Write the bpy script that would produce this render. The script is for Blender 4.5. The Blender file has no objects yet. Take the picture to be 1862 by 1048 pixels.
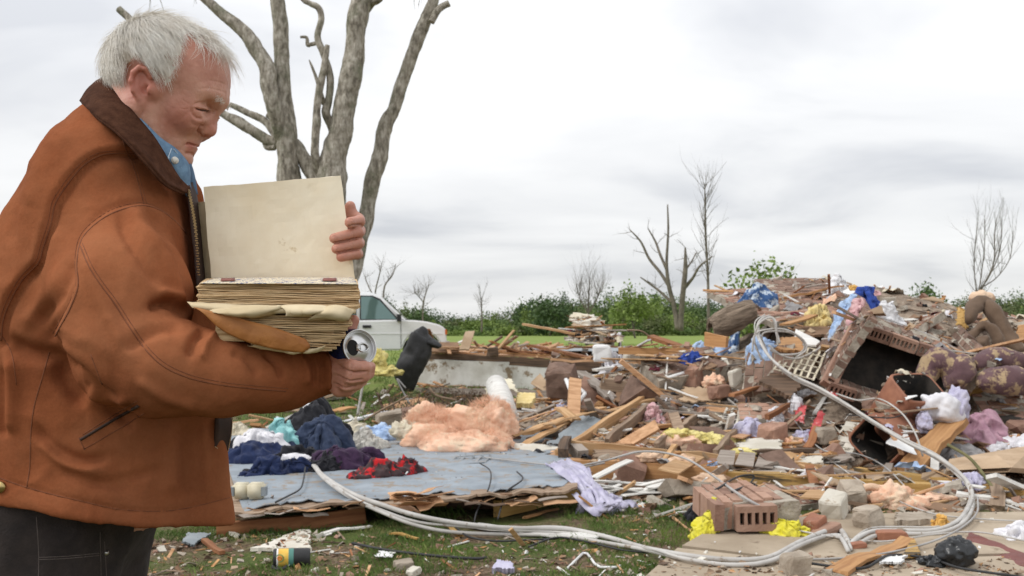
import bpy, bmesh, math, random
import numpy as np
from math import radians, sin, cos, pi
from mathutils import Vector, Matrix, Quaternion
from mathutils.bvhtree import BVHTree

# ------------------------------------------------------------------ camera, sky, sun, exposure
SC = bpy.context.scene
COL = SC.collection
H, FPX, CX, HY = 1.25, 1750.0, 931.0, 600.0      # eye height, focal length / centre / horizon of the 1862-wide photograph
cam_d = bpy.data.cameras.new('camera')
cam = bpy.data.objects.new('camera', cam_d)
COL.objects.link(cam)
cam.location = (0, 0, H)
cam.rotation_euler = (radians(90), 0, 0)
cam_d.sensor_width = 36.0
cam_d.lens = FPX / 1862 * 36
cam_d.shift_y = (HY - 524) / 1862
cam_d.clip_start = 0.05
cam_d.clip_end = 3000
cam_d.dof.use_dof = True
cam_d.dof.focus_distance = 1.75
cam_d.dof.aperture_fstop = 12
SC.camera = cam

world = bpy.data.worlds.new('World')
SC.world = world
world.use_nodes = True
wn, wl = world.node_tree.nodes, world.node_tree.links
wn.clear()
SUN_EL, SUN_ROT = radians(48), radians(250)
w_out = wn.new('ShaderNodeOutputWorld')
bg_sky = wn.new('ShaderNodeBackground')
bg_cloud = wn.new('ShaderNodeBackground')
mixs = wn.new('ShaderNodeMixShader')
sky = wn.new('ShaderNodeTexSky')
sky.sky_type = 'NISHITA'
sky.sun_disc = False
sky.sun_elevation = SUN_EL
sky.sun_rotation = SUN_ROT
sky.air_density = 1.0
wl.new(sky.outputs[0], bg_sky.inputs[0])
bg_sky.inputs[1].default_value = 0.10
# cloud deck: soft banks seen in perspective on a plane overhead
geo = wn.new('ShaderNodeTexCoord')
sep = wn.new('ShaderNodeSeparateXYZ')
wl.new(geo.outputs['Generated'], sep.inputs[0])
mx = wn.new('ShaderNodeMath'); mx.operation = 'MAXIMUM'; mx.inputs[1].default_value = 0.0
wl.new(sep.outputs[2], mx.inputs[0])
ad = wn.new('ShaderNodeMath'); ad.operation = 'ADD'; ad.inputs[1].default_value = 0.16
wl.new(mx.outputs[0], ad.inputs[0])
dx = wn.new('ShaderNodeMath'); dx.operation = 'DIVIDE'
dy = wn.new('ShaderNodeMath'); dy.operation = 'DIVIDE'
wl.new(sep.outputs[0], dx.inputs[0]); wl.new(ad.outputs[0], dx.inputs[1])
wl.new(sep.outputs[1], dy.inputs[0]); wl.new(ad.outputs[0], dy.inputs[1])
cmb = wn.new('ShaderNodeCombineXYZ')
wl.new(dx.outputs[0], cmb.inputs[0]); wl.new(dy.outputs[0], cmb.inputs[1])
mp = wn.new('ShaderNodeMapping'); mp.inputs['Scale'].default_value = (0.8, 0.95, 1); mp.inputs['Location'].default_value = (3.1, 1.25, 0)
wl.new(cmb.outputs[0], mp.inputs[0])
nz = wn.new('ShaderNodeTexNoise'); nz.inputs['Scale'].default_value = 1.15; nz.inputs['Detail'].default_value = 5.0
nz.inputs['Roughness'].default_value = 0.5; nz.inputs['Distortion'].default_value = 0.35
wl.new(mp.outputs[0], nz.inputs['Vector'])
cr = wn.new('ShaderNodeValToRGB')
e = cr.color_ramp.elements
e[0].position = 0.33; e[0].color = (0.66, 0.675, 0.71, 1)
e[1].position = 0.66; e[1].color = (0.985, 0.985, 0.985, 1)
m_ = e.new(0.48); m_.color = (0.87, 0.875, 0.885, 1)
wl.new(nz.outputs['Fac'], cr.inputs[0])
# the deck thins and greys a little towards the horizon
hz = wn.new('ShaderNodeMapRange'); hz.inputs['From Min'].default_value = 0.0; hz.inputs['From Max'].default_value = 0.34
hz.inputs['To Min'].default_value = 0.80; hz.inputs['To Max'].default_value = 1.16
wl.new(sep.outputs[2], hz.inputs[0])
mulc = wn.new('ShaderNodeVectorMath'); mulc.operation = 'SCALE'
wl.new(cr.outputs[0], mulc.inputs[0]); wl.new(hz.outputs[0], mulc.inputs['Scale'])
wl.new(mulc.outputs[0], bg_cloud.inputs[0])
bg_cloud.inputs[1].default_value = 0.98
mixs.inputs[0].default_value = 0.93
wl.new(bg_sky.outputs[0], mixs.inputs[1]); wl.new(bg_cloud.outputs[0], mixs.inputs[2])
wl.new(mixs.outputs[0], w_out.inputs[0])

sun_d = bpy.data.lights.new('sun', 'SUN')
sun_d.energy = 1.5
sun_d.angle = radians(25)
sun_d.color = (1.0, 0.97, 0.93)
sun = bpy.data.objects.new('sun', sun_d)
COL.objects.link(sun)
sun.rotation_euler = (radians(14), radians(-40), 0)   # high, from the man's back

SC.view_settings.view_transform = 'Standard'
SC.view_settings.look = 'None'
SC.view_settings.exposure = 0.2
SC.view_settings.gamma = 1
SC.view_settings.use_curve_mapping = False
SC.render.engine = 'CYCLES'
SC.cycles.max_bounces = 6
SC.cycles.use_denoising = True

rnd = random.Random(11)
rng = np.random.default_rng(11)

def P(px, py, Y):
    """the point at distance Y that the photograph shows at pixel (px, py)"""
    return Vector(((px - CX) / FPX * Y, Y, H - (py - HY) / FPX * Y))
def PX(v):
    return (CX + v[0] / v[1] * FPX, HY - (v[2] - H) / v[1] * FPX)

# ------------------------------------------------------------------ noise (numpy)
def _hash(ix, iy, iz, s):
    n = (ix.astype(np.int64) * 374761393 + iy.astype(np.int64) * 668265263 + iz.astype(np.int64) * 2147483647 + s * 1274126177) & 0xffffffff
    n = ((n ^ (n >> 13)) * 1274126177) & 0xffffffff
    n = n ^ (n >> 16)
    return (n & 0xffff).astype(np.float32) / 32767.5 - 1.0
def vnoise(p, s=0):
    p = np.asarray(p, dtype=np.float32)
    i = np.floor(p).astype(np.int64); f = p - i
    u = f * f * f * (f * (f * 6 - 15) + 10)
    x, y, z = i[..., 0], i[..., 1], i[..., 2]
    r = 0
    for dx_ in (0, 1):
        for dy_ in (0, 1):
            for dz_ in (0, 1):
                w = (u[..., 0] if dx_ else 1 - u[..., 0]) * (u[..., 1] if dy_ else 1 - u[..., 1]) * (u[..., 2] if dz_ else 1 - u[..., 2])
                r = r + w * _hash(x + dx_, y + dy_, z + dz_, s)
    return r
def fbm(p, octv=4, s=0, gain=0.5):
    p = np.asarray(p, dtype=np.float32)
    a, r, t = 1.0, 0, 0
    for k in range(octv):
        r = r + a * vnoise(p * (2.03 ** k) + k * 7.3, s + k); t += a; a *= gain
    return r / t
def ridged(p, octv=3, s=0, gain=0.55):
    p = np.asarray(p, dtype=np.float32)
    a, r, t = 1.0, 0, 0
    for k in range(octv):
        r = r + a * (1 - 2.2 * np.abs(vnoise(p * (2.07 ** k) + k * 3.7, s + k))); t += a; a *= gain
    return r / t

# ------------------------------------------------------------------ materials
def new_mat(name):
    m = bpy.data.materials.new(name); m.use_nodes = True
    nt = m.node_tree
    return m, nt.nodes, nt.links, nt.nodes['Principled BSDF']
def lin(c):
    return tuple(((v / 255) / 12.92 if v / 255 <= 0.04045 else ((v / 255 + 0.055) / 1.055) ** 2.4) for v in c)
def mat(name, c1, c2=None, scale=8, rough=0.85, bump=0.25, bscale=60, stretch=(1, 1, 1), detail=5, spots=None, spot_scale=20, spot_amt=0.62,
        metal=0, sss=0, sheen=0, coord='Object', bdist=0.004, contrast=(0.35, 0.65), per_object=0.0, spec=None):
    """two-colour noise, optional spots of a third colour, fine relief"""
    m, N, L, b = new_mat(name)
    tc = N.new('ShaderNodeTexCoord')
    mpp = N.new('ShaderNodeMapping'); mpp.inputs['Scale'].default_value = stretch
    L.new(tc.outputs[coord], mpp.inputs[0])
    vec = mpp.outputs[0]
    oi = N.new('ShaderNodeObjectInfo')
    add = N.new('ShaderNodeVectorMath'); add.operation = 'ADD'
    sc_ = N.new('ShaderNodeMath'); sc_.operation = 'MULTIPLY'; sc_.inputs[1].default_value = 37.0
    L.new(oi.outputs['Random'], sc_.inputs[0])
    L.new(vec, add.inputs[0]); L.new(sc_.outputs[0], add.inputs[1]); vec = add.outputs[0]
    n1 = N.new('ShaderNodeTexNoise'); n1.inputs['Scale'].default_value = scale; n1.inputs['Detail'].default_value = detail
    n1.inputs['Roughness'].default_value = 0.6
    L.new(vec, n1.inputs['Vector'])
    r = N.new('ShaderNodeValToRGB')
    r.color_ramp.elements[0].position, r.color_ramp.elements[1].position = contrast
    r.color_ramp.elements[0].color = (*c1, 1); r.color_ramp.elements[1].color = (*(c2 or c1), 1)
    L.new(n1.outputs['Fac'], r.inputs[0])
    col = r.outputs[0]
    if spots:
        n2 = N.new('ShaderNodeTexNoise'); n2.inputs['Scale'].default_value = spot_scale; n2.inputs['Detail'].default_value = 6
        n2.inputs['Roughness'].default_value = 0.7
        L.new(vec, n2.inputs['Vector'])
        r2 = N.new('ShaderNodeValToRGB'); r2.color_ramp.elements[0].position = spot_amt; r2.color_ramp.elements[1].position = min(1, spot_amt + 0.06)
        r2.color_ramp.elements[0].color = (0, 0, 0, 1); r2.color_ramp.elements[1].color = (1, 1, 1, 1)
        L.new(n2.outputs['Fac'], r2.inputs[0])
        mixc = N.new('ShaderNodeMix'); mixc.data_type = 'RGBA'
        L.new(r2.outputs[0], mixc.inputs[0]); L.new(col, mixc.inputs[6]); mixc.inputs[7].default_value = (*spots, 1)
        col = mixc.outputs[2]
    if per_object:
        hs = N.new('ShaderNodeHueSaturation')
        mr = N.new('ShaderNodeMapRange'); mr.inputs['To Min'].default_value = 1 - per_object; mr.inputs['To Max'].default_value = 1 + per_object
        L.new(oi.outputs['Random'], mr.inputs[0]); L.new(mr.outputs[0], hs.inputs['Value'])
        L.new(col, hs.inputs['Color']); col = hs.outputs[0]
    L.new(col, b.inputs['Base Color'])
    b.inputs['Roughness'].default_value = rough
    b.inputs['Metallic'].default_value = metal
    if spec is not None: b.inputs['Specular IOR Level'].default_value = spec
    if sss:
        b.inputs['Subsurface Weight'].default_value = sss
        b.inputs['Subsurface Radius'].default_value = (0.010, 0.004, 0.002); b.inputs['Subsurface Scale'].default_value = 1.0
    if sheen:
        b.inputs['Sheen Weight'].default_value = sheen; b.inputs['Sheen Roughness'].default_value = 0.5
    if bump:
        n3 = N.new('ShaderNodeTexNoise'); n3.inputs['Scale'].default_value = bscale; n3.inputs['Detail'].default_value = 4
        L.new(vec, n3.inputs['Vector'])
        bp = N.new('ShaderNodeBump'); bp.inputs['Strength'].default_value = bump; bp.inputs['Distance'].default_value = bdist
        L.new(n3.outputs['Fac'], bp.inputs['Height']); L.new(bp.outputs[0], b.inputs['Normal'])
    return m
def wood(name, c1, c2, dirt=None, dirt_amt=0.6, rough=0.8, grain=1.0, per=0.15):
    """grain runs along the piece's own X axis"""
    return mat(name, c1, c2, scale=5 * grain, stretch=(0.35, 6, 6), rough=rough, bump=0.35, bscale=14, detail=8, contrast=(0.36, 0.64),
               spots=dirt, spot_scale=1.6, spot_amt=dirt_amt, per_object=per, bdist=0.004)

# ------------------------------------------------------------------ object helpers
def tag(o, label=None, cat=None, group=None, kind=None):
    if label: o['label'] = label
    if cat: o['category'] = cat; o['kind'] = 'thing'
    if group: o['group'] = group
    if kind: o['kind'] = kind
    return o
def link(name, me, m=None, parent=None, loc=None):
    o = bpy.data.objects.new(name, me); COL.objects.link(o)
    if m is not None and me is not None and len(me.materials) == 0:
        for k in (m if isinstance(m, (list, tuple)) else [m]): me.materials.append(k)
    if loc is not None: o.location = loc
    if parent is not None: o.parent = parent
    return o
def empty(name, loc=(0, 0, 0), label=None, cat=None, group=None):
    o = bpy.data.objects.new(name, None); COL.objects.link(o); o.location = loc
    return tag(o, label, cat, group)
def mesh_np(name, V, F, m=None, parent=None, smooth=True, loc=None, mat_idx=None):
    """V (n,3), F (k,3|4) arrays -> object"""
    V = np.asarray(V, dtype=np.float32); F = np.asarray(F, dtype=np.int32)
    me = bpy.data.meshes.new(name)
    k, c = F.shape
    me.vertices.add(len(V)); me.vertices.foreach_set('co', V.ravel())
    me.loops.add(k * c); me.loops.foreach_set('vertex_index', F.ravel())
    me.polygons.add(k); me.polygons.foreach_set('loop_start', np.arange(0, k * c, c, dtype=np.int32))
    me.polygons.foreach_set('use_smooth', np.full(k, smooth))
    me.update(calc_edges=True); me.validate()
    o = link(name, me, m, parent, loc)
    if mat_idx is not None: me.polygons.foreach_set('material_index', np.asarray(mat_idx, dtype=np.int32))
    return o
def mesh_py(name, verts, faces, m=None, parent=None, smooth=False, loc=None):
    me = bpy.data.meshes.new(name)
    me.from_pydata([tuple(v) for v in verts], [], faces); me.update()
    if smooth: me.shade_smooth()
    return link(name, me, m, parent, loc)
def localize(o, origin):
    """put an unparented mesh object's origin at a point of its own"""
    origin = Vector(origin)
    o.data.transform(Matrix.Translation(-origin)); o.location = origin
    return o

# things that other things rest on: ray targets
SUP = []
def support(o):
    dg = bpy.context.evaluated_depsgraph_get()
    me = o.data
    mw = o.matrix_basis.copy()
    if o.parent is not None: mw = o.parent.matrix_basis @ mw
    vs = [mw @ v.co for v in me.vertices]
    SUP.append(BVHTree.FromPolygons(vs, [tuple(p.vertices) for p in me.polygons]))
    return o
def R(px, py, lift=0.0):
    """first supporting surface seen at a pixel of the photograph"""
    o = Vector((0, 0, H)); d = Vector(((px - CX) / FPX, 1, -(py - HY) / FPX)).normalized()
    best = None
    for t in SUP:
        h_ = t.ray_cast(o, d, 400)
        if h_[0] is not None and (best is None or h_[3] < best[1]): best = (h_[0], h_[3])
    if best is None:
        p = P(px, py, 30)
    else: p = best[0].copy()
    p.z += lift
    return p
def zat(x, y, default=0.0):
    best = None
    for t in SUP:
        h_ = t.ray_cast(Vector((x, y, 20)), Vector((0, 0, -1)), 60)
        if h_[0] is not None and (best is None or h_[0].z > best): best = h_[0].z
    return default if best is None else best

# ------------------------------------------------------------------ implicit surfaces
def smin(a, b, k):
    if k <= 0: return np.minimum(a, b)
    h = np.maximum(k - np.abs(a - b), 0) / k
    return np.minimum(a, b) - h * h * k * 0.25
def smax(a, b, k): return -smin(-a, -b, k)
class Field:
    def __init__(s, lo, hi, h):
        s.h = h; s.lo = np.array(lo, dtype=np.float32)
        n = [int(math.ceil((hi[i] - lo[i]) / h)) + 1 for i in range(3)]
        s.x = (lo[0] + h * np.arange(n[0], dtype=np.float32))[:, None, None]
        s.y = (lo[1] + h * np.arange(n[1], dtype=np.float32))[None, :, None]
        s.z = (lo[2] + h * np.arange(n[2], dtype=np.float32))[None, None, :]
        s.d = np.full(n, 1e3, dtype=np.float32)
    def cone(s, a, b, ra, rb, sy=1.0):
        a = np.array(a, dtype=np.float32); b = np.array(b, dtype=np.float32); ab = b - a
        L2 = float(ab @ ab) + 1e-12
        X, Y, Z = s.x - a[0], (s.y - a[1]), s.z - a[2]
        t = np.clip((X * ab[0] + Y * ab[1] + Z * ab[2]) / L2, 0, 1)
        d = np.sqrt((X - t * ab[0]) ** 2 + ((Y - t * ab[1]) / sy) ** 2 + (Z - t * ab[2]) ** 2)
        return d - (ra + t * (rb - ra))
    def ell(s, c, r, pitch=0.0, yaw=0.0, roll=0.0):
        """ellipsoid; r = (along fwd, lateral, along up); pitch turns fwd (x) down"""
        X, Y, Z = s.x - c[0], s.y - c[1], s.z - c[2]
        if yaw: X, Y = X * cos(yaw) + Y * sin(yaw), -X * sin(yaw) + Y * cos(yaw)
        if pitch: X, Z = X * cos(pitch) - Z * sin(pitch), X * sin(pitch) + Z * cos(pitch)
        if roll: Y, Z = Y * cos(roll) + Z * sin(roll), -Y * sin(roll) + Z * cos(roll)
        k0 = np.sqrt((X / r[0]) ** 2 + (Y / r[1]) ** 2 + (Z / r[2]) ** 2)
        k1 = np.sqrt((X / r[0] ** 2) ** 2 + (Y / r[1] ** 2) ** 2 + (Z / r[2] ** 2) ** 2) + 1e-9
        return k0 * (k0 - 1) / k1
    def chain(s, pts, k=0.01):
        r = None
        for (a, ra), (b, rb) in zip(pts[:-1], pts[1:]):
            c = s.cone(a, b, ra, rb)
            r = c if r is None else smin(r, c, k)
        return r
    def add(s, d, k=0.0): s.d = smin(s.d, d, k).astype(np.float32)
    def cut(s, d, k=0.0): s.d = smax(s.d, -d, k).astype(np.float32)
    def keep(s, d, k=0.0): s.d = smax(s.d, d, k).astype(np.float32)
    def mesh(s):
        F = s.d; inn = F < 0
        nx, ny, nz_ = F.shape
        cnt = np.zeros((nx - 1, ny - 1, nz_ - 1), dtype=np.int8)
        for i in (0, 1):
            for j in (0, 1):
                for k in (0, 1):
                    cnt += inn[i:nx - 1 + i, j:ny - 1 + j, k:nz_ - 1 + k]
        act = (cnt > 0) & (cnt < 8)
        ids = np.full(act.shape, -1, dtype=np.int32)
        ci = np.argwhere(act); ids[act] = np.arange(len(ci))
        corner = [(i, j, k) for i in (0, 1) for j in (0, 1) for k in (0, 1)]
        vals = {c: F[ci[:, 0] + c[0], ci[:, 1] + c[1], ci[:, 2] + c[2]] for c in corner}
        acc = np.zeros((len(ci), 3), dtype=np.float64); n = np.zeros(len(ci))
        for a in corner:
            for ax in range(3):
                if a[ax] == 0:
                    b = list(a); b[ax] = 1; b = tuple(b)
                    va, vb = vals[a], vals[b]
                    m = (va < 0) != (vb < 0)
                    t = np.where(m, va / np.where(m, va - vb, 1), 0)
                    q = np.array(a, dtype=np.float64)[None, :].repeat(len(ci), 0); q[:, ax] = t
                    acc[m] += q[m]; n[m] += 1
        V = (ci + acc / n[:, None]) * s.h + s.lo
        faces = []
        for ax in range(3):
            sl0 = [slice(None)] * 3; sl1 = [slice(None)] * 3
            sl0[ax] = slice(0, -1); sl1[ax] = slice(1, None)
            A, B = inn[tuple(sl0)], inn[tuple(sl1)]
            e = np.argwhere(A != B)
            o1, o2 = [(1, 2), (2, 0), (0, 1)][ax]
            ok = (e[:, o1] > 0) & (e[:, o2] > 0) & (e[:, o1] < F.shape[o1] - 1) & (e[:, o2] < F.shape[o2] - 1)
            e = e[ok]
            def g(d1, d2):
                q = e.copy(); q[:, o1] -= d1; q[:, o2] -= d2
                return ids[q[:, 0], q[:, 1], q[:, 2]]
            q = np.stack([g(1, 1), g(0, 1), g(0, 0), g(1, 0)], 1)
            flip = ~A[e[:, 0], e[:, 1], e[:, 2]]
            q[flip] = q[flip][:, ::-1]
            faces.append(q)
        return V, np.concatenate(faces)
def vnormals(V, F):
    n = np.zeros_like(V, dtype=np.float64)
    fn = np.cross(V[F[:, 2]] - V[F[:, 0]], V[F[:, 3]] - V[F[:, 1]]) if F.shape[1] == 4 else np.cross(V[F[:, 1]] - V[F[:, 0]], V[F[:, 2]] - V[F[:, 0]])
    for k in range(F.shape[1]): np.add.at(n, F[:, k], fn)
    return n / (np.linalg.norm(n, axis=1, keepdims=True) + 1e-12)
def smooth_v(V, F, it=2, lam=0.5):
    e = np.concatenate([F[:, [k, (k + 1) % F.shape[1]]] for k in range(F.shape[1])])
    e = np.concatenate([e, e[:, ::-1]])
    cnt = np.bincount(e[:, 0], minlength=len(V))[:, None]
    for _ in range(it):
        a = np.stack([np.bincount(e[:, 0], weights=V[e[:, 1], k], minlength=len(V)) for k in range(3)], 1) / cnt
        V = V + lam * (a - V)
    return V
def proj(V):
    return np.stack([CX + V[:, 0] / V[:, 1] * FPX, HY - (V[:, 2] - H) / V[:, 1] * FPX], 1)
def catmull(pts, n):
    """resample a polyline (k,d) smoothly to n points"""
    p = np.asarray([tuple(q) for q in pts], dtype=np.float64)
    p = np.concatenate([[2 * p[0] - p[1]], p, [2 * p[-1] - p[-2]]])
    k = len(p) - 3
    t = np.linspace(0, k, n); i = np.clip(t.astype(int), 0, k - 1); f = (t - i)[:, None]
    p0, p1, p2, p3 = p[i], p[i + 1], p[i + 2], p[i + 3]
    return 0.5 * (2 * p1 + (p2 - p0) * f + (2 * p0 - 5 * p1 + 4 * p2 - p3) * f * f + (3 * p1 - p0 - 3 * p2 + p3) * f ** 3)
def seg_dist(Q, L):
    """distance and side of 2D points Q to polyline L, with the arc position 0..1"""
    L = np.asarray(L, dtype=np.float64)
    best = np.full(len(Q), 1e9); side = np.zeros(len(Q)); arc = np.zeros(len(Q))
    seg = np.linalg.norm(np.diff(L, axis=0), axis=1); tot = seg.sum(); run = 0
    for a, b, s in zip(L[:-1], L[1:], seg):
        ab = b - a; t = np.clip(((Q - a) @ ab) / (s * s + 1e-12), 0, 1)
        r = Q - a - t[:, None] * ab; d = np.linalg.norm(r, axis=1)
        m = d < best
        best[m] = d[m]; side[m] = np.sign(ab[0] * r[m, 1] - ab[1] * r[m, 0]); arc[m] = (run + t[m] * s) / tot
        run += s
    return best, side, arc
def tube_arrays(pts, r, n=6, closed_ends=True):
    """tube round a polyline; r scalar or per point"""
    p = np.asarray([tuple(q) for q in pts], dtype=np.float64); k = len(p)
    r = np.full(k, r) if np.isscalar(r) else np.asarray(r, dtype=np.float64)
    t = np.gradient(p, axis=0); t /= np.linalg.norm(t, axis=1, keepdims=True) + 1e-12
    up = np.array([0, 0, 1.0]) if abs(t[0][2]) < 0.9 else np.array([1.0, 0, 0])
    u = np.cross(t[0], up); u /= np.linalg.norm(u)
    V = []
    a = np.arange(n) / n * 2 * pi
    for i in range(k):
        u = u - t[i] * (u @ t[i]); u /= np.linalg.norm(u) + 1e-12
        v = np.cross(t[i], u)
        V.append(p[i] + r[i] * (np.cos(a)[:, None] * u + np.sin(a)[:, None] * v))
    V = np.concatenate(V)
    F = []
    for i in range(k - 1):
        for j in range(n):
            F.append((i * n + j, i * n + (j + 1) % n, (i + 1) * n + (j + 1) % n, (i + 1) * n + j))
    F = np.array(F, dtype=np.int32)
    if closed_ends:
        V = np.concatenate([V, [p[0], p[-1]]]); c0, c1 = k * n, k * n + 1
        cap = [(c0, (j + 1) % n, j, j) for j in range(n)] + [(c1, (k - 1) * n + j, (k - 1) * n + (j + 1) % n, (k - 1) * n + (j + 1) % n) for j in range(n)]
        capt = np.array(cap, dtype=np.int32)
        return V, F, capt[:, :3]
    return V, F, None
class Buf:
    """gathers arrays into one mesh of triangles"""
    def __init__(s): s.v, s.f, s.m, s.n = [], [], [], 0
    def add(s, V, F, mi=0):
        V = np.asarray(V, dtype=np.float32); F = np.asarray(F, dtype=np.int32)
        if F.shape[1] == 4: F = np.concatenate([F[:, :3], F[:, [0, 2, 3]]])
        s.v.append(V); s.f.append(F + s.n); s.m.append(np.full(len(F), mi)); s.n += len(V)
        return s
    def tube(s, pts, r, n=6, mi=0):
        V, F, C = tube_arrays(pts, r, n)
        F = np.concatenate([F[:, :3], F[:, [0, 2, 3]], C]); return s.add(V, F, mi)
    def box(s, c, d, M=None, mi=0):
        q = np.array([(x, y, z) for x in (-.5, .5) for y in (-.5, .5) for z in (-.5, .5)]) * np.array(d)
        if M is not None: q = q @ np.array(M.to_3x3()).T
        F = np.array([(0, 1, 3, 2), (4, 6, 7, 5), (0, 4, 5, 1), (2, 3, 7, 6), (0, 2, 6, 4), (1, 5, 7, 3)])
        return s.add(q + np.array(c), F, mi)
    def obj(s, name, m=None, parent=None, smooth=False, loc=None):
        return mesh_np(name, np.concatenate(s.v), np.concatenate(s.f), m, parent, smooth, loc, np.concatenate(s.m) if isinstance(m, (list, tuple)) else None)
def tube(name, pts, r, m, parent=None, n=8, smooth=True):
    return Buf().tube(pts, r, n).obj(name, m, parent, smooth)
# =================================================================== the land
def Tz(x, y):
    """height of the ground and of the heaped rubble on it"""
    x = np.asarray(x, dtype=np.float64); y = np.asarray(y, dtype=np.float64)
    hx = np.interp(x, [-.6, .3, 1.16, 2.0, 2.53, 3.2, 3.9, 4.6, 5.2, 5.8, 6.4, 8, 11, 14], [0, .16, .56, .72, .92, 1.20, 1.55, 1.70, 1.62, 1.50, 1.34, 1.1, .5, 0])
    yr = np.interp(x, [0, 1.5, 3, 8], [13.2, 13.0, 12.2, 12.0])
    t = np.clip((y - 7.7) / (yr - 7.7), 0, 1); up = t * t * (3 - 2 * t) * .45 + t * .55
    dn = np.clip(1 - (y - yr) / np.interp(x, [0, 3, 8], [4.5, 6, 7]), 0, 1)
    return hx * np.where(y < yr, up, dn)
def mask_heap(x, y):
    return np.clip(Tz(x, y) * 6 + np.clip((y - 6.2) * 1.2, 0, 1) * np.clip((x - .9 + (y - 7) * .2) * 1.5, 0, 1) * np.clip((17 - y) * .5, 0, 1), 0, 1)
def Gz(x, y):
    p = np.stack([x, y, np.zeros_like(x)], -1)
    near = np.clip(1 - (y - 30) / 60, 0, 1)
    return fbm(p * .9, 3, 2) * .035 * near + fbm(p * 6, 3, 6) * .010 * near * (y < 40) + np.clip((y - 60) / 140, 0, 3) * .25 + .30 * np.clip((y - 18.5) / 4, 0, 1) ** 2 * (3 - 2 * np.clip((y - 18.5) / 4, 0, 1))
xs = np.unique(np.concatenate([np.linspace(-900, -60, 22), np.linspace(-60, -9, 30), np.linspace(-9, 12, 260), np.linspace(12, 60, 30), np.linspace(60, 900, 22)]))
ys = np.unique(np.concatenate([np.linspace(-300, -4, 14), np.linspace(-4, 3.5, 20), np.linspace(3.5, 24, 270), np.linspace(24, 80, 60), np.linspace(80, 1800, 40)]))
Xg, Yg = np.meshgrid(xs, ys)
def grid_obj(name, X, Y, Z, m, keep=None, smooth=True, loc=None):
    ny, nx = X.shape
    V = np.stack([X, Y, Z], -1).reshape(-1, 3)
    i = (np.arange(ny - 1)[:, None] * nx + np.arange(nx - 1)[None]).ravel()
    F = np.stack([i, i + 1, i + 1 + nx, i + nx], 1)
    if keep is not None: F = F[keep.ravel()[F].any(1)]
    return mesh_np(name, V, F, m, None, smooth)
# soil, thatch and grass in patches
m_ground, N, L, b = new_mat('ground_soil')
tc = N.new('ShaderNodeTexCoord')
def nnode(sc, det=6, rough=.6, dist=0):
    n = N.new('ShaderNodeTexNoise'); n.inputs['Scale'].default_value = sc; n.inputs['Detail'].default_value = det; n.inputs['Roughness'].default_value = rough; n.inputs['Distortion'].default_value = dist
    L.new(tc.outputs['Object'], n.inputs['Vector']); return n
def ramp(src, stops):
    r = N.new('ShaderNodeValToRGB'); e = r.color_ramp.elements
    e[0].position, e[0].color = stops[0][0], (*stops[0][1], 1); e[1].position, e[1].color = stops[-1][0], (*stops[-1][1], 1)
    for p_, c_ in stops[1:-1]: k = e.new(p_); k.color = (*c_, 1)
    L.new(src, r.inputs[0]); return r.outputs[0]
def mixn(f, a, b_):
    m = N.new('ShaderNodeMix'); m.data_type = 'RGBA'
    if isinstance(f, float): m.inputs[0].default_value = f
    else: L.new(f, m.inputs[0])
    L.new(a, m.inputs[6]); L.new(b_, m.inputs[7]); return m.outputs[2]
soil = ramp(nnode(30, 8, .7).outputs['Fac'], [(.3, (.055, .036, .022)), (.48, (.13, .088, .056)), (.60, (.24, .175, .115)), (.75, (.36, .28, .20))])
thatch = ramp(nnode(60, 8, .75, .6).outputs['Fac'], [(.32, (.035, .050, .012)), (.5, (.075, .105, .025)), (.62, (.14, .15, .05)), (.75, (.30, .24, .13))])
pm = ramp(nnode(1.7, 6, .65).outputs['Fac'], [(.43, (0, 0, 0)), (.56, (1, 1, 1))])
near_c = mixn(pm, soil, thatch)
field = ramp(nnode(.35, 8, .6).outputs['Fac'], [(.3, (.15, .205, .045)), (.5, (.20, .265, .062)), (.7, (.25, .30, .085))])
sepn = N.new('ShaderNodeSeparateXYZ'); L.new(tc.outputs['Object'], sepn.inputs[0])
mrn = N.new('ShaderNodeMapRange'); mrn.inputs['From Min'].default_value = 15; mrn.inputs['From Max'].default_value = 24; L.new(sepn.outputs[1], mrn.inputs[0])
L.new(mixn(mrn.outputs[0], near_c, field), b.inputs['Base Color'])
b.inputs['Roughness'].default_value = .95; b.inputs['Specular IOR Level'].default_value = .2
bp = N.new('ShaderNodeBump'); bp.inputs['Strength'].default_value = .8; bp.inputs['Distance'].default_value = .02
L.new(nnode(45, 8, .7).outputs['Fac'], bp.inputs['Height']); L.new(bp.outputs[0], b.inputs['Normal'])
ground = grid_obj('ground', Xg, Yg, Gz(Xg, Yg), m_ground)
tag(ground, 'patchy grass and bare soil strewn with litter', None, kind='structure'); support(ground)
# the heap of crushed plaster, soil and masonry under the wreckage
hx_ = np.arange(-.9, 15, .055); hy_ = np.arange(6.0, 21, .055)
Xh, Yh = np.meshgrid(hx_, hy_)
pp = np.stack([Xh, Yh, Xh * 0], -1)
mk = mask_heap(Xh, Yh)
Zh = Tz(Xh, Yh) + Gz(Xh, Yh) + mk * (.03 + ridged(pp * 1.7, 3, 12) * .045 + fbm(pp * 7, 4, 14) * .045) - (1 - mk) * .06
m_rubble = mat('crushed_rubble', (.10, .070, .048), (.36, .28, .21), scale=9, rough=.95, bump=1, bscale=45, bdist=.02, detail=9, contrast=(.36, .64), spots=(.60, .56, .48), spot_scale=26, spot_amt=.62)
heap_o = grid_obj('rubble_heap', Xh, Yh, Zh, m_rubble, mk > .01)
tag(heap_o, 'heaped mass of crushed brick, mortar and soil under the wreckage', kind='stuff'); support(heap_o)
def G(px, py, z=0.0):
    """point of the level z seen at a pixel"""
    Y = (H - z) * FPX / (py - HY)
    return P(px, py, Y)

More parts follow.
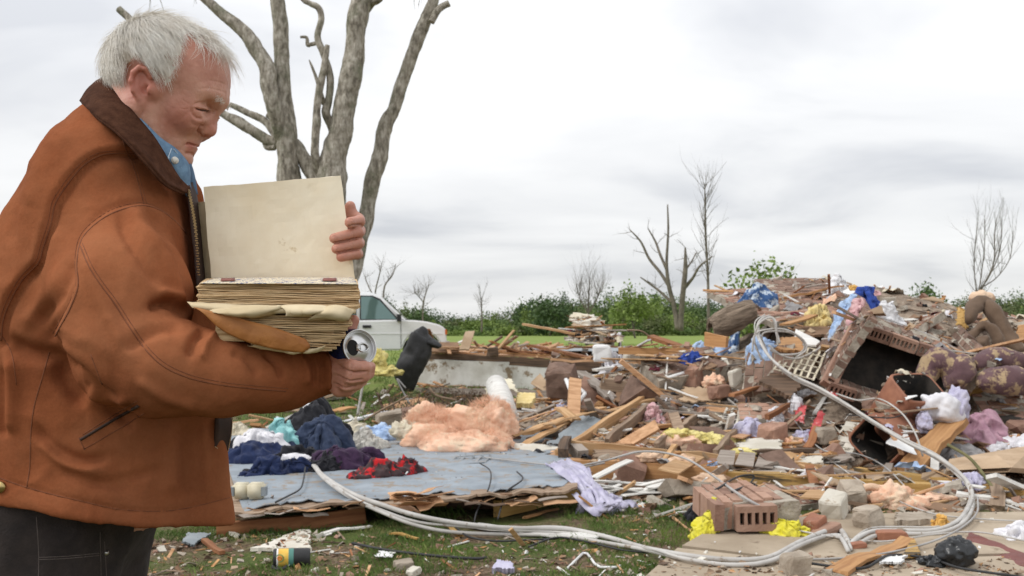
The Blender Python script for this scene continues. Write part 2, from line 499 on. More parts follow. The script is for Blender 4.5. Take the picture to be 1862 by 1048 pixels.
# ------------------------------------------------------------------ grass blades
m_grass = mat('grass_blades', (.045, .10, .012), (.15, .22, .04), scale=2.2, rough=.7, bump=0, spots=(.30, .27, .11), spot_scale=6, spot_amt=.56)
def blades(name, x0, x1, y0, y1, n, hmin, hmax, w, seed, thr=.0, label=None, freq=1.7):
    g = np.random.default_rng(seed)
    x = g.uniform(x0, x1, n); y = g.uniform(y0, y1, n)
    dens = fbm(np.stack([x, y, x * 0], -1) * freq, 3, 51) * 1.6 + fbm(np.stack([x, y, x * 0], -1) * freq * 4, 2, 52) * .7
    k = dens + g.normal(0, .18, n) > thr; x, y = x[k], y[k]; n = len(x)
    z = Gz(x, y); hh = g.uniform(hmin, hmax, n) * (.7 + .6 * g.random(n)); a = g.uniform(0, 2 * pi, n); ln = g.uniform(.2, 1.0, n) * hh
    ww = w * (.6 + .8 * g.random(n))
    px, py = np.cos(a), np.sin(a); b2 = a + g.uniform(1, 2, n)
    V = np.stack([np.stack([x - px * ww, y - py * ww, z - .004], -1), np.stack([x + px * ww, y + py * ww, z - .004], -1),
                  np.stack([x + px * ww * .6 + np.cos(b2) * ln * .4, y + py * ww * .6 + np.sin(b2) * ln * .4, z + hh * .6], -1), np.stack([x + np.cos(b2) * ln, y + np.sin(b2) * ln, z + hh], -1)], 1).reshape(-1, 3)
    i = np.arange(n) * 4
    F = np.concatenate([np.stack([i, i + 1, i + 2], 1), np.stack([i, i + 2, i + 3], 1)])
    o = mesh_np(name, V, F, m_grass, None, False); return tag(o, label, None, None, 'stuff')
blades('grass', -3.6, 2.6, 4.3, 8.6, 170000, .010, .038, .0016, 5, .12, 'short green grass growing in patches through the litter')
blades('grass', -9, 2, 12, 24, 60000, .03, .10, .006, 6, -.1, 'longer green grass of the yard beyond the torn floor')
m_grass_save = m_grass; m_grass = mat('field_grass_blades', (.13, .19, .035), (.24, .29, .07), scale=.5, rough=.7, bump=0)
blades('grass', -14, 24, 24, 60, 40000, .04, .12, .016, 7, -.2, 'green grass of the open field', .3); m_grass = m_grass_save

# =================================================================== trees beyond the field
def leaf_cloud(buf, c, r, n, size, g, mi=0, flat=.5):
    """n small leaf faces in clumps inside an ellipsoid"""
    c = np.array(c); r = np.array(r)
    k = max(5, n // 50)
    u = g.normal(0, 1, (k, 3)); u /= np.linalg.norm(u, axis=1, keepdims=True); u *= g.random((k, 1)) ** .45
    cl = c + u * r; s = g.integers(0, k, n)
    p = cl[s] + g.normal(0, 1, (n, 3)) * r * .22
    a = g.normal(0, 1, (n, 3)); a /= np.linalg.norm(a, axis=1, keepdims=True)
    b_ = np.cross(a, g.normal(0, 1, (n, 3))); b_ /= np.linalg.norm(b_, axis=1, keepdims=True)
    sz = size * g.uniform(.5, 1.3, (n, 1))
    V = np.stack([p - a * sz, p - b_ * sz * .6, p + a * sz, p + b_ * sz * .6], 1).reshape(-1, 3)
    i = np.arange(n) * 4
    buf.add(V, np.stack([i, i + 1, i + 2, i + 3], 1), mi)
def leaf_mat(name, c1, c2, sc=.25):
    m = mat(name, c1, c2, scale=sc, rough=.75, bump=0, contrast=(.38, .62), detail=6, spec=.2)
    return m
m_l1 = leaf_mat('leaves_dark', (.055, .092, .040), (.095, .145, .058))
m_l2 = leaf_mat('leaves_mid', (.085, .138, .045), (.145, .20, .072))
m_l3 = leaf_mat('leaves_fresh', (.130, .190, .045), (.20, .265, .075))
m_l4 = leaf_mat('leaves_olive', (.105, .128, .055), (.165, .18, .085))
m_bark_far = mat('bark_far', (.10, .085, .07), (.20, .17, .14), scale=3, rough=.9, bump=0)
def wood_top(px):
    return -7 + np.interp(px, [-300, 560, 640, 700, 760, 800, 830, 880, 930, 950, 1000, 1060, 1100, 1150, 1200, 1260, 1330, 1400, 1600, 1650, 1720, 1760, 1800, 1862, 2100],
                     [560, 555, 556, 552, 562, 580, 588, 572, 572, 552, 548, 550, 548, 530, 540, 552, 556, 552, 560, 556, 552, 550, 546, 545, 540])
g = np.random.default_rng(40)
wb = Buf()
for px in np.arange(-300, 2250, 15):
    for row in range(3):
        Yt = (175, 150, 135)[row] + g.uniform(-6, 6); pxx = px + g.uniform(-10, 10)
        top = wood_top(pxx) + (0, 12, 30)[row] + g.uniform(-7, 8)
        zt = H - (top - HY) / FPX * Yt; w_ = g.uniform(1.5, 3.0) * (1, .9, .8)[row]
        if zt < .9: continue
        x = (pxx - CX) / FPX * Yt; z0 = .1 + np.clip((Yt - 60) / 140, 0, 3) * .25
        mi = int(g.choice(4, p=[(.42, .30, .06, .22), (.2, .40, .18, .22), (.05, .34, .36, .25)][row]))
        leaf_cloud(wb, (x, Yt, (zt + z0) / 2), (w_, w_, (zt - z0) / 2), int(900 - row * 100), .185, g, mi)
        if row == 2 and g.random() < .8: leaf_cloud(wb, (x + g.uniform(-2, 2), Yt - 3, .9), (2.0, 1.2, .8), 220, .2, g, int(g.choice([1, 2, 3])))
for px in np.arange(-300, 2250, 12):
    Yt = 182; x = (px - CX) / FPX * Yt; zt = H - (wood_top(px) + 16 - HY) / FPX * Yt
    if zt > 1.2: leaf_cloud(wb, (x, Yt, zt / 2), (1.7, 1.0, zt / 2), 260, .45, g, 0)
woodland = wb.obj('woodland', [m_l1, m_l2, m_l3, m_l4]); tag(woodland, 'distant belt of mixed green trees and scrub along the field', kind='stuff')

def grow(buf, p, d, length, r, depth, g, spread=.6, up=.15, twigs=3, seg=4, mi=0, shrink=.66):
    pts, rr = [np.array(p)], [r]; d = np.array(d) / np.linalg.norm(d)
    for k in range(seg):
        d = d + g.normal(0, .13, 3) + np.array((0, 0, up * .3)); d /= np.linalg.norm(d)
        pts.append(pts[-1] + d * length / seg); rr.append(r * (1 - (.55 if depth else .8) * (k + 1) / seg))
    buf.tube(pts, rr, 5 if depth > 1 else 3, mi)
    if depth:
        for t in range(twigs):
            i = 1 + int(g.integers(0, seg)); dd = d + g.normal(0, spread, 3); dd[2] += up
            grow(buf, pts[i], dd, length * g.uniform(.5, .8) * shrink * 1.3, rr[i] * .6, depth - 1, g, spread, up, twigs, seg, mi, shrink)
def px_tree(name, label, cat, Y, limbs, m, g, twig_n=0, twig_len=1.0, twig_r=.02, base_px=None, depth=1, scale_r=1.0, up=.3, spread=.8, twig_name='twigs'):
    """tree whose limbs follow polylines (px, py, width px); twigs grow from them"""
    b0 = P(base_px[0], base_px[1], Y)
    z0 = zat(b0.x, Y)
    root = empty(name, (b0.x, Y, z0), label, cat)
    off = np.array(root.location)
    tw = Buf(); nt = 0
    for k, (nm, pts) in enumerate(limbs):
        dy_ = g.uniform(-.02, .02) * Y * (k > 0)
        p3 = np.array([[*P(x, y, Y + dy_ * min(1, i / 2)), w / FPX * Y / 2 * scale_r] for i, (x, y, w) in enumerate(pts)])
        n = max(8, len(pts) * (12 if Y < 30 else 5)); c = catmull(p3, n)
        rr = np.maximum(c[:, 3], .003) * (1 + .10 * vnoise(c[:, :3] * 2.3 / (Y / 17), 5))
        q_ = c[:, :3] + np.stack([vnoise(c[:, :3] * 1.1 / (Y / 17), s_) for s_ in (1, 2, 3)], 1) * rr[:, None] * .30
        V, F, C = tube_arrays(q_, rr, 14 if Y < 30 else 7)
        if Y < 30:
            nv_ = vnormals(V, F); rv_ = np.concatenate([np.repeat(rr, 14), [0, 0]])
            V = V + nv_ * (rv_ * (ridged(V * np.array((9, 9, 2.2)), 3, 17) * .10 + fbm(V * 3.1, 2, 19) * .16))[:, None]
        bb = Buf(); bb.add(V - off, np.concatenate([F[:, :3], F[:, [0, 2, 3]], C])); bb.obj(nm, m, root, True)
        for t in range(twig_n):
            i = int(g.integers(n // 3, n)); d = g.normal(0, spread, 3) + np.array((0, 0, up)) + (c[min(i + 1, n - 1), :3] - c[max(i - 1, 0), :3]) * 1.5 / Y * 17
            grow(tw, c[i, :3] - off, d, twig_len * g.uniform(.5, 1.2), min(twig_r, c[i, 3] * .6), depth, g, .55, up * .5, 3, 4); nt += 1
    if nt: tag(tw.obj(twig_name, m, root, True), kind='stuff')
    return root
g = np.random.default_rng(77)
px_tree('dead_tree', 'bare broken tree with two snapped forked trunks, one branch reaching far out to its side', 'tree', 78, [
    ('trunk', [(1232, 600, 12), (1226, 560, 9), (1216, 520, 8), (1212, 480, 6), (1215, 420, 4), (1214, 372, 2.4)]),
    ('limb', [(1216, 520, 7), (1200, 495, 6), (1180, 470, 5), (1165, 440, 4), (1145, 418, 2)]),
    ('limb', [(1212, 490, 6), (1200, 462, 5), (1192, 440, 4), (1178, 415, 2)]),
    ('limb', [(1222, 550, 6), (1200, 530, 5), (1180, 515, 4), (1164, 504, 2)]),
    ('trunk', [(1236, 602, 13), (1239, 560, 10), (1243, 520, 9), (1246, 488, 8), (1246, 450, 3)]),
    ('limb', [(1243, 525, 7), (1260, 505, 5), (1272, 485, 4), (1296, 466, 2)]),
    ('limb', [(1246, 490, 5), (1256, 478, 3), (1266, 460, 2)])], m_bark_far, g, 4, 1.3, .03, (1234, 602), 1)
px_tree('bare_tree', 'tall thin leafless tree with one straight stem and fine side twigs', 'tree', 90, [
    ('trunk', [(1288, 604, 7), (1288, 560, 6), (1287, 500, 5), (1284, 440, 4), (1282, 380, 3), (1281, 338, 1.5)])], m_bark_far, g, 42, 3.0, .03, (1288, 604), 1, up=.9, spread=.55)
px_tree('bare_tree', 'leafless wind-bent tree of many curved upright stems beyond the sofa', 'tree', 70, [
    ('trunk', [(1772, 620, 6), (1776, 560, 5), (1782, 525, 4)]),
    ('limb', [(1778, 540, 2.6), (1784, 500, 2.2), (1790, 450, 1.6), (1790, 400, 1.2)]),
    ('limb', [(1780, 530, 2.6), (1800, 500, 2.2), (1818, 455, 1.6), (1822, 398, 1.2)]),
    ('limb', [(1782, 525, 2.6), (1812, 505, 2), (1836, 470, 1.5), (1842, 420, 1.2)]),
    ('limb', [(1778, 545, 2.6), (1772, 500, 2), (1772, 455, 1.5), (1778, 404, 1.2)]),
    ('limb', [(1780, 535, 3), (1806, 480, 2.4), (1808, 430, 2), (1812, 396, 1)])], m_bark_far, g, 13, 2.1, .022, (1772, 620), 1, up=.9, spread=.45)
px_tree('bare_tree', 'small forked leafless tree standing behind the white truck roof', 'tree', 95, [
    ('trunk', [(694, 600, 5), (695, 560, 5), (697, 545, 4)]),
    ('limb', [(697, 548, 3), (700, 520, 3), (714, 500, 2.2), (720, 480, 1.2)]), ('limb', [(684, 552, 3), (683, 530, 2.6), (690, 500, 2), (694, 480, 1)]), ('limb', [(684, 545, 2.4), (672, 525, 2), (664, 505, 1)])],
    m_bark_far, g, 12, 1.3, .02, (694, 602), 1, up=.6)
px_tree('bare_tree', 'thin leafless tree with a fine round twiggy top over the field', 'tree', 110, [
    ('trunk', [(769, 602, 4), (769, 570, 3.4), (770, 550, 3), (774, 535, 2), (780, 518, 1.2)]), ('limb', [(770, 550, 2), (762, 540, 1.6), (754, 532, 1)])], m_bark_far, g, 20, 1.9, .02, (769, 602), 1, up=.6)
px_tree('bare_tree', 'faint grey leafless tree rising from scrub in the middle of the tree belt', 'tree', 120, [
    ('trunk', [(876, 604, 4), (876, 575, 3), (875, 555, 2), (874, 540, 1)])], m_bark_far, g, 30, 2.2, .02, (876, 604), 1, up=.8)
px_tree('bare_tree', 'wide grey leafless tree with a fan of fine stems above the board pile', 'tree', 125, [
    ('trunk', [(1070, 605, 6), (1070, 575, 5), (1070, 550, 3), (1073, 500, 1)]), ('limb', [(1070, 570, 3), (1055, 545, 2), (1048, 520, 1)]), ('limb', [(1070, 570, 3), (1085, 545, 2), (1092, 525, 1)])],
    m_bark_far, g, 30, 3.2, .025, (1070, 605), 1, up=1.0, spread=.5)
def leafy(name, label, Y, px, top, w, g, m, n, leaf, base_py=602, dense=1.0, gaps=True):
    b0 = P(px, base_py, Y); zt = P(px, top, Y).z; z0 = zat(b0.x, Y); r = w / FPX * Y / 2
    root = empty(name, (b0.x, Y, z0), label, 'bush' if 'bush' in name else 'tree')
    tb = Buf(); grow(tb, (0, 0, 0), (0, 0, 1), (zt - z0) * .6, r * .05, 2, g, .45, .5, 5, 4); tb.obj('trunk', m_bark_far, root, True)
    cb = Buf(); leaf_cloud(cb, (0, 0, (zt - z0) * .62), (r, r, (zt - z0) * .42), n, leaf, g)
    tag(cb.obj('crown', m, root), kind='stuff')
leafy('leafy_bush', 'airy fresh green bush with gaps of sky, behind the broken hollow log', 42, 1385, 492, 140, g, m_l3, 1700, .12)
leafy('leafy_tree', 'round dense green tree top between the white board and the brown cushions', 120, 1681, 525, 66, g, m_l2, 1500, .22)
leafy('leafy_tree', 'small dark conical tree at the low dip of the tree belt', 130, 757, 558, 40, g, m_l1, 700, .2)
leafy('leafy_tree', 'dark rounded oak standing highest at the start of the dense wood', 128, 1000, 546, 74, g, m_l1, 1500, .24)
leafy('leafy_tree', 'pale spring green tree in front of the two snapped trunks', 100, 1155, 528, 84, g, m_l3, 1300, .2)

# =================================================================== the big limbless tree in the yard
m_bark, N, L, b = new_mat('bark')
tc = N.new('ShaderNodeTexCoord')
mpb = N.new('ShaderNodeMapping'); mpb.inputs['Scale'].default_value = (1, 1, .42); L.new(tc.outputs['Object'], mpb.inputs[0])
def bnoise(sc, det=7, rough=.65, raw=False):
    n = N.new('ShaderNodeTexNoise'); n.inputs['Scale'].default_value = sc; n.inputs['Detail'].default_value = det; n.inputs['Roughness'].default_value = rough
    L.new(tc.outputs['Object'] if raw else mpb.outputs[0], n.inputs['Vector']); return n.outputs['Fac']
base = ramp(bnoise(14), [(.32, (.11, .095, .072)), (.5, (.34, .305, .25)), (.66, (.58, .54, .47))])
moss = ramp(bnoise(3.2, 8, .7, True), [(.50, (0, 0, 0)), (.66, (.75, .75, .75))])
mossc = ramp(bnoise(30, 5, .6, True), [(.4, (.085, .095, .050)), (.6, (.22, .225, .15))])
L.new(mixn(moss, base, mossc), b.inputs['Base Color']); b.inputs['Roughness'].default_value = .95
bp = N.new('ShaderNodeBump'); bp.inputs['Strength'].default_value = 1; bp.inputs['Distance'].default_value = .05
L.new(bnoise(11, 8, .7), bp.inputs['Height']); L.new(bp.outputs[0], b.inputs['Normal'])
yard_tree = px_tree('storm_stripped_tree', 'large many-stemmed tree stripped of leaves, grey mossy limbs snapped off', 'tree', 17, [
    ('trunk', [(584, 735, 92), (582, 690, 76), (574, 620, 66), (552, 540, 54), (534, 450, 46), (526, 390, 43), (523, 320, 41), (519, 240, 37), (516, 190, 34), (512, 110, 29), (510, 50, 27), (507, 0, 26), (505, -60, 24), (500, -170, 18), (496, -260, 8)]),
    ('trunk', [(590, 720, 66), (588, 660, 60), (590, 560, 54), (596, 450, 50), (600, 380, 47), (603, 320, 46), (606, 280, 44), (616, 243, 44), (626, 201, 40), (636, 156, 41), (645, 107, 35), (651, 49, 38), (661, 0, 36), (668, -60, 30), (690, -150, 22), (705, -240, 8)]),
    ('limb', [(600, 640, 40), (618, 590, 34), (632, 540, 28), (642, 490, 26), (650, 445, 26), (662, 395, 27), (675, 330, 28), (692, 282, 28), (700, 233, 27), (716, 195, 24), (727, 156, 24), (746, 110, 24), (762, 68, 24), (777, 32, 23), (790, 0, 20), (802, -60, 17), (812, -130, 8)]),
    ('limb', [(514, 262, 22), (505, 235, 24), (498, 195, 26), (490, 156, 27), (485, 122, 27), (464, 88, 27), (441, 58, 24), (405, 29, 18), (379, 6, 16), (355, -18, 14), (300, -90, 8)]),
    ('limb', [(592, 352, 30), (568, 318, 27), (551, 289, 26), (532, 263, 25), (493, 256, 21), (467, 240, 21), (435, 220, 18), (402, 203, 15), (350, 162, 14), (300, 110, 13), (243, 42, 12), (216, 16, 11)]),
    ('limb', [(508, 262, 12), (497, 238, 14), (480, 217, 15), (451, 204, 11), (432, 195, 10), (418, 189, 9)]),
    ('limb', [(606, 250, 13), (600, 228, 15), (592, 205, 15), (598, 182, 13), (601, 143, 13), (588, 96, 12), (578, 66, 12), (585, 34, 11), (580, 14, 11), (565, 6, 9), (551, -2, 8), (530, -30, 5)]),
    ('limb', [(588, 322, 24), (578, 305, 18), (571, 280, 15), (572, 245, 15), (574, 222, 17), (575, 200, 13), (580, 165, 13), (588, 128, 12), (594, 92, 10), (596, 82, 8)]),
    ('broken_branch', [(590, 190, 10), (586, 178, 9), (575, 142, 6), (566, 118, 4), (562, 109, 1.5)]),
    ('broken_branch', [(580, 77, 8), (566, 80, 7), (559, 81, 7), (557, 68, 6), (546, 67, 5)]),
    ('broken_branch', [(785, 40, 13), (797, 20, 12), (808, 11, 11), (818, 6, 11)]),
    ('broken_branch', [(665, 20, 20), (677, 6, 14), (690, -2, 12), (710, -30, 8)]),
    ('broken_branch', [(498, 216, 12), (490, 211, 10), (484, 209, 6)]),
    ('broken_branch', [(500, 268, 10), (486, 268, 9), (479, 260, 5)]),
], m_bark, np.random.default_rng(2), 0, base_px=(584, 730))
tw = Buf(); g = np.random.default_rng(9)
for (px, py) in ((275, -12), (288, -8), (350, -30), (755, -30), (770, -20)):
    grow(tw, P(px, py, 16.5) - yard_tree.location, (g.normal(0, .2), 0, -1), .35, .008, 1, g, .4, -.3, 3, 4)
tag(tw.obj('twigs', m_bark, yard_tree, True), kind='stuff')

# =================================================================== white truck
m_wpaint = mat('white_truck_paint', (.74, .75, .76), (.80, .80, .80), scale=2, rough=.22, bump=0, spots=(.55, .52, .46), spot_scale=5, spot_amt=.70)
m_glass, N, L, b = new_mat('truck_window_glass')
b.inputs['Base Color'].default_value = (.12, .20, .19, 1); b.inputs['Roughness'].default_value = .04; b.inputs['Specular IOR Level'].default_value = .9; b.inputs['Metallic'].default_value = .35
m_black = mat('black_plastic', (.012, .012, .013), (.03, .03, .03), scale=8, rough=.55, bump=.1)
m_rubber = mat('tyre_rubber', (.018, .017, .016), (.05, .045, .04), scale=12, rough=.9, bump=.4, bscale=40)
m_chrome = mat('dull_chrome', (.5, .5, .5), (.65, .65, .65), scale=3, rough=.3, metal=1, bump=0)
m_dark = mat('dark_interior', (.015, .017, .018), (.03, .03, .03), rough=.9, bump=0)
TY = 24.0
tx = P(798, 600, TY).x
truck = empty('pickup_truck', (tx - 1.78, TY + .98, .30), 'white four-door truck parked on the grass beyond the debris', 'truck')
def extrude_y(name, prof, y0, y1, m, parent, bev=.03, inset=None):
    """side profile (x, z) extruded across the truck, edges bevelled"""
    bm = bmesh.new()
    a = [bm.verts.new((x, y0, z)) for x, z in prof]
    c = [bm.verts.new((x + (inset(x, z)[0] if inset else 0), y1, z)) for x, z in prof]
    n = len(prof)
    bm.faces.new(a); bm.faces.new(c[::-1])
    for i in range(n): bm.faces.new((a[i], c[i], c[(i + 1) % n], a[(i + 1) % n]))
    bmesh.ops.recalc_face_normals(bm, faces=bm.faces)
    if bev: bmesh.ops.bevel(bm, geom=list(bm.edges), offset=bev, segments=3, affect='EDGES', clamp_overlap=True)
    me = bpy.data.meshes.new(name); bm.to_mesh(me); bm.free(); me.shade_smooth()
    try: me.set_sharp_from_angle(angle=radians(40))
    except Exception: pass
    return link(name, me, m, parent)
def arc(cx, cz, r, a0, a1, n=10): return [(cx + r * cos(radians(a0 + (a1 - a0) * i / n)), cz + r * sin(radians(a0 + (a1 - a0) * i / n))) for i in range(n + 1)]
fw, rw = 1.16, -1.75                                    # wheel centres along the truck (nose at +2.6)
lower = [(-2.72, .62), (-2.75, 1.02), (-2.66, 1.10)] + [(.62, 1.16), (.95, 1.15), (1.25, 1.12), (1.55, 1.05), (1.70, .97), (1.745, .90), (1.75, .72), (1.755, .60), (1.74, .50)] + arc(fw, .42, .46, 12, 168, 10) + [(.65, .42), (-1.2, .42)] + arc(rw, .42, .46, 12, 168, 10) + [(-2.3, .48), (-2.70, .50)]
extrude_y('body', lower, -.98, .98, m_wpaint, truck, .035)
bm = bmesh.new()
cab = [(-2.60, 1.08), (-2.45, 1.72), (-2.2, 1.80), (-.2, 1.84), (.02, 1.80), (.20, 1.70), (.84, 1.10)]
a = [bm.verts.new((x, -.93 + .14 * max(0, (z - 1.08) / .75), z)) for x, z in cab]; c = [bm.verts.new((x, .93 - .14 * max(0, (z - 1.08) / .75), z)) for x, z in cab]
bm.faces.new(a); bm.faces.new(c[::-1])
for i in range(len(cab)): bm.faces.new((a[i], c[i], c[(i + 1) % len(cab)], a[(i + 1) % len(cab)]))
bmesh.ops.recalc_face_normals(bm, faces=bm.faces); bmesh.ops.bevel(bm, geom=list(bm.edges), offset=.04, segments=3, affect='EDGES', clamp_overlap=True)
me = bpy.data.meshes.new('cab'); bm.to_mesh(me); bm.free(); me.shade_smooth(); cabo = link('cab', me, m_wpaint, truck)
def side_pane(name, pts, m, parent, y_off=.006, th=.012, flip=1):
    """flat pane following the lean of the cab side"""
    f = lambda x, z, o: (x, flip * (-.93 + .14 * max(0, (z - 1.08) / .75) - o), z)
    n = len(pts); vs = [f(x, z, y_off) for x, z in pts] + [f(x, z, y_off - th) for x, z in pts]
    fs = [tuple(range(n)), tuple(range(2 * n - 1, n - 1, -1))] + [(i, (i + 1) % n, n + (i + 1) % n, n + i) for i in range(n)]
    return mesh_py(name, vs, fs, m, parent)
for fl_ in (1, -1):
    w1 = side_pane('window', [(-.30, 1.17), (-.30, 1.71), (-.04, 1.71), (.13, 1.63), (.55, 1.17)], m_glass, truck, flip=fl_)
    w2 = side_pane('window', [(-1.22, 1.17), (-1.22, 1.71), (-.44, 1.71), (-.44, 1.17)], m_glass, truck, flip=fl_)
    w3 = side_pane('window', [(-2.36, 1.17), (-2.28, 1.68), (-1.38, 1.70), (-1.38, 1.17)], m_glass, truck, flip=fl_)
    for pts in ([(-.33, 1.14), (-.33, 1.74), (-.02, 1.74), (.16, 1.66), (.62, 1.14)], [(-1.25, 1.14), (-1.25, 1.74), (-.41, 1.74), (-.41, 1.14)]):
        side_pane('window_seal', pts, m_black, truck, .002, .008, fl_)
for x0, x1 in ((-.38, -.365), (.64, .652), (-1.34, -1.328)):
    Buf().box(((x0 + x1) / 2, -.984, .80), (.010, .012, .62)).obj('door_gap', m_dark, truck)
Buf().box((-.16, -.99, .99), (.20, .03, .07)).obj('door_handle', m_black, truck)
Buf().box((-1.0, -.99, .99), (.18, .03, .07)).obj('door_handle', m_black, truck)
Buf().box((-.45, -.985, .82), (4.2, .012, .018)).obj('side_trim', m_wpaint, truck)
mb = Buf(); mb.box((.60, -1.06, 1.20), (.10, .22, .17)); mb.box((.62, -.96, 1.14), (.05, .12, .05)); mo = mb.obj('mirror', m_black, truck)
Buf().box((1.77, 0, .55), (.12, 1.9, .18)).obj('bumper', m_chrome, truck)
Buf().box((1.735, -.90, .86), (.05, .17, .12)).obj('headlight', mat('orange_lens', (.45, .10, .02), (.6, .16, .03), rough=.2, bump=0), truck)
# windscreen
mesh_py('windscreen', [(.24, -.74, 1.70), (.24, .74, 1.70), (.87, .84, 1.13), (.87, -.84, 1.13)], [(0, 1, 2, 3)], m_glass, truck)
for wx in (fw, rw):
    for s in (-1, 1):
        wl_ = lathe_y = None
        prof = [(.001, .10), (.20, .10), (.215, .125), (.27, .13), (.37, .11), (.385, .06), (.385, -.06), (.37, -.11), (.001, -.11)]
        n = 28
        V = [(wx + r * cos(2 * pi * i / n), s * (.86) + s * z, .385 + r * sin(2 * pi * i / n)) for r, z in prof for i in range(n)]
        Fw = [(k * n + i, k * n + (i + 1) % n, (k + 1) * n + (i + 1) % n, (k + 1) * n + i) for k in range(len(prof) - 1) for i in range(n)]
        wo = mesh_np('wheel', V, Fw, m_rubber, truck)
        V = [(wx + r * cos(2 * pi * i / n), s * (.98) + s * z, .385 + r * sin(2 * pi * i / n)) for r, z in [(.001, .0), (.08, .01), (.10, -.01), (.19, -.02), (.21, .0)] for i in range(n)]
        mesh_np('rim', V, Fw[:4 * n], m_chrome, wo)

truck.rotation_euler = (0, 0, radians(9)); truck.scale = (1.04, 1.04, 1.04)
# =================================================================== kit for the wreckage
M = {}
M['pine'] = wood('new_pine', (.34, .185, .075), (.56, .36, .19), (.20, .11, .05), .70)
M['orange_pine'] = wood('orange_pine', (.33, .160, .062), (.50, .275, .115), (.09, .050, .028), .66)
M['red_wood'] = wood('red_brown_joist', (.19, .070, .026), (.33, .145, .060), (.045, .026, .016), .60)
M['yellow_wood'] = wood('wet_yellow_wood', (.36, .20, .05), (.55, .35, .12), (.06, .045, .025), .56)
M['old_wood'] = wood('weathered_wood', (.19, .125, .080), (.36, .26, .18), (.07, .05, .035), .62)
M['dark_wood'] = wood('rotten_wood', (.06, .038, .025), (.17, .105, .065), (.30, .15, .06), .64)
M['white_wood'] = wood('white_painted_wood', (.58, .56, .52), (.76, .75, .72), (.16, .12, .085), .60, per=.08)
M['grey_wood'] = wood('grey_floorboard', (.20, .165, .135), (.34, .29, .25), (.10, .08, .065), .62)
M['cedar'] = wood('split_veneer', (.38, .20, .095), (.60, .36, .20), (.16, .08, .04), .66, rough=.75)
M['brown_board'] = mat('brown_hardboard', (.18, .10, .055), (.30, .185, .110), scale=3, rough=.85, bump=.3, spots=(.42, .34, .26), spot_scale=9, spot_amt=.68, per_object=.12)
M['tan_board'] = mat('tan_fibreboard', (.36, .25, .155), (.50, .37, .25), scale=3, rough=.9, bump=.3, spots=(.20, .13, .08), spot_scale=7, spot_amt=.64, per_object=.12)
M['plaster'] = mat('plasterboard', (.52, .48, .40), (.68, .65, .58), scale=4, rough=.95, bump=.4, spots=(.34, .26, .18), spot_scale=8, spot_amt=.60, per_object=.08)
M['white'] = mat('white_plastic', (.68, .68, .67), (.80, .80, .80), scale=5, rough=.55, bump=.1, spots=(.42, .38, .32), spot_scale=10, spot_amt=.66)
M['dirty_white'] = mat('weathered_white_board', (.50, .48, .43), (.74, .73, .70), scale=2.5, rough=.8, bump=.3, spots=(.27, .20, .13), spot_scale=3.2, spot_amt=.555, detail=10, contrast=(.3, .6))
M['cream'] = mat('cream_plastic', (.56, .50, .36), (.68, .63, .48), scale=5, rough=.55, bump=.1, spots=(.36, .30, .20), spot_scale=12, spot_amt=.66)
M['blue_floor'] = mat('blue_grey_floor_sheet', (.195, .225, .255), (.300, .342, .385), scale=3.4, rough=.7, bump=.3, bscale=30, spots=(.26, .22, .18), spot_scale=7.5, spot_amt=.545, detail=9)
M['brick'] = mat('red_brown_brick', (.235, .130, .092), (.37, .220, .160), scale=9, rough=.95, bump=.8, bscale=70, bdist=.006, spots=(.44, .37, .30), spot_scale=11, spot_amt=.62, per_object=.22, detail=8)
M['brick_o'] = mat('orange_brick', (.32, .185, .130), (.42, .265, .195), scale=9, rough=.95, bump=.7, bscale=80, bdist=.005, spots=(.46, .38, .30), spot_scale=14, spot_amt=.66, per_object=.14, detail=8)
M['brick_d'] = mat('dark_brick', (.150, .092, .068), (.25, .160, .120), scale=9, rough=.95, bump=.8, bscale=70, bdist=.006, spots=(.34, .29, .24), spot_scale=12, spot_amt=.66, per_object=.25, detail=8)
M['mortar'] = mat('mortar', (.30, .26, .21), (.46, .41, .34), scale=14, rough=.98, bump=1, bscale=60, bdist=.01, spots=(.18, .12, .09), spot_scale=10, spot_amt=.62)
M['stone'] = mat('broken_stone', (.27, .22, .17), (.42, .36, .29), scale=7, rough=.95, bump=.9, bscale=40, bdist=.01, spots=(.20, .14, .10), spot_scale=9, spot_amt=.64, per_object=.15)
M['concrete'] = mat('worn_concrete', (.31, .245, .175), (.45, .37, .275), scale=2.2, rough=.92, bump=.5, bscale=60, bdist=.005, spots=(.20, .15, .10), spot_scale=6, spot_amt=.60, detail=10)
M['clay'] = mat('terracotta_clay', (.24, .095, .055), (.38, .165, .095), scale=6, rough=.7, bump=.3, spots=(.42, .30, .22), spot_scale=9, spot_amt=.66)
M['soot_and_shade'] = mat('soot_and_shade', (.010, .009, .008), (.035, .028, .022), scale=8, rough=.95, bump=.4)  # real soot; also painted shade in brick cores and the chimney mouth
M['grey_metal'] = mat('grey_sheet_metal', (.20, .23, .25), (.34, .37, .39), scale=3, rough=.45, metal=.5, bump=.2, bscale=10, spots=(.12, .10, .08), spot_scale=6, spot_amt=.62)
M['red_metal'] = mat('rust_red_gutter', (.13, .030, .022), (.20, .052, .038), scale=5, rough=.5, bump=.2, spots=(.30, .20, .15), spot_scale=16, spot_amt=.70)
M['plastic_grey'] = mat('grey_cable_sheath', (.40, .38, .355), (.55, .535, .51), scale=4, rough=.6, bump=.2, spots=(.25, .20, .15), spot_scale=11, spot_amt=.58)
M['wire'] = mat('grey_wire', (.30, .29, .28), (.42, .41, .40), scale=4, rough=.5, bump=0)
M['black'] = mat('black_rubber', (.012, .012, .013), (.030, .030, .032), scale=9, rough=.6, bump=.3)
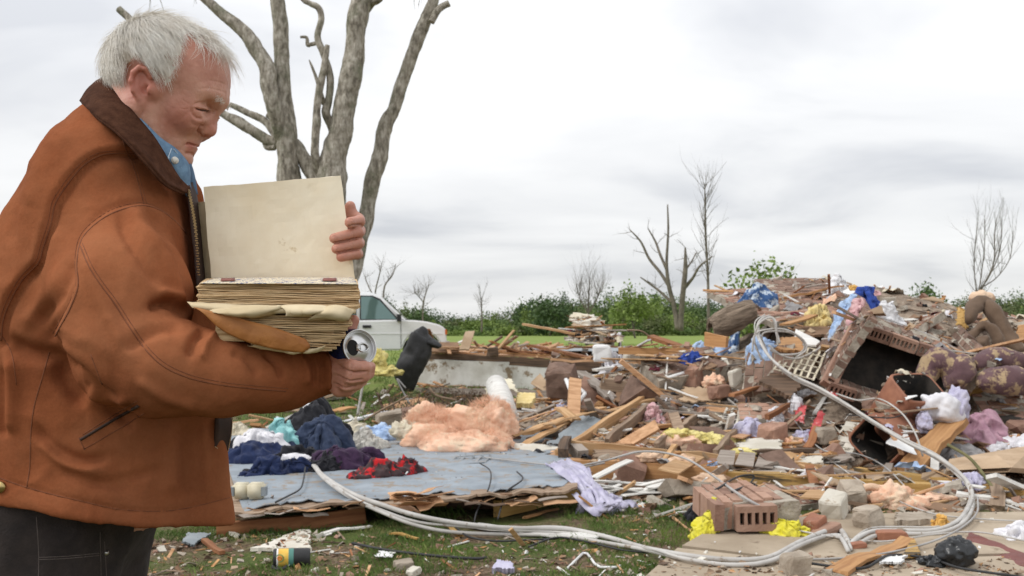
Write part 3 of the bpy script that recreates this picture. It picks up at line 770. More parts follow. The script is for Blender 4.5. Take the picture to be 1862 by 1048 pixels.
def fab(name, c1, c2=None, scale=14, spots=None, sa=.58, ss=12, bump=.5): M[name] = mat(name + '_cloth', c1, c2 or tuple(v * 1.35 for v in c1), scale=scale, rough=.95, bump=bump, bscale=180, bdist=.003, spots=spots, spot_scale=ss, spot_amt=sa, sheen=.1, spec=.2)
fab('white_cloth', (.58, .57, .60), (.76, .75, .78)); fab('lavender', (.40, .38, .52), (.58, .56, .68)); fab('navy', (.010, .017, .055), (.022, .035, .095)); fab('blackc', (.010, .010, .013), (.030, .030, .036))
fab('jeans', (.022, .032, .065), (.045, .062, .11)); fab('lightblue', (.28, .40, .62), (.46, .58, .76)); fab('royal', (.025, .055, .26), (.04, .085, .36)); fab('teal', (.20, .46, .47), (.34, .60, .60))
fab('purple', (.028, .014, .035), (.060, .030, .070), spots=(.22, .03, .035), sa=.66, ss=9); fab('redfloral', (.035, .020, .024), (.07, .045, .045), spots=(.50, .018, .022), sa=.52, ss=11)
fab('yellow', (.62, .47, .18), (.74, .60, .30)); fab('bright_yellow', (.66, .60, .04), (.76, .70, .12)); fab('pink', (.50, .28, .30), (.66, .44, .44)); fab('mauve', (.36, .20, .26), (.50, .31, .37)); fab('maroon', (.085, .012, .022), (.14, .025, .038))
fab('cream_cloth', (.52, .46, .34), (.68, .62, .50)); fab('grey_cloth', (.22, .21, .21), (.34, .33, .33)); fab('stripe', (.30, .28, .25), (.62, .60, .55), scale=30)
fab('bluepattern', (.030, .080, .20), (.06, .12, .27), spots=(.56, .64, .72), sa=.52, ss=9, scale=8); fab('brown_sofa', (.115, .075, .050), (.165, .112, .078), scale=5); fab('orange_cloth', (.60, .33, .08), (.72, .46, .16))
fab('whitepat', (.62, .62, .64), (.78, .78, .80), spots=(.16, .05, .12), sa=.66, ss=16)
M['paisley'] = mat('paisley_upholstery', (.10, .052, .060), (.15, .085, .090), scale=7, rough=.95, bump=.5, bscale=90, spots=(.40, .29, .17), spot_scale=6.5, spot_amt=.50, detail=4, sheen=.1)
M['pink_wool'] = mat('pink_glass_wool', (.70, .39, .25), (.82, .56, .41), scale=5, rough=1, bump=.8, bscale=70, bdist=.008, detail=9, spots=(.76, .58, .42), spot_scale=6, spot_amt=.52, sss=.0)
M['yellow_wool'] = mat('yellow_glass_wool', (.66, .55, .16), (.78, .68, .30), scale=7, rough=1, bump=1, bscale=55, bdist=.02, detail=9)
M['foam'] = mat('peach_foam', (.60, .40, .27), (.72, .53, .38), scale=7, rough=.95, bump=.7, bscale=40, bdist=.01)
M['bin_bag'] = mat('black_bag_film', (.010, .011, .013), (.022, .024, .027), scale=9, rough=.28, bump=.6, bscale=14, bdist=.012)
M['bark2'] = mat('log_bark', (.10, .072, .05), (.30, .23, .17), scale=9, stretch=(.4, 3, 3), rough=.95, bump=1, bscale=20, bdist=.02, detail=8)
M['red_film'] = mat('red_wrapper', (.50, .045, .055), (.62, .12, .12), scale=9, rough=.35, bump=.3, spots=(.70, .68, .66), spot_scale=9, spot_amt=.60)
_pc = [0]
def V3(p, lift=0.0):
    """(px, py) -> surface point; (px, py, Y) -> point at that distance"""
    if isinstance(p, Vector): return p
    if len(p) == 3:
        q_ = P(*p)
        if q_.z > .03: return q_
    return R(p[0], p[1], lift)
def fin(o, label, cat, group=None, sup=False):
    tag(o, label, cat, group)
    if sup: support(o)
    return o
def board(name, label, a, b, w, h, m, cat='board', roll=0.0, lift=.02, parent=None, group=None, sup=False, taper=1.0, warp=.006, seed=None, kids=True):
    """a plank between two points: rough ends, slight warp, its own X along the grain"""
    _pc[0] += 1; g = np.random.default_rng(seed or _pc[0] + 900)
    A, B = V3(a, lift), V3(b, lift)
    X = (B - A); Lh = X.length; X.normalize()
    up = Vector((0, 0, 1)); Yv = up.cross(X)
    if Yv.length < .1: Yv = Vector((1, 0, 0))
    Yv.normalize(); Zv = X.cross(Yv)
    if roll: q_ = Quaternion(X, roll); Yv = q_ @ Yv; Zv = q_ @ Zv
    n = max(3, min(10, int(Lh / .12)))
    V = []
    for i in range(n + 1):
        t = i / n; k = 1 + (taper - 1) * t
        wy, wz = g.normal(0, warp), g.normal(0, warp)
        for cy, cz in ((-1, -1), (1, -1), (1, 1), (-1, 1)):
            e = 0
            if i in (0, n): e = g.uniform(-.5, .5) * min(.05, Lh * .05)
            V.append((t * Lh + e, cy * w / 2 * k + wy + g.normal(0, .0008), cz * h / 2 * (1 if taper == 1 else max(.35, k)) + wz))
    F = []
    for i in range(n):
        for j in range(4): F.append((i * 4 + j, (i + 1) * 4 + j, (i + 1) * 4 + (j + 1) % 4, i * 4 + (j + 1) % 4))
    F += [(0, 1, 2, 3), (n * 4 + 3, n * 4 + 2, n * 4 + 1, n * 4)]
    me = bpy.data.meshes.new(name); me.from_pydata(V, [], F); me.update()
    o = link(name, me, M.get(m, m) if isinstance(m, str) else m)
    Mx = Matrix((X, Yv, Zv)).transposed().to_4x4(); Mx.translation = A
    if parent is not None:
        o.parent = parent; o.matrix_basis = Matrix.Translation(-parent.location) @ Mx
    else: o.matrix_basis = Mx
    if label and parent is None: tag(o, label, cat, group)
    if sup: support(o)
    return o
def plate(name, label, cat, c4, thick, m, bend=.01, ragged=.0, nx=14, ny=10, lift=.03, parent=None, group=None, sup=False, freq=4, sag=0.0, holes=0, smooth=False, hang=None):
    """sheet with four given corners (order: near-left, near-right, far-right, far-left), uneven and torn at its edges"""
    _pc[0] += 1; sd = _pc[0]; g = np.random.default_rng(sd + 300)
    c = [np.array(tuple(V3(p, lift))) for p in c4]
    if ragged: nx, ny = max(nx, 20), max(ny, 14)
    u = np.linspace(0, 1, nx + 1)[None, :, None]; v = np.linspace(0, 1, ny + 1)[:, None, None]
    Pq = (c[0] * (1 - u) * (1 - v) + c[1] * u * (1 - v) + c[2] * u * v + c[3] * (1 - u) * v)
    n0 = np.cross(c[1] - c[0], c[3] - c[0]); n0 /= np.linalg.norm(n0) + 1e-9
    if n0[2] < 0 and abs(n0[2]) > .02: n0 = -n0
    U, W = (c[1] - c[0]), (c[3] - c[0])
    if ragged:
        flat = Pq.reshape(-1, 3)
        uu, vv = np.broadcast_to(u, Pq.shape[:2] + (1,))[..., 0], np.broadcast_to(v, Pq.shape[:2] + (1,))[..., 0]
        ru = vnoise(np.stack([vv * 9, vv * 0 + sd, uu.round() * 3], -1), sd) ; rv = vnoise(np.stack([uu * 11, uu * 0 + sd, vv.round() * 5], -1), sd + 1)
        ru = ru + .5 * g.normal(0, .5, ru.shape) * ((uu < .001) | (uu > .999)); rv = rv + .5 * g.normal(0, .5, rv.shape) * ((vv < .001) | (vv > .999))
        eu = np.abs(uu * 2 - 1) ** 6 * np.sign(uu - .5); ev = np.abs(vv * 2 - 1) ** 6 * np.sign(vv - .5)
        Pq = Pq - U * (eu * np.abs(ru))[..., None] * ragged / (np.linalg.norm(U) + 1e-6) - W * (ev * np.abs(rv))[..., None] * ragged / (np.linalg.norm(W) + 1e-6)
    Pq = Pq + n0 * ((fbm(Pq * freq, 3, sd) * bend)[..., None] - sag * (np.sin(u * pi) * np.sin(v * pi)))
    V = Pq.reshape(-1, 3); k = len(V); V2 = V - n0 * thick
    i = (np.arange(ny)[:, None] * (nx + 1) + np.arange(nx)[None]).ravel()
    F = np.stack([i, i + 1, i + nx + 2, i + nx + 1], 1)
    if n0 @ np.cross(U, W) < 0: F = F[:, ::-1]
    E = []
    r0 = [(j, j + 1) for j in range(nx)] + [((jj) * (nx + 1) + nx, (jj + 1) * (nx + 1) + nx) for jj in range(ny)] + [(ny * (nx + 1) + j + 1, ny * (nx + 1) + j) for j in range(nx)] + [((jj + 1) * (nx + 1), jj * (nx + 1)) for jj in range(ny)]
    for a_, b_ in r0: E.append((a_ + k, b_ + k, b_, a_))
    o0 = c[0] * .5 + c[2] * .5
    if parent is not None: o0 = np.array(parent.location)
    o = mesh_np(name, np.concatenate([V, V2]) - o0, np.concatenate([F, F[:, ::-1] + k, np.array(E)]), M.get(m, m) if isinstance(m, str) else m, parent, smooth, None if parent is not None else tuple(o0))
    if parent is None: tag(o, label, cat, group)
    if sup: support(o)
    return o
def drape(name, label, cx, cy, w, d, h, m, cat='cloth', fold=.35, freq=9, seed=None, rot=0.0, pw=3.0, group=None, irr=.30, res=(96, 30), sup=False, lift=.0, parent=None, p0=None, stretch=1.0):
    """crumpled cloth lying over whatever is under it. w, d: metres across and deep; h: height of its crumple"""
    _pc[0] += 1; sd = seed or _pc[0]
    p = V3((cx, cy) if p0 is None else p0)
    nt, nr = res
    th = np.linspace(0, 2 * pi, nt, endpoint=False)[None, :]; r = np.linspace(0, 1, nr + 1)[1:, None]
    f = 1 + irr * (vnoise(np.stack([np.cos(th) * 1.7 + sd, np.sin(th) * 1.7, th * 0], -1), sd) * 1.3 + .6 * vnoise(np.stack([np.cos(th) * 5 + sd, np.sin(th) * 5, th * 0], -1), sd + 1))
    lx = np.cos(th) * r * f * w / 2; ly = np.sin(th) * r * f * d / 2
    if rot: lx, ly = lx * cos(rot) - ly * sin(rot), lx * sin(rot) + ly * cos(rot)
    x = np.concatenate([[0], lx.ravel()]) + p.x; y = np.concatenate([[0], ly.ravel()]) + p.y
    rr = np.concatenate([[0], np.broadcast_to(r, lx.shape).ravel()])
    z0 = np.array([zat(a_, b_, p.z) for a_, b_ in zip(x, y)])
    z0 = np.clip(z0, p.z - .6, p.z + max(.06, h * .9))
    q_ = np.stack([x, y * stretch, z0], -1)
    k_ = 1.0 * freq * (.6 / max(w, .2)) ** .5
    lump_ = fbm(q_ * k_ * .55 + sd, 2, sd + 3)
    prof = np.clip(1 - rr ** 2.1, 0, 1) ** .85 * (.72 + .75 * lump_) + .05 * (1 - rr ** 6)
    z = z0 + np.maximum(prof, .02 * (1 - rr)) * h + .006 - .012 * (rr > .97) + lift
    V = np.stack([x, y, z], -1)
    F = [(0, 0, 1 + j, 1 + (j + 1) % nt) for j in range(nt)]
    Fq_ = [(1 + k * nt + j, 1 + (k + 1) * nt + j, 1 + (k + 1) * nt + (j + 1) % nt, 1 + k * nt + (j + 1) % nt) for k in range(nr - 1) for j in range(nt)]
    # crumple it along its own surface, so that folds overhang and run every way
    tf = np.array([f_[1:] + (f_[3],) for f_ in F] + Fq_)
    n_ = vnormals(V, tf); amp = min(.045, .10 * h + .02 * (h > .04) + .004 + .03 * fold * min(w, .5))
    wp = V + np.stack([fbm(V * k_ * .7, 2, sd + 5), fbm(V * k_ * .7, 2, sd + 6), fbm(V * k_ * .7, 2, sd + 7)], -1) * (.8 / k_)
    fo = np.clip(ridged(wp * k_ * .95, 2, sd + 2, .45), -.8, 1)
    V = V + n_ * (fo * amp * (1 - .6 * rr ** 4))[:, None] + np.stack([fbm(V * k_ * 1.6, 2, sd + 8), fbm(V * k_ * 1.6, 2, sd + 9), fbm(V * k_ * 1.6, 2, sd + 10)], -1) * amp * .45
    V[:, 2] = np.maximum(V[:, 2], z0 + .003)
    # turned-under hem
    last = V[1 + (nr - 1) * nt:]; hem = last.copy(); cen = V[0]; hem[:, :2] = cen[:2] + (hem[:, :2] - cen[:2]) * .93; hem[:, 2] = z0[1 + (nr - 1) * nt:] - .02
    b0 = len(V); V = np.concatenate([V, hem]); Fh_ = [(1 + (nr - 1) * nt + j, b0 + j, b0 + (j + 1) % nt, 1 + (nr - 1) * nt + (j + 1) % nt) for j in range(nt)]
    bb = Buf(); off = np.array(p) if parent is None else np.array(parent.location)
    V = V - off
    tri = np.array([f_[1:] for f_ in F]); 
    bb.add(V, np.array(Fq_ + Fh_)); n0_ = bb.n
    bb.f.append(tri); bb.m.append(np.zeros(len(tri)))
    mm_ = M.get(m, m) if isinstance(m, str) else m
    o = bb.obj(name, mm_, parent, True, None if parent is not None else tuple(p))
    if parent is None: tag(o, label, cat, group)
    if sup: support(o)
    return o
def blob(name, label, cat, c, r, m, lump=.25, freq=3, fine=.06, seed=None, rot=0.0, res=(48, 30), flat=-.75, parent=None, ridge=0.0, power=2.0, smooth=True, sup=False, group=None, tilt=0.0):
    """lumpy solid about a centre with radii r, flattened below"""
    _pc[0] += 1; sd = seed or _pc[0]
    c = V3(c) if not isinstance(c, Vector) else c
    nt, nr = res
    th = np.linspace(0, 2 * pi, nt, endpoint=False)[None, :]; ph = np.linspace(-pi / 2, pi / 2, nr)[:, None]
    sgn = lambda v, e: np.sign(v) * np.abs(v) ** e
    e = 2 / power
    d = np.stack([sgn(np.cos(ph), e) * sgn(np.cos(th), e), sgn(np.cos(ph), e) * sgn(np.sin(th), e), np.broadcast_to(sgn(np.sin(ph), e), (nr, nt))], -1)
    q_ = d * np.array(r) / max(r)
    k = 1 + lump * fbm(q_ * freq + sd * 3.1, 3, sd) * 1.5 + fine * fbm(q_ * freq * 6 + sd, 3, sd + 1) + ridge * (ridged(q_ * freq * 1.5 + sd, 3, sd + 2))
    L_ = d * np.array(r) * k[..., None]
    L_[..., 2] = np.maximum(L_[..., 2], flat * r[2])
    if tilt: L_ = np.stack([L_[..., 0] * cos(tilt) - L_[..., 2] * sin(tilt), L_[..., 1], L_[..., 0] * sin(tilt) + L_[..., 2] * cos(tilt)], -1)
    if rot: L_ = np.stack([L_[..., 0] * cos(rot) - L_[..., 1] * sin(rot), L_[..., 0] * sin(rot) + L_[..., 1] * cos(rot), L_[..., 2]], -1)
    V = L_.reshape(-1, 3)
    F = np.array([(k_ * nt + j, k_ * nt + (j + 1) % nt, (k_ + 1) * nt + (j + 1) % nt, (k_ + 1) * nt + j) for k_ in range(nr - 1) for j in range(nt)])
    off = Vector((0, 0, 0)) if parent is None else c - parent.location
    o = mesh_np(name, V + np.array(off), F, M.get(m, m) if isinstance(m, str) else m, parent, smooth, None if parent is not None else tuple(c))
    if parent is None: tag(o, label, cat, group)
    if sup: support(o)
    return o
def chunk(name, label, cat, px, py, w, h, d, m, seed=None, rot=0.0, tilt=0.0, group=None, parent=None, sup=False, Y=None):
    """angular broken block standing on the surface; (px, py) its base middle"""
    p = V3((px, py) if Y is None else (px, py, Y)); p = p + Vector((0, 0, h * .42))
    return blob(name, label, cat, p, (w / 2, d / 2, h / 2), m, lump=.20, freq=1.5, fine=.05, seed=seed, rot=rot, res=(14, 9), flat=-1, power=6, smooth=False, tilt=tilt, group=group, parent=parent, sup=sup)
_bm = {}
def brick_mesh(l, h, d, m, cores=0, seed=0):
    """one brick, slightly chipped; cores on its -Y face as real recesses"""
    key = (round(l, 3), round(h, 3), round(d, 3), m, cores, seed)
    if key in _bm: return _bm[key]
    bm = bmesh.new(); g = random.Random(seed + 5)
    j = lambda a=.0025: g.uniform(-a, a)
    if not cores:
        vs = [bm.verts.new((x * l / 2 + j(), y * d / 2 + j(), z * h / 2 + j())) for x in (-1, 1) for y in (-1, 1) for z in (-1, 1)]
        for f in ((0, 1, 3, 2), (4, 6, 7, 5), (0, 4, 5, 1), (2, 3, 7, 6), (0, 2, 6, 4), (1, 5, 7, 3)): bm.faces.new([vs[i] for i in f])
    else:
        xs_ = [-l / 2]; cw = l / (cores * 1.7 + .7)
        for k in range(cores): xs_ += [xs_[-1] + cw * .7, xs_[-1] + cw * 1.7]
        xs_.append(l / 2); zs_ = [-h / 2, -h * .24, h * .24, h / 2]
        gr = {(i, k): bm.verts.new((x + j(.001), -d / 2 + j(.001), z + j(.001))) for i, x in enumerate(xs_) for k, z in enumerate(zs_)}
        for i in range(len(xs_) - 1):
            for k in range(3):
                q_ = [gr[(i, k)], gr[(i + 1, k)], gr[(i + 1, k + 1)], gr[(i, k + 1)]]
                if i % 2 == 1 and k == 1:
                    dp = d * g.uniform(.35, .8)
                    r_ = [bm.verts.new((v.co.x, v.co.y + dp, v.co.z)) for v in q_]
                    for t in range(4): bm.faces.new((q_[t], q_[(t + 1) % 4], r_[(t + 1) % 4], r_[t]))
                    bm.faces.new(r_).material_index = 1  # core floor coloured black to stand in for its shade
                else: bm.faces.new(q_)
        n = len(xs_) - 1
        bk = [bm.verts.new((x, d / 2, z)) for x in (-l / 2, l / 2) for z in (-h / 2, h / 2)]
        bm.faces.new((bk[1], bk[3], bk[2], bk[0]))
        bm.faces.new([gr[(i, 0)] for i in range(n, -1, -1)] + [bk[0], bk[2]]); bm.faces.new([gr[(i, 3)] for i in range(n + 1)] + [bk[3], bk[1]])
        bm.faces.new([gr[(0, k)] for k in range(4)] + [bk[1], bk[0]]); bm.faces.new([gr[(n, k)] for k in range(3, -1, -1)] + [bk[2], bk[3]])
        bmesh.ops.recalc_face_normals(bm, faces=bm.faces)
    me = bpy.data.meshes.new('brick'); bm.to_mesh(me); bm.free(); me.materials.append(M[m]); me.materials.append(M['soot_and_shade'])
    _bm[key] = me; return me
def bricks(root, o, U, V, nu, nv, m='brick', l=.194, h=.060, d=.092, gap=.010, bond=True, keep=None, cores=0, seed=1, name='brick', mortar=True, miss=.0):
    """a slab of bricks: o = corner, U along the courses, V across them, thickness goes along U x V (inwards)"""
    U, V = Vector(U).normalized(), Vector(V).normalized(); W = U.cross(V).normalized(); V = W.cross(U)
    g = random.Random(seed); Rm = Matrix((U, W, V)).transposed()
    if Rm.determinant() < 0: Rm = Matrix((U, -W, V)).transposed()
    out = []
    for r in range(nv):
        for c in range(-1 if bond else 0, nu):
            x = (c + .5) * (l + gap) + (.5 * (l + gap) if (bond and r % 2) else 0)
            ll = l
            if bond and c == -1:
                if r % 2 == 0: continue
                ll = l / 2 - gap / 2; x = ll / 2
            if bond and c == nu - 1 and r % 2: ll = l / 2 - gap / 2; x = nu * (l + gap) - gap - ll / 2
            y = (r + .5) * (h + gap)
            if keep and not keep((x / (nu * (l + gap))), (y / (nv * (h + gap))), g): continue
            if g.random() < miss: continue
            me = brick_mesh(ll, h, d, m, cores if ll == l else max(0, cores // 2), g.randrange(4))
            b_ = bpy.data.objects.new(name, me); COL.objects.link(b_); b_.parent = root
            pos = Vector(o) + U * (x + g.uniform(-.003, .003)) + V * y + W * (g.uniform(-.006, .006))
            Mx = (Rm @ Matrix.Rotation(g.uniform(-.03, .03), 3, 'Z') @ Matrix.Rotation(g.uniform(-.02, .02), 3, 'X')).to_4x4(); Mx.translation = pos - root.location
            b_.matrix_basis = Mx; out.append(b_)
    return out
def mortar_slab(root, o, U, V, lu, lv, d, sink=.006, name='mortar', W0=0.0, sup=False):
    U, V = Vector(U).normalized(), Vector(V).normalized(); W = U.cross(V).normalized(); V = W.cross(U)
    g = random.Random(int(lu * 1000) + 3); nx, ny = max(4, int(lu / .07)), max(3, int(lv / .07)); bb = Buf(); VV = []
    for s in (-1, 1):
        for j in range(ny + 1):
            for i in range(nx + 1):
                ed = (i in (0, nx)) or (j in (0, ny))
                p = Vector(o) + U * (i / nx * lu + (g.uniform(-.02, .012) if ed else 0)) + V * (j / ny * lv + (g.uniform(-.02, .012) if ed else 0)) + W * (s * (d / 2 - sink) + W0 + g.uniform(-.004, .004))
                VV.append(p - root.location)
    n = (nx + 1) * (ny + 1); F = []
    for s in (0, 1):
        for j in range(ny):
            for i in range(nx):
                a = s * n + j * (nx + 1) + i; q_ = (a, a + 1, a + nx + 2, a + nx + 1); F.append(q_ if s else q_[::-1])
    for i in range(nx): F.append((i, i + 1, n + i + 1, n + i)); a = ny * (nx + 1) + i; F.append((a + 1, a, n + a, n + a + 1))
    for j in range(ny): a = j * (nx + 1); F.append((a + nx + 1, a, n + a, n + a + nx + 1)); a += nx; F.append((a, a + nx + 1, n + a + nx + 1, n + a))
    ob = mesh_py(name, VV, F, M['mortar'], root)
    if sup: support(ob)
    return ob
def path3(pts, lift=.04, n=None, smooth_it=6, ys=None):
    """polyline of the photograph laid on the surface, its depth evened out"""
    c = catmull(pts, n or len(pts) * 6)[:, :2]
    Y0 = np.array([min(30, R(a, b).y) for a, b in c])
    Y = Y0.copy() if ys is None else np.minimum(Y0 - .04, np.interp(np.linspace(0, 1, len(c)), np.linspace(0, 1, len(ys)), ys))
    if 1:
        Yp = np.pad(Y, 2, 'edge'); Y = np.min([Yp[k:k + len(Y)] for k in range(5)], axis=0)
        for _ in range(smooth_it): Y = np.convolve(np.pad(Y, 1, 'edge'), [.25, .5, .25], 'valid')
        if ys is None: Y = Y - lift * 2.2
    return [P(a, b, y) for (a, b), y in zip(c, Y)]
def cable(name, label, pts, r, m='wire', cat='wire', lift=.03, parent=None, ys=None, n=None, group=None):
    l = path3(pts, lift, n, ys=ys)
    off = l[0].copy() if parent is None else parent.location
    o = Buf().tube([v - off for v in l], r, 6 if r < .008 else 10).obj(name, M.get(m, m) if isinstance(m, str) else m, parent, True, None if parent is not None else tuple(off))
    if parent is None: tag(o, label, cat, group)
    return o
# =================================================================== floor, platform, slab: what the rest lies on
fl = empty('torn_floor', G(730, 860, .15), 'torn blue-grey house floor section lying on the grass beside the man', 'floor section')
def fc(px, py, z=.155): return G(px, py, z)
A_, B_, C_, D_ = fc(418, 940), fc(1066, 893, .17), fc(985, 792, .15), fc(392, 783, .15)
def floor_sheet(name, c, m, nx, ny, z_amp, thick, tear, seed, lift=0.0):
    c = [np.array(tuple(v)) for v in c]
    u = np.linspace(0, 1, nx + 1)[None, :, None]; v = np.linspace(0, 1, ny + 1)[:, None, None]
    Q_ = c[0] * (1 - u) * (1 - v) + c[1] * u * (1 - v) + c[2] * u * v + c[3] * (1 - u) * v
    uu = np.broadcast_to(u, Q_.shape[:2] + (1,))[..., 0]; vv = np.broadcast_to(v, Q_.shape[:2] + (1,))[..., 0]
    t = vnoise(np.stack([uu * 13, vv * 0 + seed, uu * 0], -1), seed) * .5 + vnoise(np.stack([uu * 47, vv * 0 + seed, uu * 0], -1), seed + 1) * .3 + (np.floor(uu * 9) % 2) * .25
    Q_[..., 1] += np.clip(1 - vv * 6, 0, 1) * np.abs(t) * tear
    Q_[..., 0] += np.clip((uu - .85) * 6.6, 0, 1) * vnoise(np.stack([vv * 12, uu * 0, vv * 0 + seed], -1), seed + 2) * tear * -.9
    Q_[..., 2] += fbm(Q_ * 2.2, 3, 5) * z_amp + np.clip(1 - vv * 14, 0, 1) * vnoise(np.stack([uu * 16, vv * 0, uu * 0], -1), seed + 4) * .018 + lift
    V = Q_.reshape(-1, 3); n = len(V); i = (np.arange(ny)[:, None] * (nx + 1) + np.arange(nx)[None]).ravel()
    F = np.stack([i, i + 1, i + nx + 2, i + nx + 1], 1)
    r0 = [(j, j + 1) for j in range(nx)] + [(jj * (nx + 1) + nx, (jj + 1) * (nx + 1) + nx) for jj in range(ny)] + [(ny * (nx + 1) + j + 1, ny * (nx + 1) + j) for j in range(nx)] + [((jj + 1) * (nx + 1), jj * (nx + 1)) for jj in range(ny)]
    E = np.array([(a + n, b + n, b, a) for a, b in r0])
    o = mesh_np(name, np.concatenate([V, V - np.array((0, 0, thick))]) - np.array(fl.location), np.concatenate([F, F[:, ::-1] + n, E]), M[m], fl, False)
    return o
support(floor_sheet('floor_sheet', [A_ + Vector((.05, .08, 0)), B_ + Vector((-.05, .1, 0)), C_, D_], 'blue_floor', 90, 30, .014, .006, .17, 4, .022))
floor_sheet('subfloor', [A_, B_, C_, D_], 'old_wood', 80, 26, .014, .016, .10, 9, .012)
floor_sheet('underlay', [A_ + Vector((.0, .02, 0)), B_ + Vector((0, .05, 0)), C_, D_], 'brown_board', 80, 20, .014, .010, .20, 12, -.004)
for (a, b, w, h, m, nm) in (((395, 978, 5.72), (668, 938, 6.15), .05, .125, 'red_wood', 'joist'), ((905, 926, 6.42), (1072, 893, 7.0), .05, .115, 'yellow_wood', 'joist'),
                            ((700, 925, 6.7), (900, 918, 6.7), .05, .10, 'dark_wood', 'joist'), ((430, 915, 7.3), (820, 880, 7.6), .05, .12, 'red_wood', 'joist'), ((420, 935, 6.1), (690, 908, 6.5), .04, .018, 'dark_wood', 'edge_strip'),
                            ((440, 925, 6.15), (610, 912, 6.4), .10, .010, 'grey_wood', 'edge_strip')):
    board(nm, None, a, b, w, h, m, parent=fl, taper=(.45 if m == 'yellow_wood' else .8))
for k in range(17):                                       # split plies peeling out of its broken edge
    g = random.Random(k); x0 = 702 + g.uniform(0, 60); y0 = 924 - g.uniform(0, 26)
    board('split_ply', None, (x0, y0, 5.86 + g.uniform(-.02, .06)), (x0 + g.uniform(35, 90), y0 - g.uniform(-6, 18), 5.96 + g.uniform(-.02, .08)), g.uniform(.03, .11), .004, 'cedar', parent=fl, roll=g.uniform(-.5, .5), taper=g.uniform(.2, 1))
for k in range(16):
    g = random.Random(k + 50); x0 = g.choice([g.uniform(430, 640), g.uniform(820, 1000)]); y0 = 938 - (x0 - 430) * .045 - g.uniform(-4, 12)
    board('split_ply', None, (x0, y0, 5.60 + (x0 - 418) / 800), (x0 + g.uniform(20, 80), y0 - g.uniform(-8, 14), 5.66 + (x0 - 380) / 800), g.uniform(.015, .06), .004, g.choice(['cedar', 'grey_wood', 'dark_wood']), parent=fl, roll=g.uniform(-.6, .6), taper=g.uniform(.2, 1))

# concrete walk in two sections
def poly_slab(name, label, pts, z, th, m, cat='slab', parent=None):
    t = [G(x, y, z) for x, y in pts]; c = sum(t, Vector()) / len(t)
    bm = bmesh.new(); vs = [bm.verts.new(v - c) for v in t]; f = bm.faces.new(vs)
    if f.normal.z < 0: f.normal_flip()
    r = bmesh.ops.extrude_face_region(bm, geom=[f]); bmesh.ops.translate(bm, vec=(0, 0, -th), verts=[v for v in r['geom'] if isinstance(v, bmesh.types.BMVert)])
    bmesh.ops.recalc_face_normals(bm, faces=bm.faces)
    me = bpy.data.meshes.new(name); bm.to_mesh(me); bm.free()
    o = link(name, me, M[m], parent, tuple(c) if parent is None else tuple(c - parent.location))
    if parent is None: tag(o, label, cat)
    support(o); return o
poly_slab('concrete_slab', 'tan concrete walk section under the cored brick block, its near edge crossed by a crack', [(1240, 992), (1300, 958), (1500, 935), (1900, 930), (1900, 1004), (1452, 1017)], .075, .10, 'concrete')
poly_slab('concrete_slab', 'nearest tan concrete walk section at the bottom, beneath the bundled cables', [(1160, 1060), (1232, 996), (1452, 1021), (1900, 1009), (2300, 1120), (1100, 1120)], .070, .10, 'concrete')

# raised house platform beyond the brush
hp_ = empty('house_platform', P(960, 706, 20.0), 'raised corner of the house floor with white skirting above the brush', 'floor section')
hp_.location.z = 0
for (a, b, w, h, m, nm) in (((752, 681, 20), (1066, 690, 19.2), .03, .62, 'dirty_white', 'skirting'), ((752, 649, 20.05), (1140, 667, 19.0), .05, .17, 'dark_wood', 'rim_joist'),
                            ((754, 638, 20.1), (905, 646, 20.0), .06, .05, 'orange_pine', 'plywood_edge'), ((880, 640, 19.95), (1140, 655, 19.1), .05, .04, 'orange_pine', 'plywood_edge'), ((970, 648, 19.8), (1160, 652, 19.4), .06, .05, 'white_wood', 'trim_strip'),
                            ((752, 711, 20), (1060, 722, 19.3), .04, .10, 'grey_wood', 'sill_plate')):
    board(nm, None, a, b, w, h, m, parent=hp_)
plate('floor_deck', None, None, [(752, 640, 20.1), (1140, 655, 19.2), (1150, 630, 24), (790, 628, 24)], .03, 'cedar', bend=.02, parent=hp_, sup=True)
plate('floor_covering', None, None, [(975, 636, 20.2), (1160, 640, 19.6), (1160, 630, 22), (960, 630, 22)], .01, 'grey_metal', bend=.02, parent=hp_)

# =================================================================== brick masses
def mass(name, label, cat='brick wall piece'): return name, label, cat
def brick_panel(name, label, o, u_to, v_to, m='brick', cat='brick wall piece', seed=1, keep=None, miss=.03, sup=True, cores=0, l=.194, h=.060, d=.092, skip_mortar=False):
    o, u_to, v_to = V3(o), V3(u_to), V3(v_to); U, V = u_to - o, v_to - o
    nu, nv = max(1, round(U.length / (l + .01))), max(1, round(V.length / (h + .01)))
    root = empty(name, tuple(o), label, cat)
    lu, lv = nu * (l + .01), nv * (h + .01)
    if not skip_mortar: mortar_slab(root, o, U, V, lu, lv, d, .006, sup=sup)
    bricks(root, o, U, V, nu, nv, m, l, h, d, keep=keep, cores=cores, seed=seed, miss=miss)
    return root
rag = lambda a, b, s=0: (lambda u, v, g: (u > a * (.5 + .5 * math.sin(v * 17 + s))) and (u < 1 - b * (.5 + .5 * math.sin(v * 13 + 2 + s))))
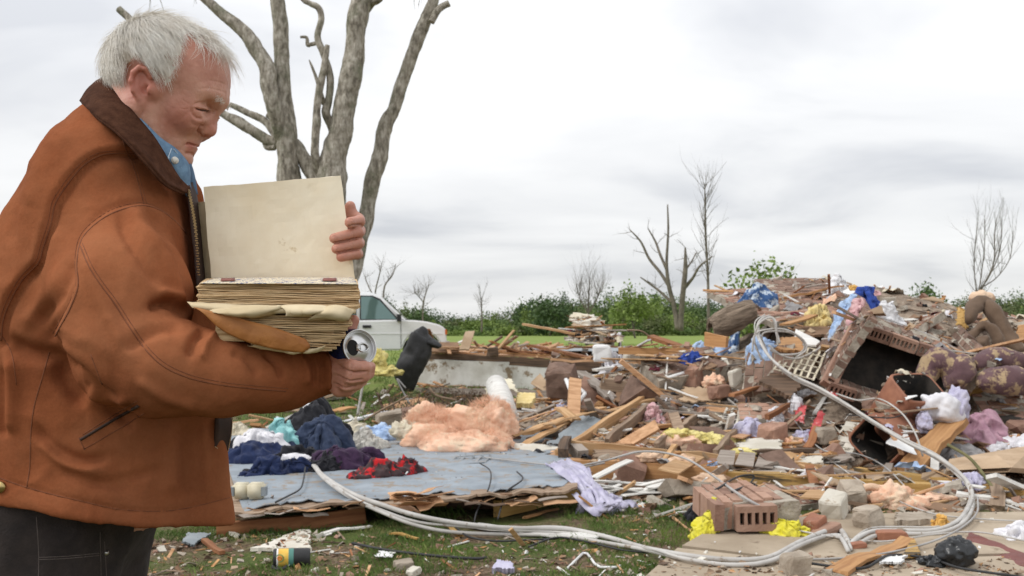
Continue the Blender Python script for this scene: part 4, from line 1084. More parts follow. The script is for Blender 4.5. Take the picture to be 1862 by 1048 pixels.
# wall lying on top of the heap
brick_panel('brick_wall_piece', 'big slab of fallen red-brown brick wall at the very top of the heap', (1405, 592, 11.2), (1600, 575, 11.6), (1440, 538, 12.6), 'brick', seed=3, keep=rag(.08, .08), miss=.02)
brick_panel('brick_wall_piece', 'upper brick wall edge standing against the sky under the white shirt', (1452, 556, 12.1), (1608, 552, 12.4), (1480, 522, 13.1), 'brick_d', seed=5, keep=rag(.1, .12, 2), miss=.03)
brick_panel('brick_wall_piece', 'brick wall piece stood on end, its tall bricks outlined by pale mortar', (1352, 718, 9.8), (1360, 640, 10.15), (1440, 716, 9.6), 'brick_d', seed=8, miss=0, h=.085)
brick_panel('brick_wall_piece', 'long low brick piece lying flat with two rows showing, in the middle of the rubble', (1345, 772, 9.25), (1482, 770, 9.15), (1350, 742, 9.5), 'brick_o', seed=9, miss=.0, d=.12)
brick_panel('brick_wall_piece', 'curved brick piece of small dark bricks sliding down beside the cable bend', (1648, 858, 7.7), (1765, 925, 7.0), (1700, 842, 8.1), 'brick_d', seed=11, keep=rag(.2, .2), miss=.04, l=.115, h=.062)
brick_panel('brick_wall_piece', 'thick dark brick lump under the pale blue towel', (1200, 706, 10.4), (1340, 676, 10.6), (1205, 668, 10.8), 'brick_d', seed=12, keep=rag(.15, .1, 1), d=.20)
brick_panel('brick_wall_piece', 'broken brick and mortar chunk with split cores beside the cream block', (1455, 928, 6.75), (1532, 918, 6.7), (1460, 893, 6.9), 'brick', seed=14, miss=.05, cores=3)
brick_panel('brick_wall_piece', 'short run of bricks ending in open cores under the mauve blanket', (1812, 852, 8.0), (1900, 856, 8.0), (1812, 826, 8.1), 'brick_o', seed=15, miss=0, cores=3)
# near block of bricks on edge, open cores facing us
root = empty('brick_block', P(1310, 965, 6.1), 'block of tan-red bricks still mortared together, five open cores facing out, resting on the walk', 'brick block')
zb_ = .075
o_ = Vector((P(1338, 970, 5.53).x, 5.53, zb_ + .012))
Ux = Vector((1, .06, .02))
mortar_slab(root, o_ + Vector((-.075, .34, .01)), Ux, (0, 0, 1), .46, .145, .60, .012, sup=True)
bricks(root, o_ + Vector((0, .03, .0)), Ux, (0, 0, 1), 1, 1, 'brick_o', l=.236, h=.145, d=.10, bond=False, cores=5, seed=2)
for k in range(8):                                             # thin courses standing on edge, running back
    x_ = -.098 + k * .0645
    for r in range(3):
        y_ = (.0 if k < 2 else .085) + r * .212 + (k % 2) * .05 + (.05 if k > 5 else 0)
        if (k > 5 and r == 2) or (k == 7 and r == 0): continue
        bricks(root, o_ + Ux * x_ + Vector((0, y_, .004 + .002 * (k % 2))), (0, 1, .012), (0, 0, 1), 1, 1, 'brick_o' if (k + r) % 3 else 'brick', l=.205, h=.150 + .004 * (k % 3), d=.054, bond=False, seed=20 + k + r * 9)

# chimney: a square brick shaft lying open towards us
ch = empty('brick_chimney', P(1590, 690, 9.3), 'toppled hollow brick chimney lying on the heap, dark inside, cored bricks round its mouth', 'chimney')
c00, c01, c11, c10 = P(1504, 702, 9.2), P(1558, 596, 9.5), P(1762, 664, 9.4), P(1708, 768, 9.1)     # mouth, outer corners
back = Vector((.42, 1.55, .30)); th_ = .10
def wall4(a, b, seed):
    """one wall of the shaft: mouth edge a-b, running back"""
    U = (b - a); nrm = U.cross(back).normalized()
    nu = max(1, round(back.length / .204)); nv = max(1, round(U.length / .07))
    bricks(ch, a, back, U, nu, nv, 'brick_d', seed=seed, miss=.02, keep=lambda u, v, g: g.random() > max(0, u - .75))
    mortar_slab(ch, a, back, U, back.length, U.length, .092, .006, sup=True)
wall4(c00, c01, 31); wall4(c01, c11, 32); wall4(c10, c11, 33); wall4(c00, c10, 34)
def rim(a, b, n, seed, wide, skip=()):
    U = (b - a) / n; F_ = (-back).normalized()
    for k in range(n):
        if k in skip: continue
        Vd = F_.cross(U).normalized()
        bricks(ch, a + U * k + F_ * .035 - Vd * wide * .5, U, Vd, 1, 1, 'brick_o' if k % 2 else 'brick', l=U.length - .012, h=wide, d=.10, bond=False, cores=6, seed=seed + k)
rim(c00, c01, 2, 5, .135); rim(c01 + (c11 - c01) * .06, c11, 4, 15, .125, (3,)); rim(c00, c10, 4, 35, .11, (1, 3))
cc = (c00 + c01 + c11 + c10) / 4
mesh_py('shaft_shade', [v + (cc - v) * .04 + back * .0 - ch.location for v in (c00, c01, c11, c10)] + [v + (cc - v) * .10 + back * .16 - ch.location for v in (c00, c01, c11, c10)],
        [(0, 1, 5, 4), (1, 2, 6, 5), (2, 3, 7, 6), (3, 0, 4, 7), (4, 5, 6, 7)], M['soot_and_shade'], ch)  # black box closed just behind the mouth, shade of the shaft as colour
pl_ = plate('mortar_crust', None, None, [c01 + Vector((.02, .02, .045)), c11 + Vector((0, .02, .05)), c11 + back * .95 + Vector((0, 0, .05)), c01 + back * .95 + Vector((0, 0, .05))], .03, 'mortar', bend=.05, ragged=.12, freq=9, parent=ch, sup=True, nx=30, ny=30)
# clay flue liners
def flue(name, label, a, axis, w, d_, length, m='clay', wall=.022, roll=0.0):
    a = V3(a); X = Vector(axis).normalized(); Yv = Vector((0, 0, 1)).cross(X).normalized(); Zv = X.cross(Yv)
    q_ = Quaternion(X, roll); Yv = q_ @ Yv; Zv = q_ @ Zv
    def ringp(t, s):
        out = []
        for k in range(32):
            an = 2 * pi * (k + .5) / 32; cx_, sx_ = cos(an), sin(an); e = .35
            out.append(X * t + Yv * (np.sign(cx_) * abs(cx_) ** e * (w / 2 - s)) + Zv * (np.sign(sx_) * abs(sx_) ** e * (d_ / 2 - s)))
        return out
    V = ringp(0, .004) + ringp(.01, 0) + ringp(length, 0) + ringp(length, wall) + ringp(.0, wall) + ringp(-.002, .012)
    order = [(0, 1), (1, 2), (2, 3), (3, 4), (4, 5), (5, 0)]
    F = [(p_ * 32 + k, p_ * 32 + (k + 1) % 32, q2 * 32 + (k + 1) % 32, q2 * 32 + k) for p_, q2 in order for k in range(32)]
    mi = [0 if pq not in ((3, 4),) else 1 for pq in order for k in range(32)]
    o = mesh_np(name, V, F, [M[m], M['soot_and_shade']], None, True, tuple(a), mi); tag(o, label, 'flue liner'); support(o); return o
flue('flue_liner', 'square terracotta flue liner standing tilted with its dark mouth up, in front of the chimney', P(1672, 705, 8.45), (-.20, .55, -.70), .46, .38, .72)
flue('flue_liner', 'broken terracotta flue liner lying below the upright one, black inside', P(1592, 806, 8.15), (.62, .60, .12), .42, .36, .45, roll=.75)

# hollow log at the edge of the heap
lg = empty('hollow_log', P(1320, 590, 11.4), 'broken hollow log with furrowed bark at the top edge of the heap', 'log')
th = np.linspace(radians(-10), radians(235), 26); L0 = []
for i, (xx, zz, rr_) in enumerate(((-.20, -.03, .13), (-.10, .0, .16), (.02, .03, .17), (.16, .05, .165), (.27, .08, .15), (.36, .09, .12))):
    for t in th: L0.append((xx, rr_ * cos(t) * .9, zz + rr_ * sin(t) + .01 * sin(7 * t + i)))
nT = len(th); FF = [(i * nT + j, i * nT + j + 1, (i + 1) * nT + j + 1, (i + 1) * nT + j) for i in range(5) for j in range(nT - 1)]
L1 = [(x * .98, y * .72, z * .72 - .01) for x, y, z in L0]; n0 = len(L0)
FF += [tuple(n0 + v for v in f[::-1]) for f in FF[:]] + [(i * nT, (i + 1) * nT, n0 + (i + 1) * nT, n0 + i * nT) for i in range(5)] + [((i + 1) * nT - 1 + nT, (i + 1) * nT - 1, n0 + (i + 1) * nT - 1, n0 + (i + 1) * nT - 1 + nT) for i in range(5)]
FF += [(j, j + 1, n0 + j + 1, n0 + j) for j in range(nT - 1)] + [(5 * nT + j + 1, 5 * nT + j, n0 + 5 * nT + j, n0 + 5 * nT + j + 1) for j in range(nT - 1)]
lv = np.array(L0 + L1) + fbm(np.array(L0 + L1) * 14, 3, 3)[:, None] * .012
mesh_np('bark_shell', lv, np.array(FF), M['bark2'], lg, False).rotation_euler = (radians(20), radians(-14), radians(10))

# =================================================================== timber
big = lambda nm, lb, a, b, w, h, m, **k: board(nm, lb, a, b, w, h, m, sup=True, **k)
big('timber_beam', 'long rotted orange beam with black scars, low in front of the stud frame', (1034, 852, 7.9), (1316, 868, 7.35), .14, .165, 'orange_pine', cat='beam')
big('timber_beam', 'wet golden beam running on behind the cored brick block', (1306, 868, 7.45), (1690, 900, 7.2), .12, .125, 'yellow_wood', cat='beam')
big('timber_beam', 'golden beam end lying behind the wood and cloth under the mauve blanket', (1560, 858, 7.75), (1905, 912, 7.4), .10, .08, 'yellow_wood', cat='beam')
fr = empty('stud_frame', P(1120, 790, 9), 'fallen wall frame of nailed pale studs lying over the brick rubble', 'wall frame')
ST = [((1012, 832, 8.25), (1205, 706, 11.0), .05, .12, 'pine'), ((1040, 812, 8.3), (1372, 842, 8.1), .05, .10, 'pine'), ((1102, 806, 8.5), (1180, 742, 9.9), .045, .10, 'old_wood'),
      ((1192, 814, 8.4), (1264, 762, 9.6), .045, .09, 'old_wood'), ((1300, 826, 8.2), (1344, 782, 9.0), .045, .09, 'old_wood'), ((1040, 812, 8.34), (1060, 832, 8.1), .10, .09, 'grey_wood'), ((1160, 725, 10.6), (1300, 735, 10.4), .04, .08, 'dark_wood')]
for a, b, w, h, m in ST: board('stud', None, a, b, w, h, m, parent=fr)
plate('brick_sheathing', 'rust-brown wall sheathing sheet lying flat inside the stud frame', 'board', [(1120, 812, 8.75), (1240, 812, 8.75), (1262, 760, 9.9), (1175, 752, 9.9)], .03, 'clay', bend=.02, ragged=.05, sup=True)
plate('sheathing_board', 'dusty brown sheathing between the two longest studs of the frame', 'board', [(1062, 810, 8.6), (1100, 812, 8.6), (1190, 742, 10.2), (1168, 742, 10.2)], .02, 'tan_board', bend=.02, sup=True)
# curled planked floor piece above the frame
pf = empty('plank_floor_piece', P(1265, 735, 10), 'grey tongue-and-groove floor piece sagging over the stud frame', 'floor section')
for k in range(7):
    a = P(1190 + k * 3, 744 - k * 6, 9.9 + k * .10); b = P(1342 - k * 2, 750 - k * 6.5, 9.7 + k * .10)
    c_ = (a + b) / 2 + Vector((0, 0, -.035))
    board('plank', None, a, c_, .098, .022, 'grey_wood', parent=pf); board('plank', None, c_, b, .098, .022, 'grey_wood', parent=pf)
plate('underlay', None, None, [P(1190, 747, 9.9), P(1342, 753, 9.7), P(1330, 712, 10.5), P(1210, 706, 10.5)], .015, 'grey_wood', bend=.0, sag=.035, parent=pf, sup=True)
tp = empty('shingle_sheet', P(1350, 835, 7.8), 'strip of three grey-brown roof shingles draped over the beam', 'roof piece')
for k in range(3):
    x0 = 1300 + k * 36
    plate('shingle', None, None, [P(x0, 842 + k * 3, 7.70), P(x0 + 34, 845 + k * 3, 7.70), P(x0 + 38, 820 + k * 3, 8.05), P(x0 + 10, 818 + k * 3, 8.05)], .008, 'grey_wood', bend=.01, parent=tp)
big('timber_beam', 'straight orange-brown board bridging the middle of the wreck, end grain towards the field', (1126, 638, 12.2), (1288, 638, 12.0), .09, .085, 'orange_pine', cat='beam')
big('timber_beam', 'old brown beam lying level behind the maroon cloth', (1091, 700, 10.9), (1300, 716, 10.6), .07, .13, 'old_wood', cat='beam')
big('timber_beam', 'dark water-stained joist below the pile of broken panels', (1000, 662, 13.4), (1145, 668, 13.2), .07, .17, 'dark_wood', cat='beam')
big('timber_beam', 'thin pale board lying over the dark joist by the white meter box', (1000, 655, 13.2), (1205, 660, 12.9), .05, .03, 'cedar', cat='board')
BO = [('tapered pale board pointing at the pink insulation, lowest of the fan', (928, 824, 8.6), (1032, 766, 9.6), .085, .02, 'pine'), ('pale board sticking out level from under the fan', (930, 792, 9.0), (1040, 764, 9.6), .07, .02, 'pine'),
      ('short reddish board end standing in front of the sill pieces', (1008, 818, 8.5), (984, 852, 8.1), .07, .02, 'cedar'), ('bright new board crossing the fan towards the maroon cloth', (1016, 742, 9.9), (1048, 764, 9.5), .10, .03, 'pine'),
      ('long thin lath lying across the top of the fan', (935, 768, 9.3), (1055, 732, 10.2), .03, .012, 'cedar'), ('bowed pale strip beside the curled grey sheet metal', (990, 775, 9.2), (1082, 748, 9.6), .05, .010, 'pine'),
      ('dark grey plank lying flat between fan and frame', (1052, 740, 10), (1110, 752, 9.7), .12, .02, 'dark_wood'), ('stubby split block in the stud frame corner', (1022, 824, 8.0), (1030, 800, 8.3), .09, .09, 'dark_wood'),
      ('long straight lath lying on the skyline of the heap, below the white shirt', (1405, 548, 12.2), (1532, 520, 12.4), .05, .03, 'orange_pine'),
      ('wide orange-brown board on the slope under the yellow cloth', (1425, 590, 10.9), (1478, 574, 11.1), .16, .02, 'orange_pine'), ('orange board set on edge by the hollow log', (1283, 618, 11.0), (1322, 622, 10.7), .05, .16, 'orange_pine'),
      ('pointed red-brown board half under the curled shingles at the chimney foot', (1330, 720, 9.6), (1385, 702, 9.8), .09, .03, 'red_wood'),
      ('thick smooth brown stud end leaning beneath the white bag', (1655, 852, 7.7), (1740, 762, 8.3), .20, .06, 'orange_pine'), ('short yellow board showing between sofa arms and white bag', (1752, 716, 9.3), (1800, 704, 9.3), .14, .05, 'yellow_wood'),
      ('long orange-stained board lying askew across the walk', (1518, 1046), (1650, 988), .11, .02, 'orange_pine'), ('split orange stick in the grass below the torn floor', (800, 952, 6.3), (836, 978, 5.95), .035, .012, 'yellow_wood'),
      ('thin orange splinter in front of the golden joist', (955, 948, 6.4), (1012, 930, 6.7), .03, .012, 'orange_pine'), ('small splintered orange stick by the black cord', (712, 974, 6.0), (760, 986, 5.9), .035, .010, 'yellow_wood'),
      ('reddish stick leaning near the jacket hem', (372, 990, 5.5), (404, 1010, 5.3), .035, .02, 'red_wood'), ('bleached cedar slab on the grass behind the clothes', (556, 757, 14), (640, 742, 14.5), .28, .03, 'orange_pine'),
      ('low reddish plank beyond the pile, level with the jacket flap', (420, 772, 11.5), (470, 764, 11.5), .10, .03, 'cedar'), ('narrow reddish lath slanting between white slats', (1208, 885, 7.2), (1262, 918, 6.9), .045, .014, 'red_wood'),
      ('thin red-brown stick lying on the grass edge of the walk', (1222, 946), (1262, 974), .016, .010, 'cedar'), ('slanted tan lath leaning up from the house platform', (905, 636, 19.5), (934, 600, 19.7), .10, .03, 'pine'),
      ('long flat orange board reaching out over the field from the panel pile', (954, 590, 14.5), (1048, 608, 14.0), .11, .03, 'pine'), ('narrow brown stick lying against the clay flue', (1640, 825, 7.9), (1612, 770, 8.1), .04, .012, 'cedar'),
      ('red-brown plank piece standing beneath the red wrappers', (1470, 815, 8.4), (1486, 775, 8.6), .08, .02, 'red_wood'), ('greyed plank lying along the beam behind the tan plaster', (1495, 850, 7.75), (1640, 880, 7.5), .09, .03, 'grey_wood'),
      ('splintered brown post stub at the far edge of the rubble near the cable bend', (1812, 930, 6.9), (1818, 868, 7.2), .10, .05, 'old_wood'), ('wide pale board under the last cable bend', (1740, 905, 7.3), (1880, 925, 7.0), .12, .03, 'white_wood'),
      ('weathered board lying behind the stone lumps, under the tan arch of foam', (1480, 905, 7.0), (1590, 925, 6.9), .10, .025, 'old_wood'), ('brown timber offcut poking from the rubble by the pink scrap', (1395, 760, 9.0), (1440, 732, 9.3), .05, .05, 'red_wood')]
for i, (lb, a, b, w, h, m) in enumerate(BO): board('board', lb, a, b, w, h, m, cat='board', seed=i + 1, taper=(.75 if i % 3 else 1))
SL = [('white slat lying upright across the lavender cloth', (1086, 940), (1124, 868), .070), ('white perforated slat slanting up over the rotted beam', (1078, 868, 7.1), (1146, 836, 7.4), .075), ('white slat lying low on the grass, pointing at the brick block', (1098, 936), (1160, 914), .060),
      ('widest white slat of the fan under the beam', (1112, 908, 6.85), (1225, 874, 7.0), .10), ('long white slat behind the fan, lying nearly level', (1030, 872, 7.3), (1210, 884, 7.2), .06), ('white slat with a splintered end beside the purple scrap', (1215, 892, 7.0), (1310, 886, 7.1), .06),
      ('short white slat left on bare soil', (1158, 924, 6.7), (1196, 918, 6.75), .06), ('thin white rod nearest the yellow glove', (1190, 944), (1270, 918), .018), ('second thin white rod, crossing the first', (1190, 942), (1256, 938), .016),
      ('pale slat under the grey pipes on the grass', (862, 962, 6.0), (1088, 984, 5.75), .13), ('white strip lying along the reddish joist', (586, 975, 5.95), (676, 962, 6.1), .035), ('white quadrant strip above the shingle piece', (1216, 705, 10.3), (1268, 724, 10.0), .03),
      ('white strip in the ceiling debris beside the gold beam', (1400, 846, 7.8), (1500, 862, 7.6), .04), ('bone white slat by the white rubble near the cable bend', (1775, 842, 7.8), (1830, 826, 7.9), .03), ('long weathered white strip at the foot of the mauve blanket', (1770, 850, 7.8), (1830, 900, 7.4), .06)]
for i, (lb, a, b, w) in enumerate(SL): board('white_lath', lb, a, b, w, .010, 'white_wood', cat='slat', seed=i + 60)
for i in range(14):
    g = random.Random(i + 7)
    x0 = g.uniform(1040, 1240); board('white_lath', None, (x0, 908 - g.uniform(0, 28), 6.75 + g.uniform(0, .25)), (x0 + g.uniform(40, 110), 898 - g.uniform(0, 30), 6.85 + g.uniform(0, .25)), g.uniform(.02, .06), .008, 'white_wood', seed=i + 99)
    tag(bpy.context.scene.collection.objects[-1], 'white painted slat in the jumble below the rotted beam', 'slat', 'jumbled white slats below the beam')

# =================================================================== sheets and panels
PL = [('sheet_metal', 'curled blue-grey sheet metal below the fan of boards', 'sheet metal', [(985, 812, 8.7), (1062, 815, 8.7), (1108, 765, 9.6), (1050, 758, 9.7)], .004, 'grey_metal', .05, .05),
      ('concrete_sill', 'pale plaster-crusted sill trough beside the pink insulation', 'sill', [(900, 845, 8.35), (1025, 835, 8.3), (1035, 812, 8.7), (905, 806, 8.9)], .06, 'plaster', .03, .04),
      ('broken_wallboard', 'white-faced panel propped highest on the pile of broken panels', 'panel', [(1032, 582, 14.6), (1112, 606, 13.9), (1100, 584, 14.8), (1046, 572, 15.2)], .02, 'plaster', .03, .06),
      ('broken_wallboard', 'brown torn hardboard under the white-faced panel', 'panel', [(1036, 590, 14.3), (1112, 612, 13.9), (1114, 596, 14.4), (1048, 584, 14.8)], .015, 'tan_board', .02, .06),
      ('broken_wallboard', 'long pale panel edge at the foot of the panel pile', 'panel', [(1024, 618, 13.8), (1122, 628, 13.5), (1110, 612, 14.6), (1036, 608, 14.8)], .02, 'plaster', .02, .05),
      ('broken_wallboard', 'brown triangular panel leaning at the end of the pile under the white plastic', 'panel', [(1096, 622, 13.4), (1132, 622, 13.3), (1128, 606, 13.8), (1108, 592, 13.9)], .02, 'brown_board', .02, .08),
      ('broken_wallboard', 'dark brown panel wedged in the shade of the pile', 'panel', [(1030, 608, 14.0), (1094, 624, 13.7), (1088, 602, 14.6), (1044, 596, 14.7)], .02, 'brown_board', .02, .05),
      ('foam_sheet', 'creased cream foam lying on top of the panel pile', 'foam', [(1034, 578, 14.7), (1082, 584, 14.5), (1078, 572, 15.2), (1040, 568, 15.4)], .03, 'cream_cloth', .07, .08),
      ('flat_board', 'brown flat board standing at the corner of the house platform', 'board', [(782, 640, 19.7), (836, 640, 19.7), (834, 622, 20.1), (782, 622, 20.1)], .03, 'brown_board', .01, .02),
      ('leaning_board', 'grey-tan board leaning up on the platform edge', 'board', [(834, 636, 19.6), (854, 636, 19.6), (864, 601, 20.0), (846, 602, 20.0)], .03, 'tan_board', .01, .02),
      ('white_board', 'long white board lying down the far slope beside the blue sweater', 'board', [(1600, 572, 11.6), (1700, 572, 11.6), (1725, 550, 12.3), (1606, 542, 12.6)], .02, 'white_wood', .01, .04),
      ('white_board', 'pale greenish-white board piece above the chimney mouth', 'board', [(1575, 600, 10.2), (1625, 600, 10.2), (1648, 590, 10.6), (1590, 588, 10.7)], .012, 'plaster', .01, .03),
      ('drawer_front', 'white-edged orange board with a rounded top, beside the coiled cable', 'board', [(1442, 625, 10.1), (1485, 628, 10.0), (1492, 620, 10.3), (1446, 598, 10.8)], .02, 'white_wood', .005, .01),
      ('roof_board', 'dark brown grooved boarding below the white cable bend', 'board', [(1378, 692, 9.55), (1440, 724, 9.2), (1462, 698, 9.5), (1408, 672, 9.9)], .04, 'dark_wood', .005, .03),
      ('plaster_sheet', 'torn cream plaster sheet with a tan back, near the golden beam', 'plasterboard', [(1412, 845, 7.9), (1500, 840, 7.8), (1522, 826, 8.1), (1436, 826, 8.2)], .02, 'plaster', .03, .10),
      ('plaster_sheet', 'tan plaster slab lying flat on the curved slope past the cream sheet', 'plasterboard', [(1462, 836, 8.0), (1560, 838, 7.9), (1545, 812, 8.4), (1480, 815, 8.4)], .02, 'grey_wood', .03, .08),
      ('white_card', 'bright white torn card by the top of the cored brick block', 'card', [(1412, 900, 6.9), (1452, 898, 6.9), (1472, 882, 7.2), (1440, 888, 7.1)], .003, 'white', .02, .05),
      ('white_card', 'white printed sheet with a yellow patch propped on the flue liner', 'card', [(1608, 806, 7.9), (1668, 826, 7.7), (1650, 786, 8.1), (1622, 790, 8.1)], .004, 'white', .02, .01),
      ('gutter', 'rust-red metal gutter sloping out of the picture near the black bag', 'gutter', [(1755, 985, 5.35), (1875, 1060, 4.6), (1900, 1022, 4.85), (1762, 965, 5.6)], .006, 'red_metal', .02, .02),
      ('white_plate', 'broken white tile pieces with orange wedge, before the black bag', 'tile', [(1592, 1036), (1645, 1034), (1655, 1018), (1600, 1020)], .01, 'white', .01, .08),
      ('orange_wedge', 'pale orange wedge of wood beside the white tile', 'wood piece', [(1640, 1020), (1676, 1018), (1664, 990), (1658, 988)], .02, 'yellow_wood', .0, .01),
      ('stone_slab', 'flat pinkish stone slab below the pink insulation scrap', 'stone slab', [(1620, 958), (1708, 956), (1700, 934), (1625, 938)], .035, 'stone', .02, .05),
      ('plastic_wedge', 'ribbed beige plastic piece lying behind the yellow-banded mug', 'plastic piece', [(452, 1006, 5.5), (566, 1006, 5.5), (566, 972, 5.9), (545, 972, 5.9)], .02, 'plaster', .01, .02),
      ('slate_piece', 'broken blue-grey roof slate on the soil near the jacket hem', 'slate', [(330, 994, 5.6), (352, 1002, 5.5), (386, 978, 5.8), (340, 976, 5.85)], .012, 'grey_metal', .0, .03),
      ('carton', 'crumpled printed milk carton in the near grass', 'carton', [(893, 1046, 4.95), (938, 1046, 4.95), (932, 1020, 5.0), (902, 1016, 5.02)], .05, 'lavender', .01, .02),
      ('paper_scrap', 'torn white paper in the grass between mug and carton', 'paper', [(676, 1020, 5.25), (716, 1024, 5.2), (718, 1012, 5.3), (690, 1010, 5.35)], .004, 'white', .012, .03),
      ('cardboard', 'tan cardboard scrap under the two cream plugs', 'cardboard', [(428, 930, 6.4), (470, 925, 6.4), (478, 908, 6.7), (432, 910, 6.7)], .006, 'tan_board', .03, .05),
      ('bathtub_shell', 'curved white bathtub shell behind the brown masonry cube', 'panel', [(1000, 705, 14.2), (1066, 702, 14.2), (1062, 676, 14.6), (1000, 672, 14.6)], .02, 'white', .03, .04),
      ('stone_slab', 'pale stone slab leaning in front of the dark joist', 'stone slab', [(1100, 700, 11.2), (1160, 708, 11.0), (1140, 680, 11.6), (1108, 674, 11.8)], .05, 'stone', .02, .05),
      ('orange_board', 'bright orange round-ended tabletop beside the blue towels', 'board', [(1408, 634, 9.9), (1468, 642, 9.8), (1462, 612, 10.3), (1418, 612, 10.4)], .03, 'orange_pine', .0, .06),
      ('brown_board', 'long bare brown board lying under the bright clothes on the heap', 'board', [(1446, 612, 10.7), (1560, 606, 10.8), (1590, 590, 11.2), (1440, 592, 11.3)], .03, 'brown_board', .02, .05),
      ('mat', 'shaggy rust-coloured mat edge hanging beside the hollow log', 'mat', [(1380, 572, 11.6), (1450, 566, 11.7), (1456, 545, 12.2), (1390, 550, 12.2)], .02, 'tan_board', .03, .06)]
for nm, lb, ct, c4, t_, m, be, ra in PL: plate(nm, lb, ct, c4, t_, m, bend=be, ragged=ra, sup=(m in ('concrete', 'stone', 'brown_board', 'plaster')), freq=5)

# =================================================================== masonry lumps and blocks
CK = [('masonry_cube', 'brown masonry cube with a split corner behind the white V-shaped frame', 'masonry block', 1024, 716, .34, .34, .34, 'brick_d', 10.9, .6), ('brick_piece', 'square brown brick lump in front of the white rag', 'brick', 1407, 808, .24, .20, .2, 'brick', None, .3),
      ('stone_block', 'grey concrete block beneath the bend of the big cables', 'concrete block', 1446, 1042, .125, .10, .12, 'stone', None, .1), ('mortar_lump', 'cream mortar lump with a torn face near the cored bricks', 'mortar lump', 1518, 940, .19, .15, .14, 'plaster', None, .5),
      ('brick_shard', 'curved red-orange brick shard beside the yellow cloth', 'brick', 1482, 968, .15, .10, .10, 'clay', None, .4), ('brick_shard', 'long orange brick shard lying below the cream lump', 'brick', 1500, 972, .22, .05, .09, 'brick_o', None, .3),
      ('brick_shard', 'red brick shard under the parallel cables on the walk', 'brick', 1620, 980, .17, .05, .08, 'clay', None, .0), ('brick_shard', 'small flat red shard where the cables bend sharply', 'brick', 1558, 996, .10, .03, .06, 'clay', None, .1),
      ('stone_lump', 'rounded grey stone between mortar lump and pink slab', 'stone', 1578, 958, .16, .13, .14, 'stone', None, .3), ('stone_lump', 'brown stone lump behind the rounded grey stone', 'stone', 1548, 915, .18, .15, .16, 'stone', None, .8),
      ('wood_block', 'small square pine block under the maroon cloth', 'wood block', 1094, 748, .15, .12, .12, 'orange_pine', None, .5), ('stone_lump', 'flat brown paving stone behind the clothes pile', 'stone', 712, 776, .46, .22, .3, 'stone', 12.4, .2),
      ('stone_lump', 'darker stone at the shoulder of the pink insulation', 'stone', 745, 768, .20, .20, .2, 'brick_d', 12.2, .1), ('white_box', 'white metal meter box with a small yellow label on the dark joist', 'meter box', 1094, 656, .24, .22, .14, 'white', 12.7, .0),
      ('white_brick', 'whitish block beside the white meter box', 'block', 1150, 656, .22, .16, .2, 'plaster', 12.5, .1), ('white_brick', 'second whitish block, nearer the blue rag', 'block', 1185, 654, .26, .14, .2, 'stone', 12.4, .2),
      ('stone_lump', 'brown burnt masonry lump in the middle of the wreck behind the pale slab', 'masonry lump', 1190, 686, .34, .18, .25, 'mortar', 11.6, .3), ('stone_lump', 'tan stone under the white shelf bracket', 'stone', 1222, 700, .28, .16, .2, 'stone', 10.8, .5),
      ('brick_shard', 'reddish brick lump next to the white shelf bracket', 'brick', 1262, 700, .22, .22, .18, 'brick', 10.5, .4), ('mortar_lump', 'flat cream mortar fragment leaning on the upright brick piece', 'mortar lump', 1338, 700, .17, .17, .06, 'plaster', 9.9, .3),
      ('brick_piece', 'brick with pale mortar left of the tall dark brick piece', 'brick', 1310, 722, .22, .14, .15, 'brick', 10.0, .2), ('wood_block', 'dark end of a sawn post beside the platform edge', 'wood block', 896, 648, .22, .20, .2, 'dark_wood', 19.4, .1),
      ('stone_lump', 'grey mortar lump near the small square brick', 'stone', 1502, 806, .16, .15, .14, 'stone', 8.5, .1),
      ('brick_piece', 'burnt brick in the shadow beneath the flue mouth', 'brick', 1590, 745, .2, .12, .14, 'brick_d', 8.9, .2), 
      ('dark_block', 'sooty black masonry block under the sofa arms', 'masonry block', 1862, 790, .55, .20, .4, 'soot_and_shade', 8.9, .1), ('stone_lump', 'flat pale stone near the bottom by the paper scrap', 'stone', 735, 1036, .10, .05, .08, 'stone', None, .1), ('stone_lump', 'smaller flat stone touching the pale one', 'stone', 752, 1046, .07, .04, .06, 'plaster', None, .4),
      ('white_foam', 'white foam wedge by the far board pile', 'foam', 1075, 592, .3, .10, .2, 'plaster', 14.5, .3), ('brick_piece', 'upturned brown brick on the slope by the yellow note', 'brick', 1656, 610, .22, .10, .1, 'brick', 10.4, .2)]
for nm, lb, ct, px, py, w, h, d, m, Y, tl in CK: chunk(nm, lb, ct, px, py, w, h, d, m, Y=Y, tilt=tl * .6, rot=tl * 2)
for i, (px, py, Y, nu) in enumerate(((1618, 580, 10.9, 4),)):
    pass
brick_panel('brick_wall_piece', 'row of bricks with open cores along the top edge of the collapsed wall', (1655, 612, 10.2), (1722, 570, 10.5), (1640, 590, 11.2), 'brick', seed=44, miss=0, cores=3)
brick_panel('brick_wall_piece', 'grey mortar-smeared wall slab sloping between white board and cushions', (1600, 640, 9.9), (1770, 668, 9.7), (1700, 575, 11.4), 'brick_d', seed=45, keep=rag(.2, .15), miss=.35)

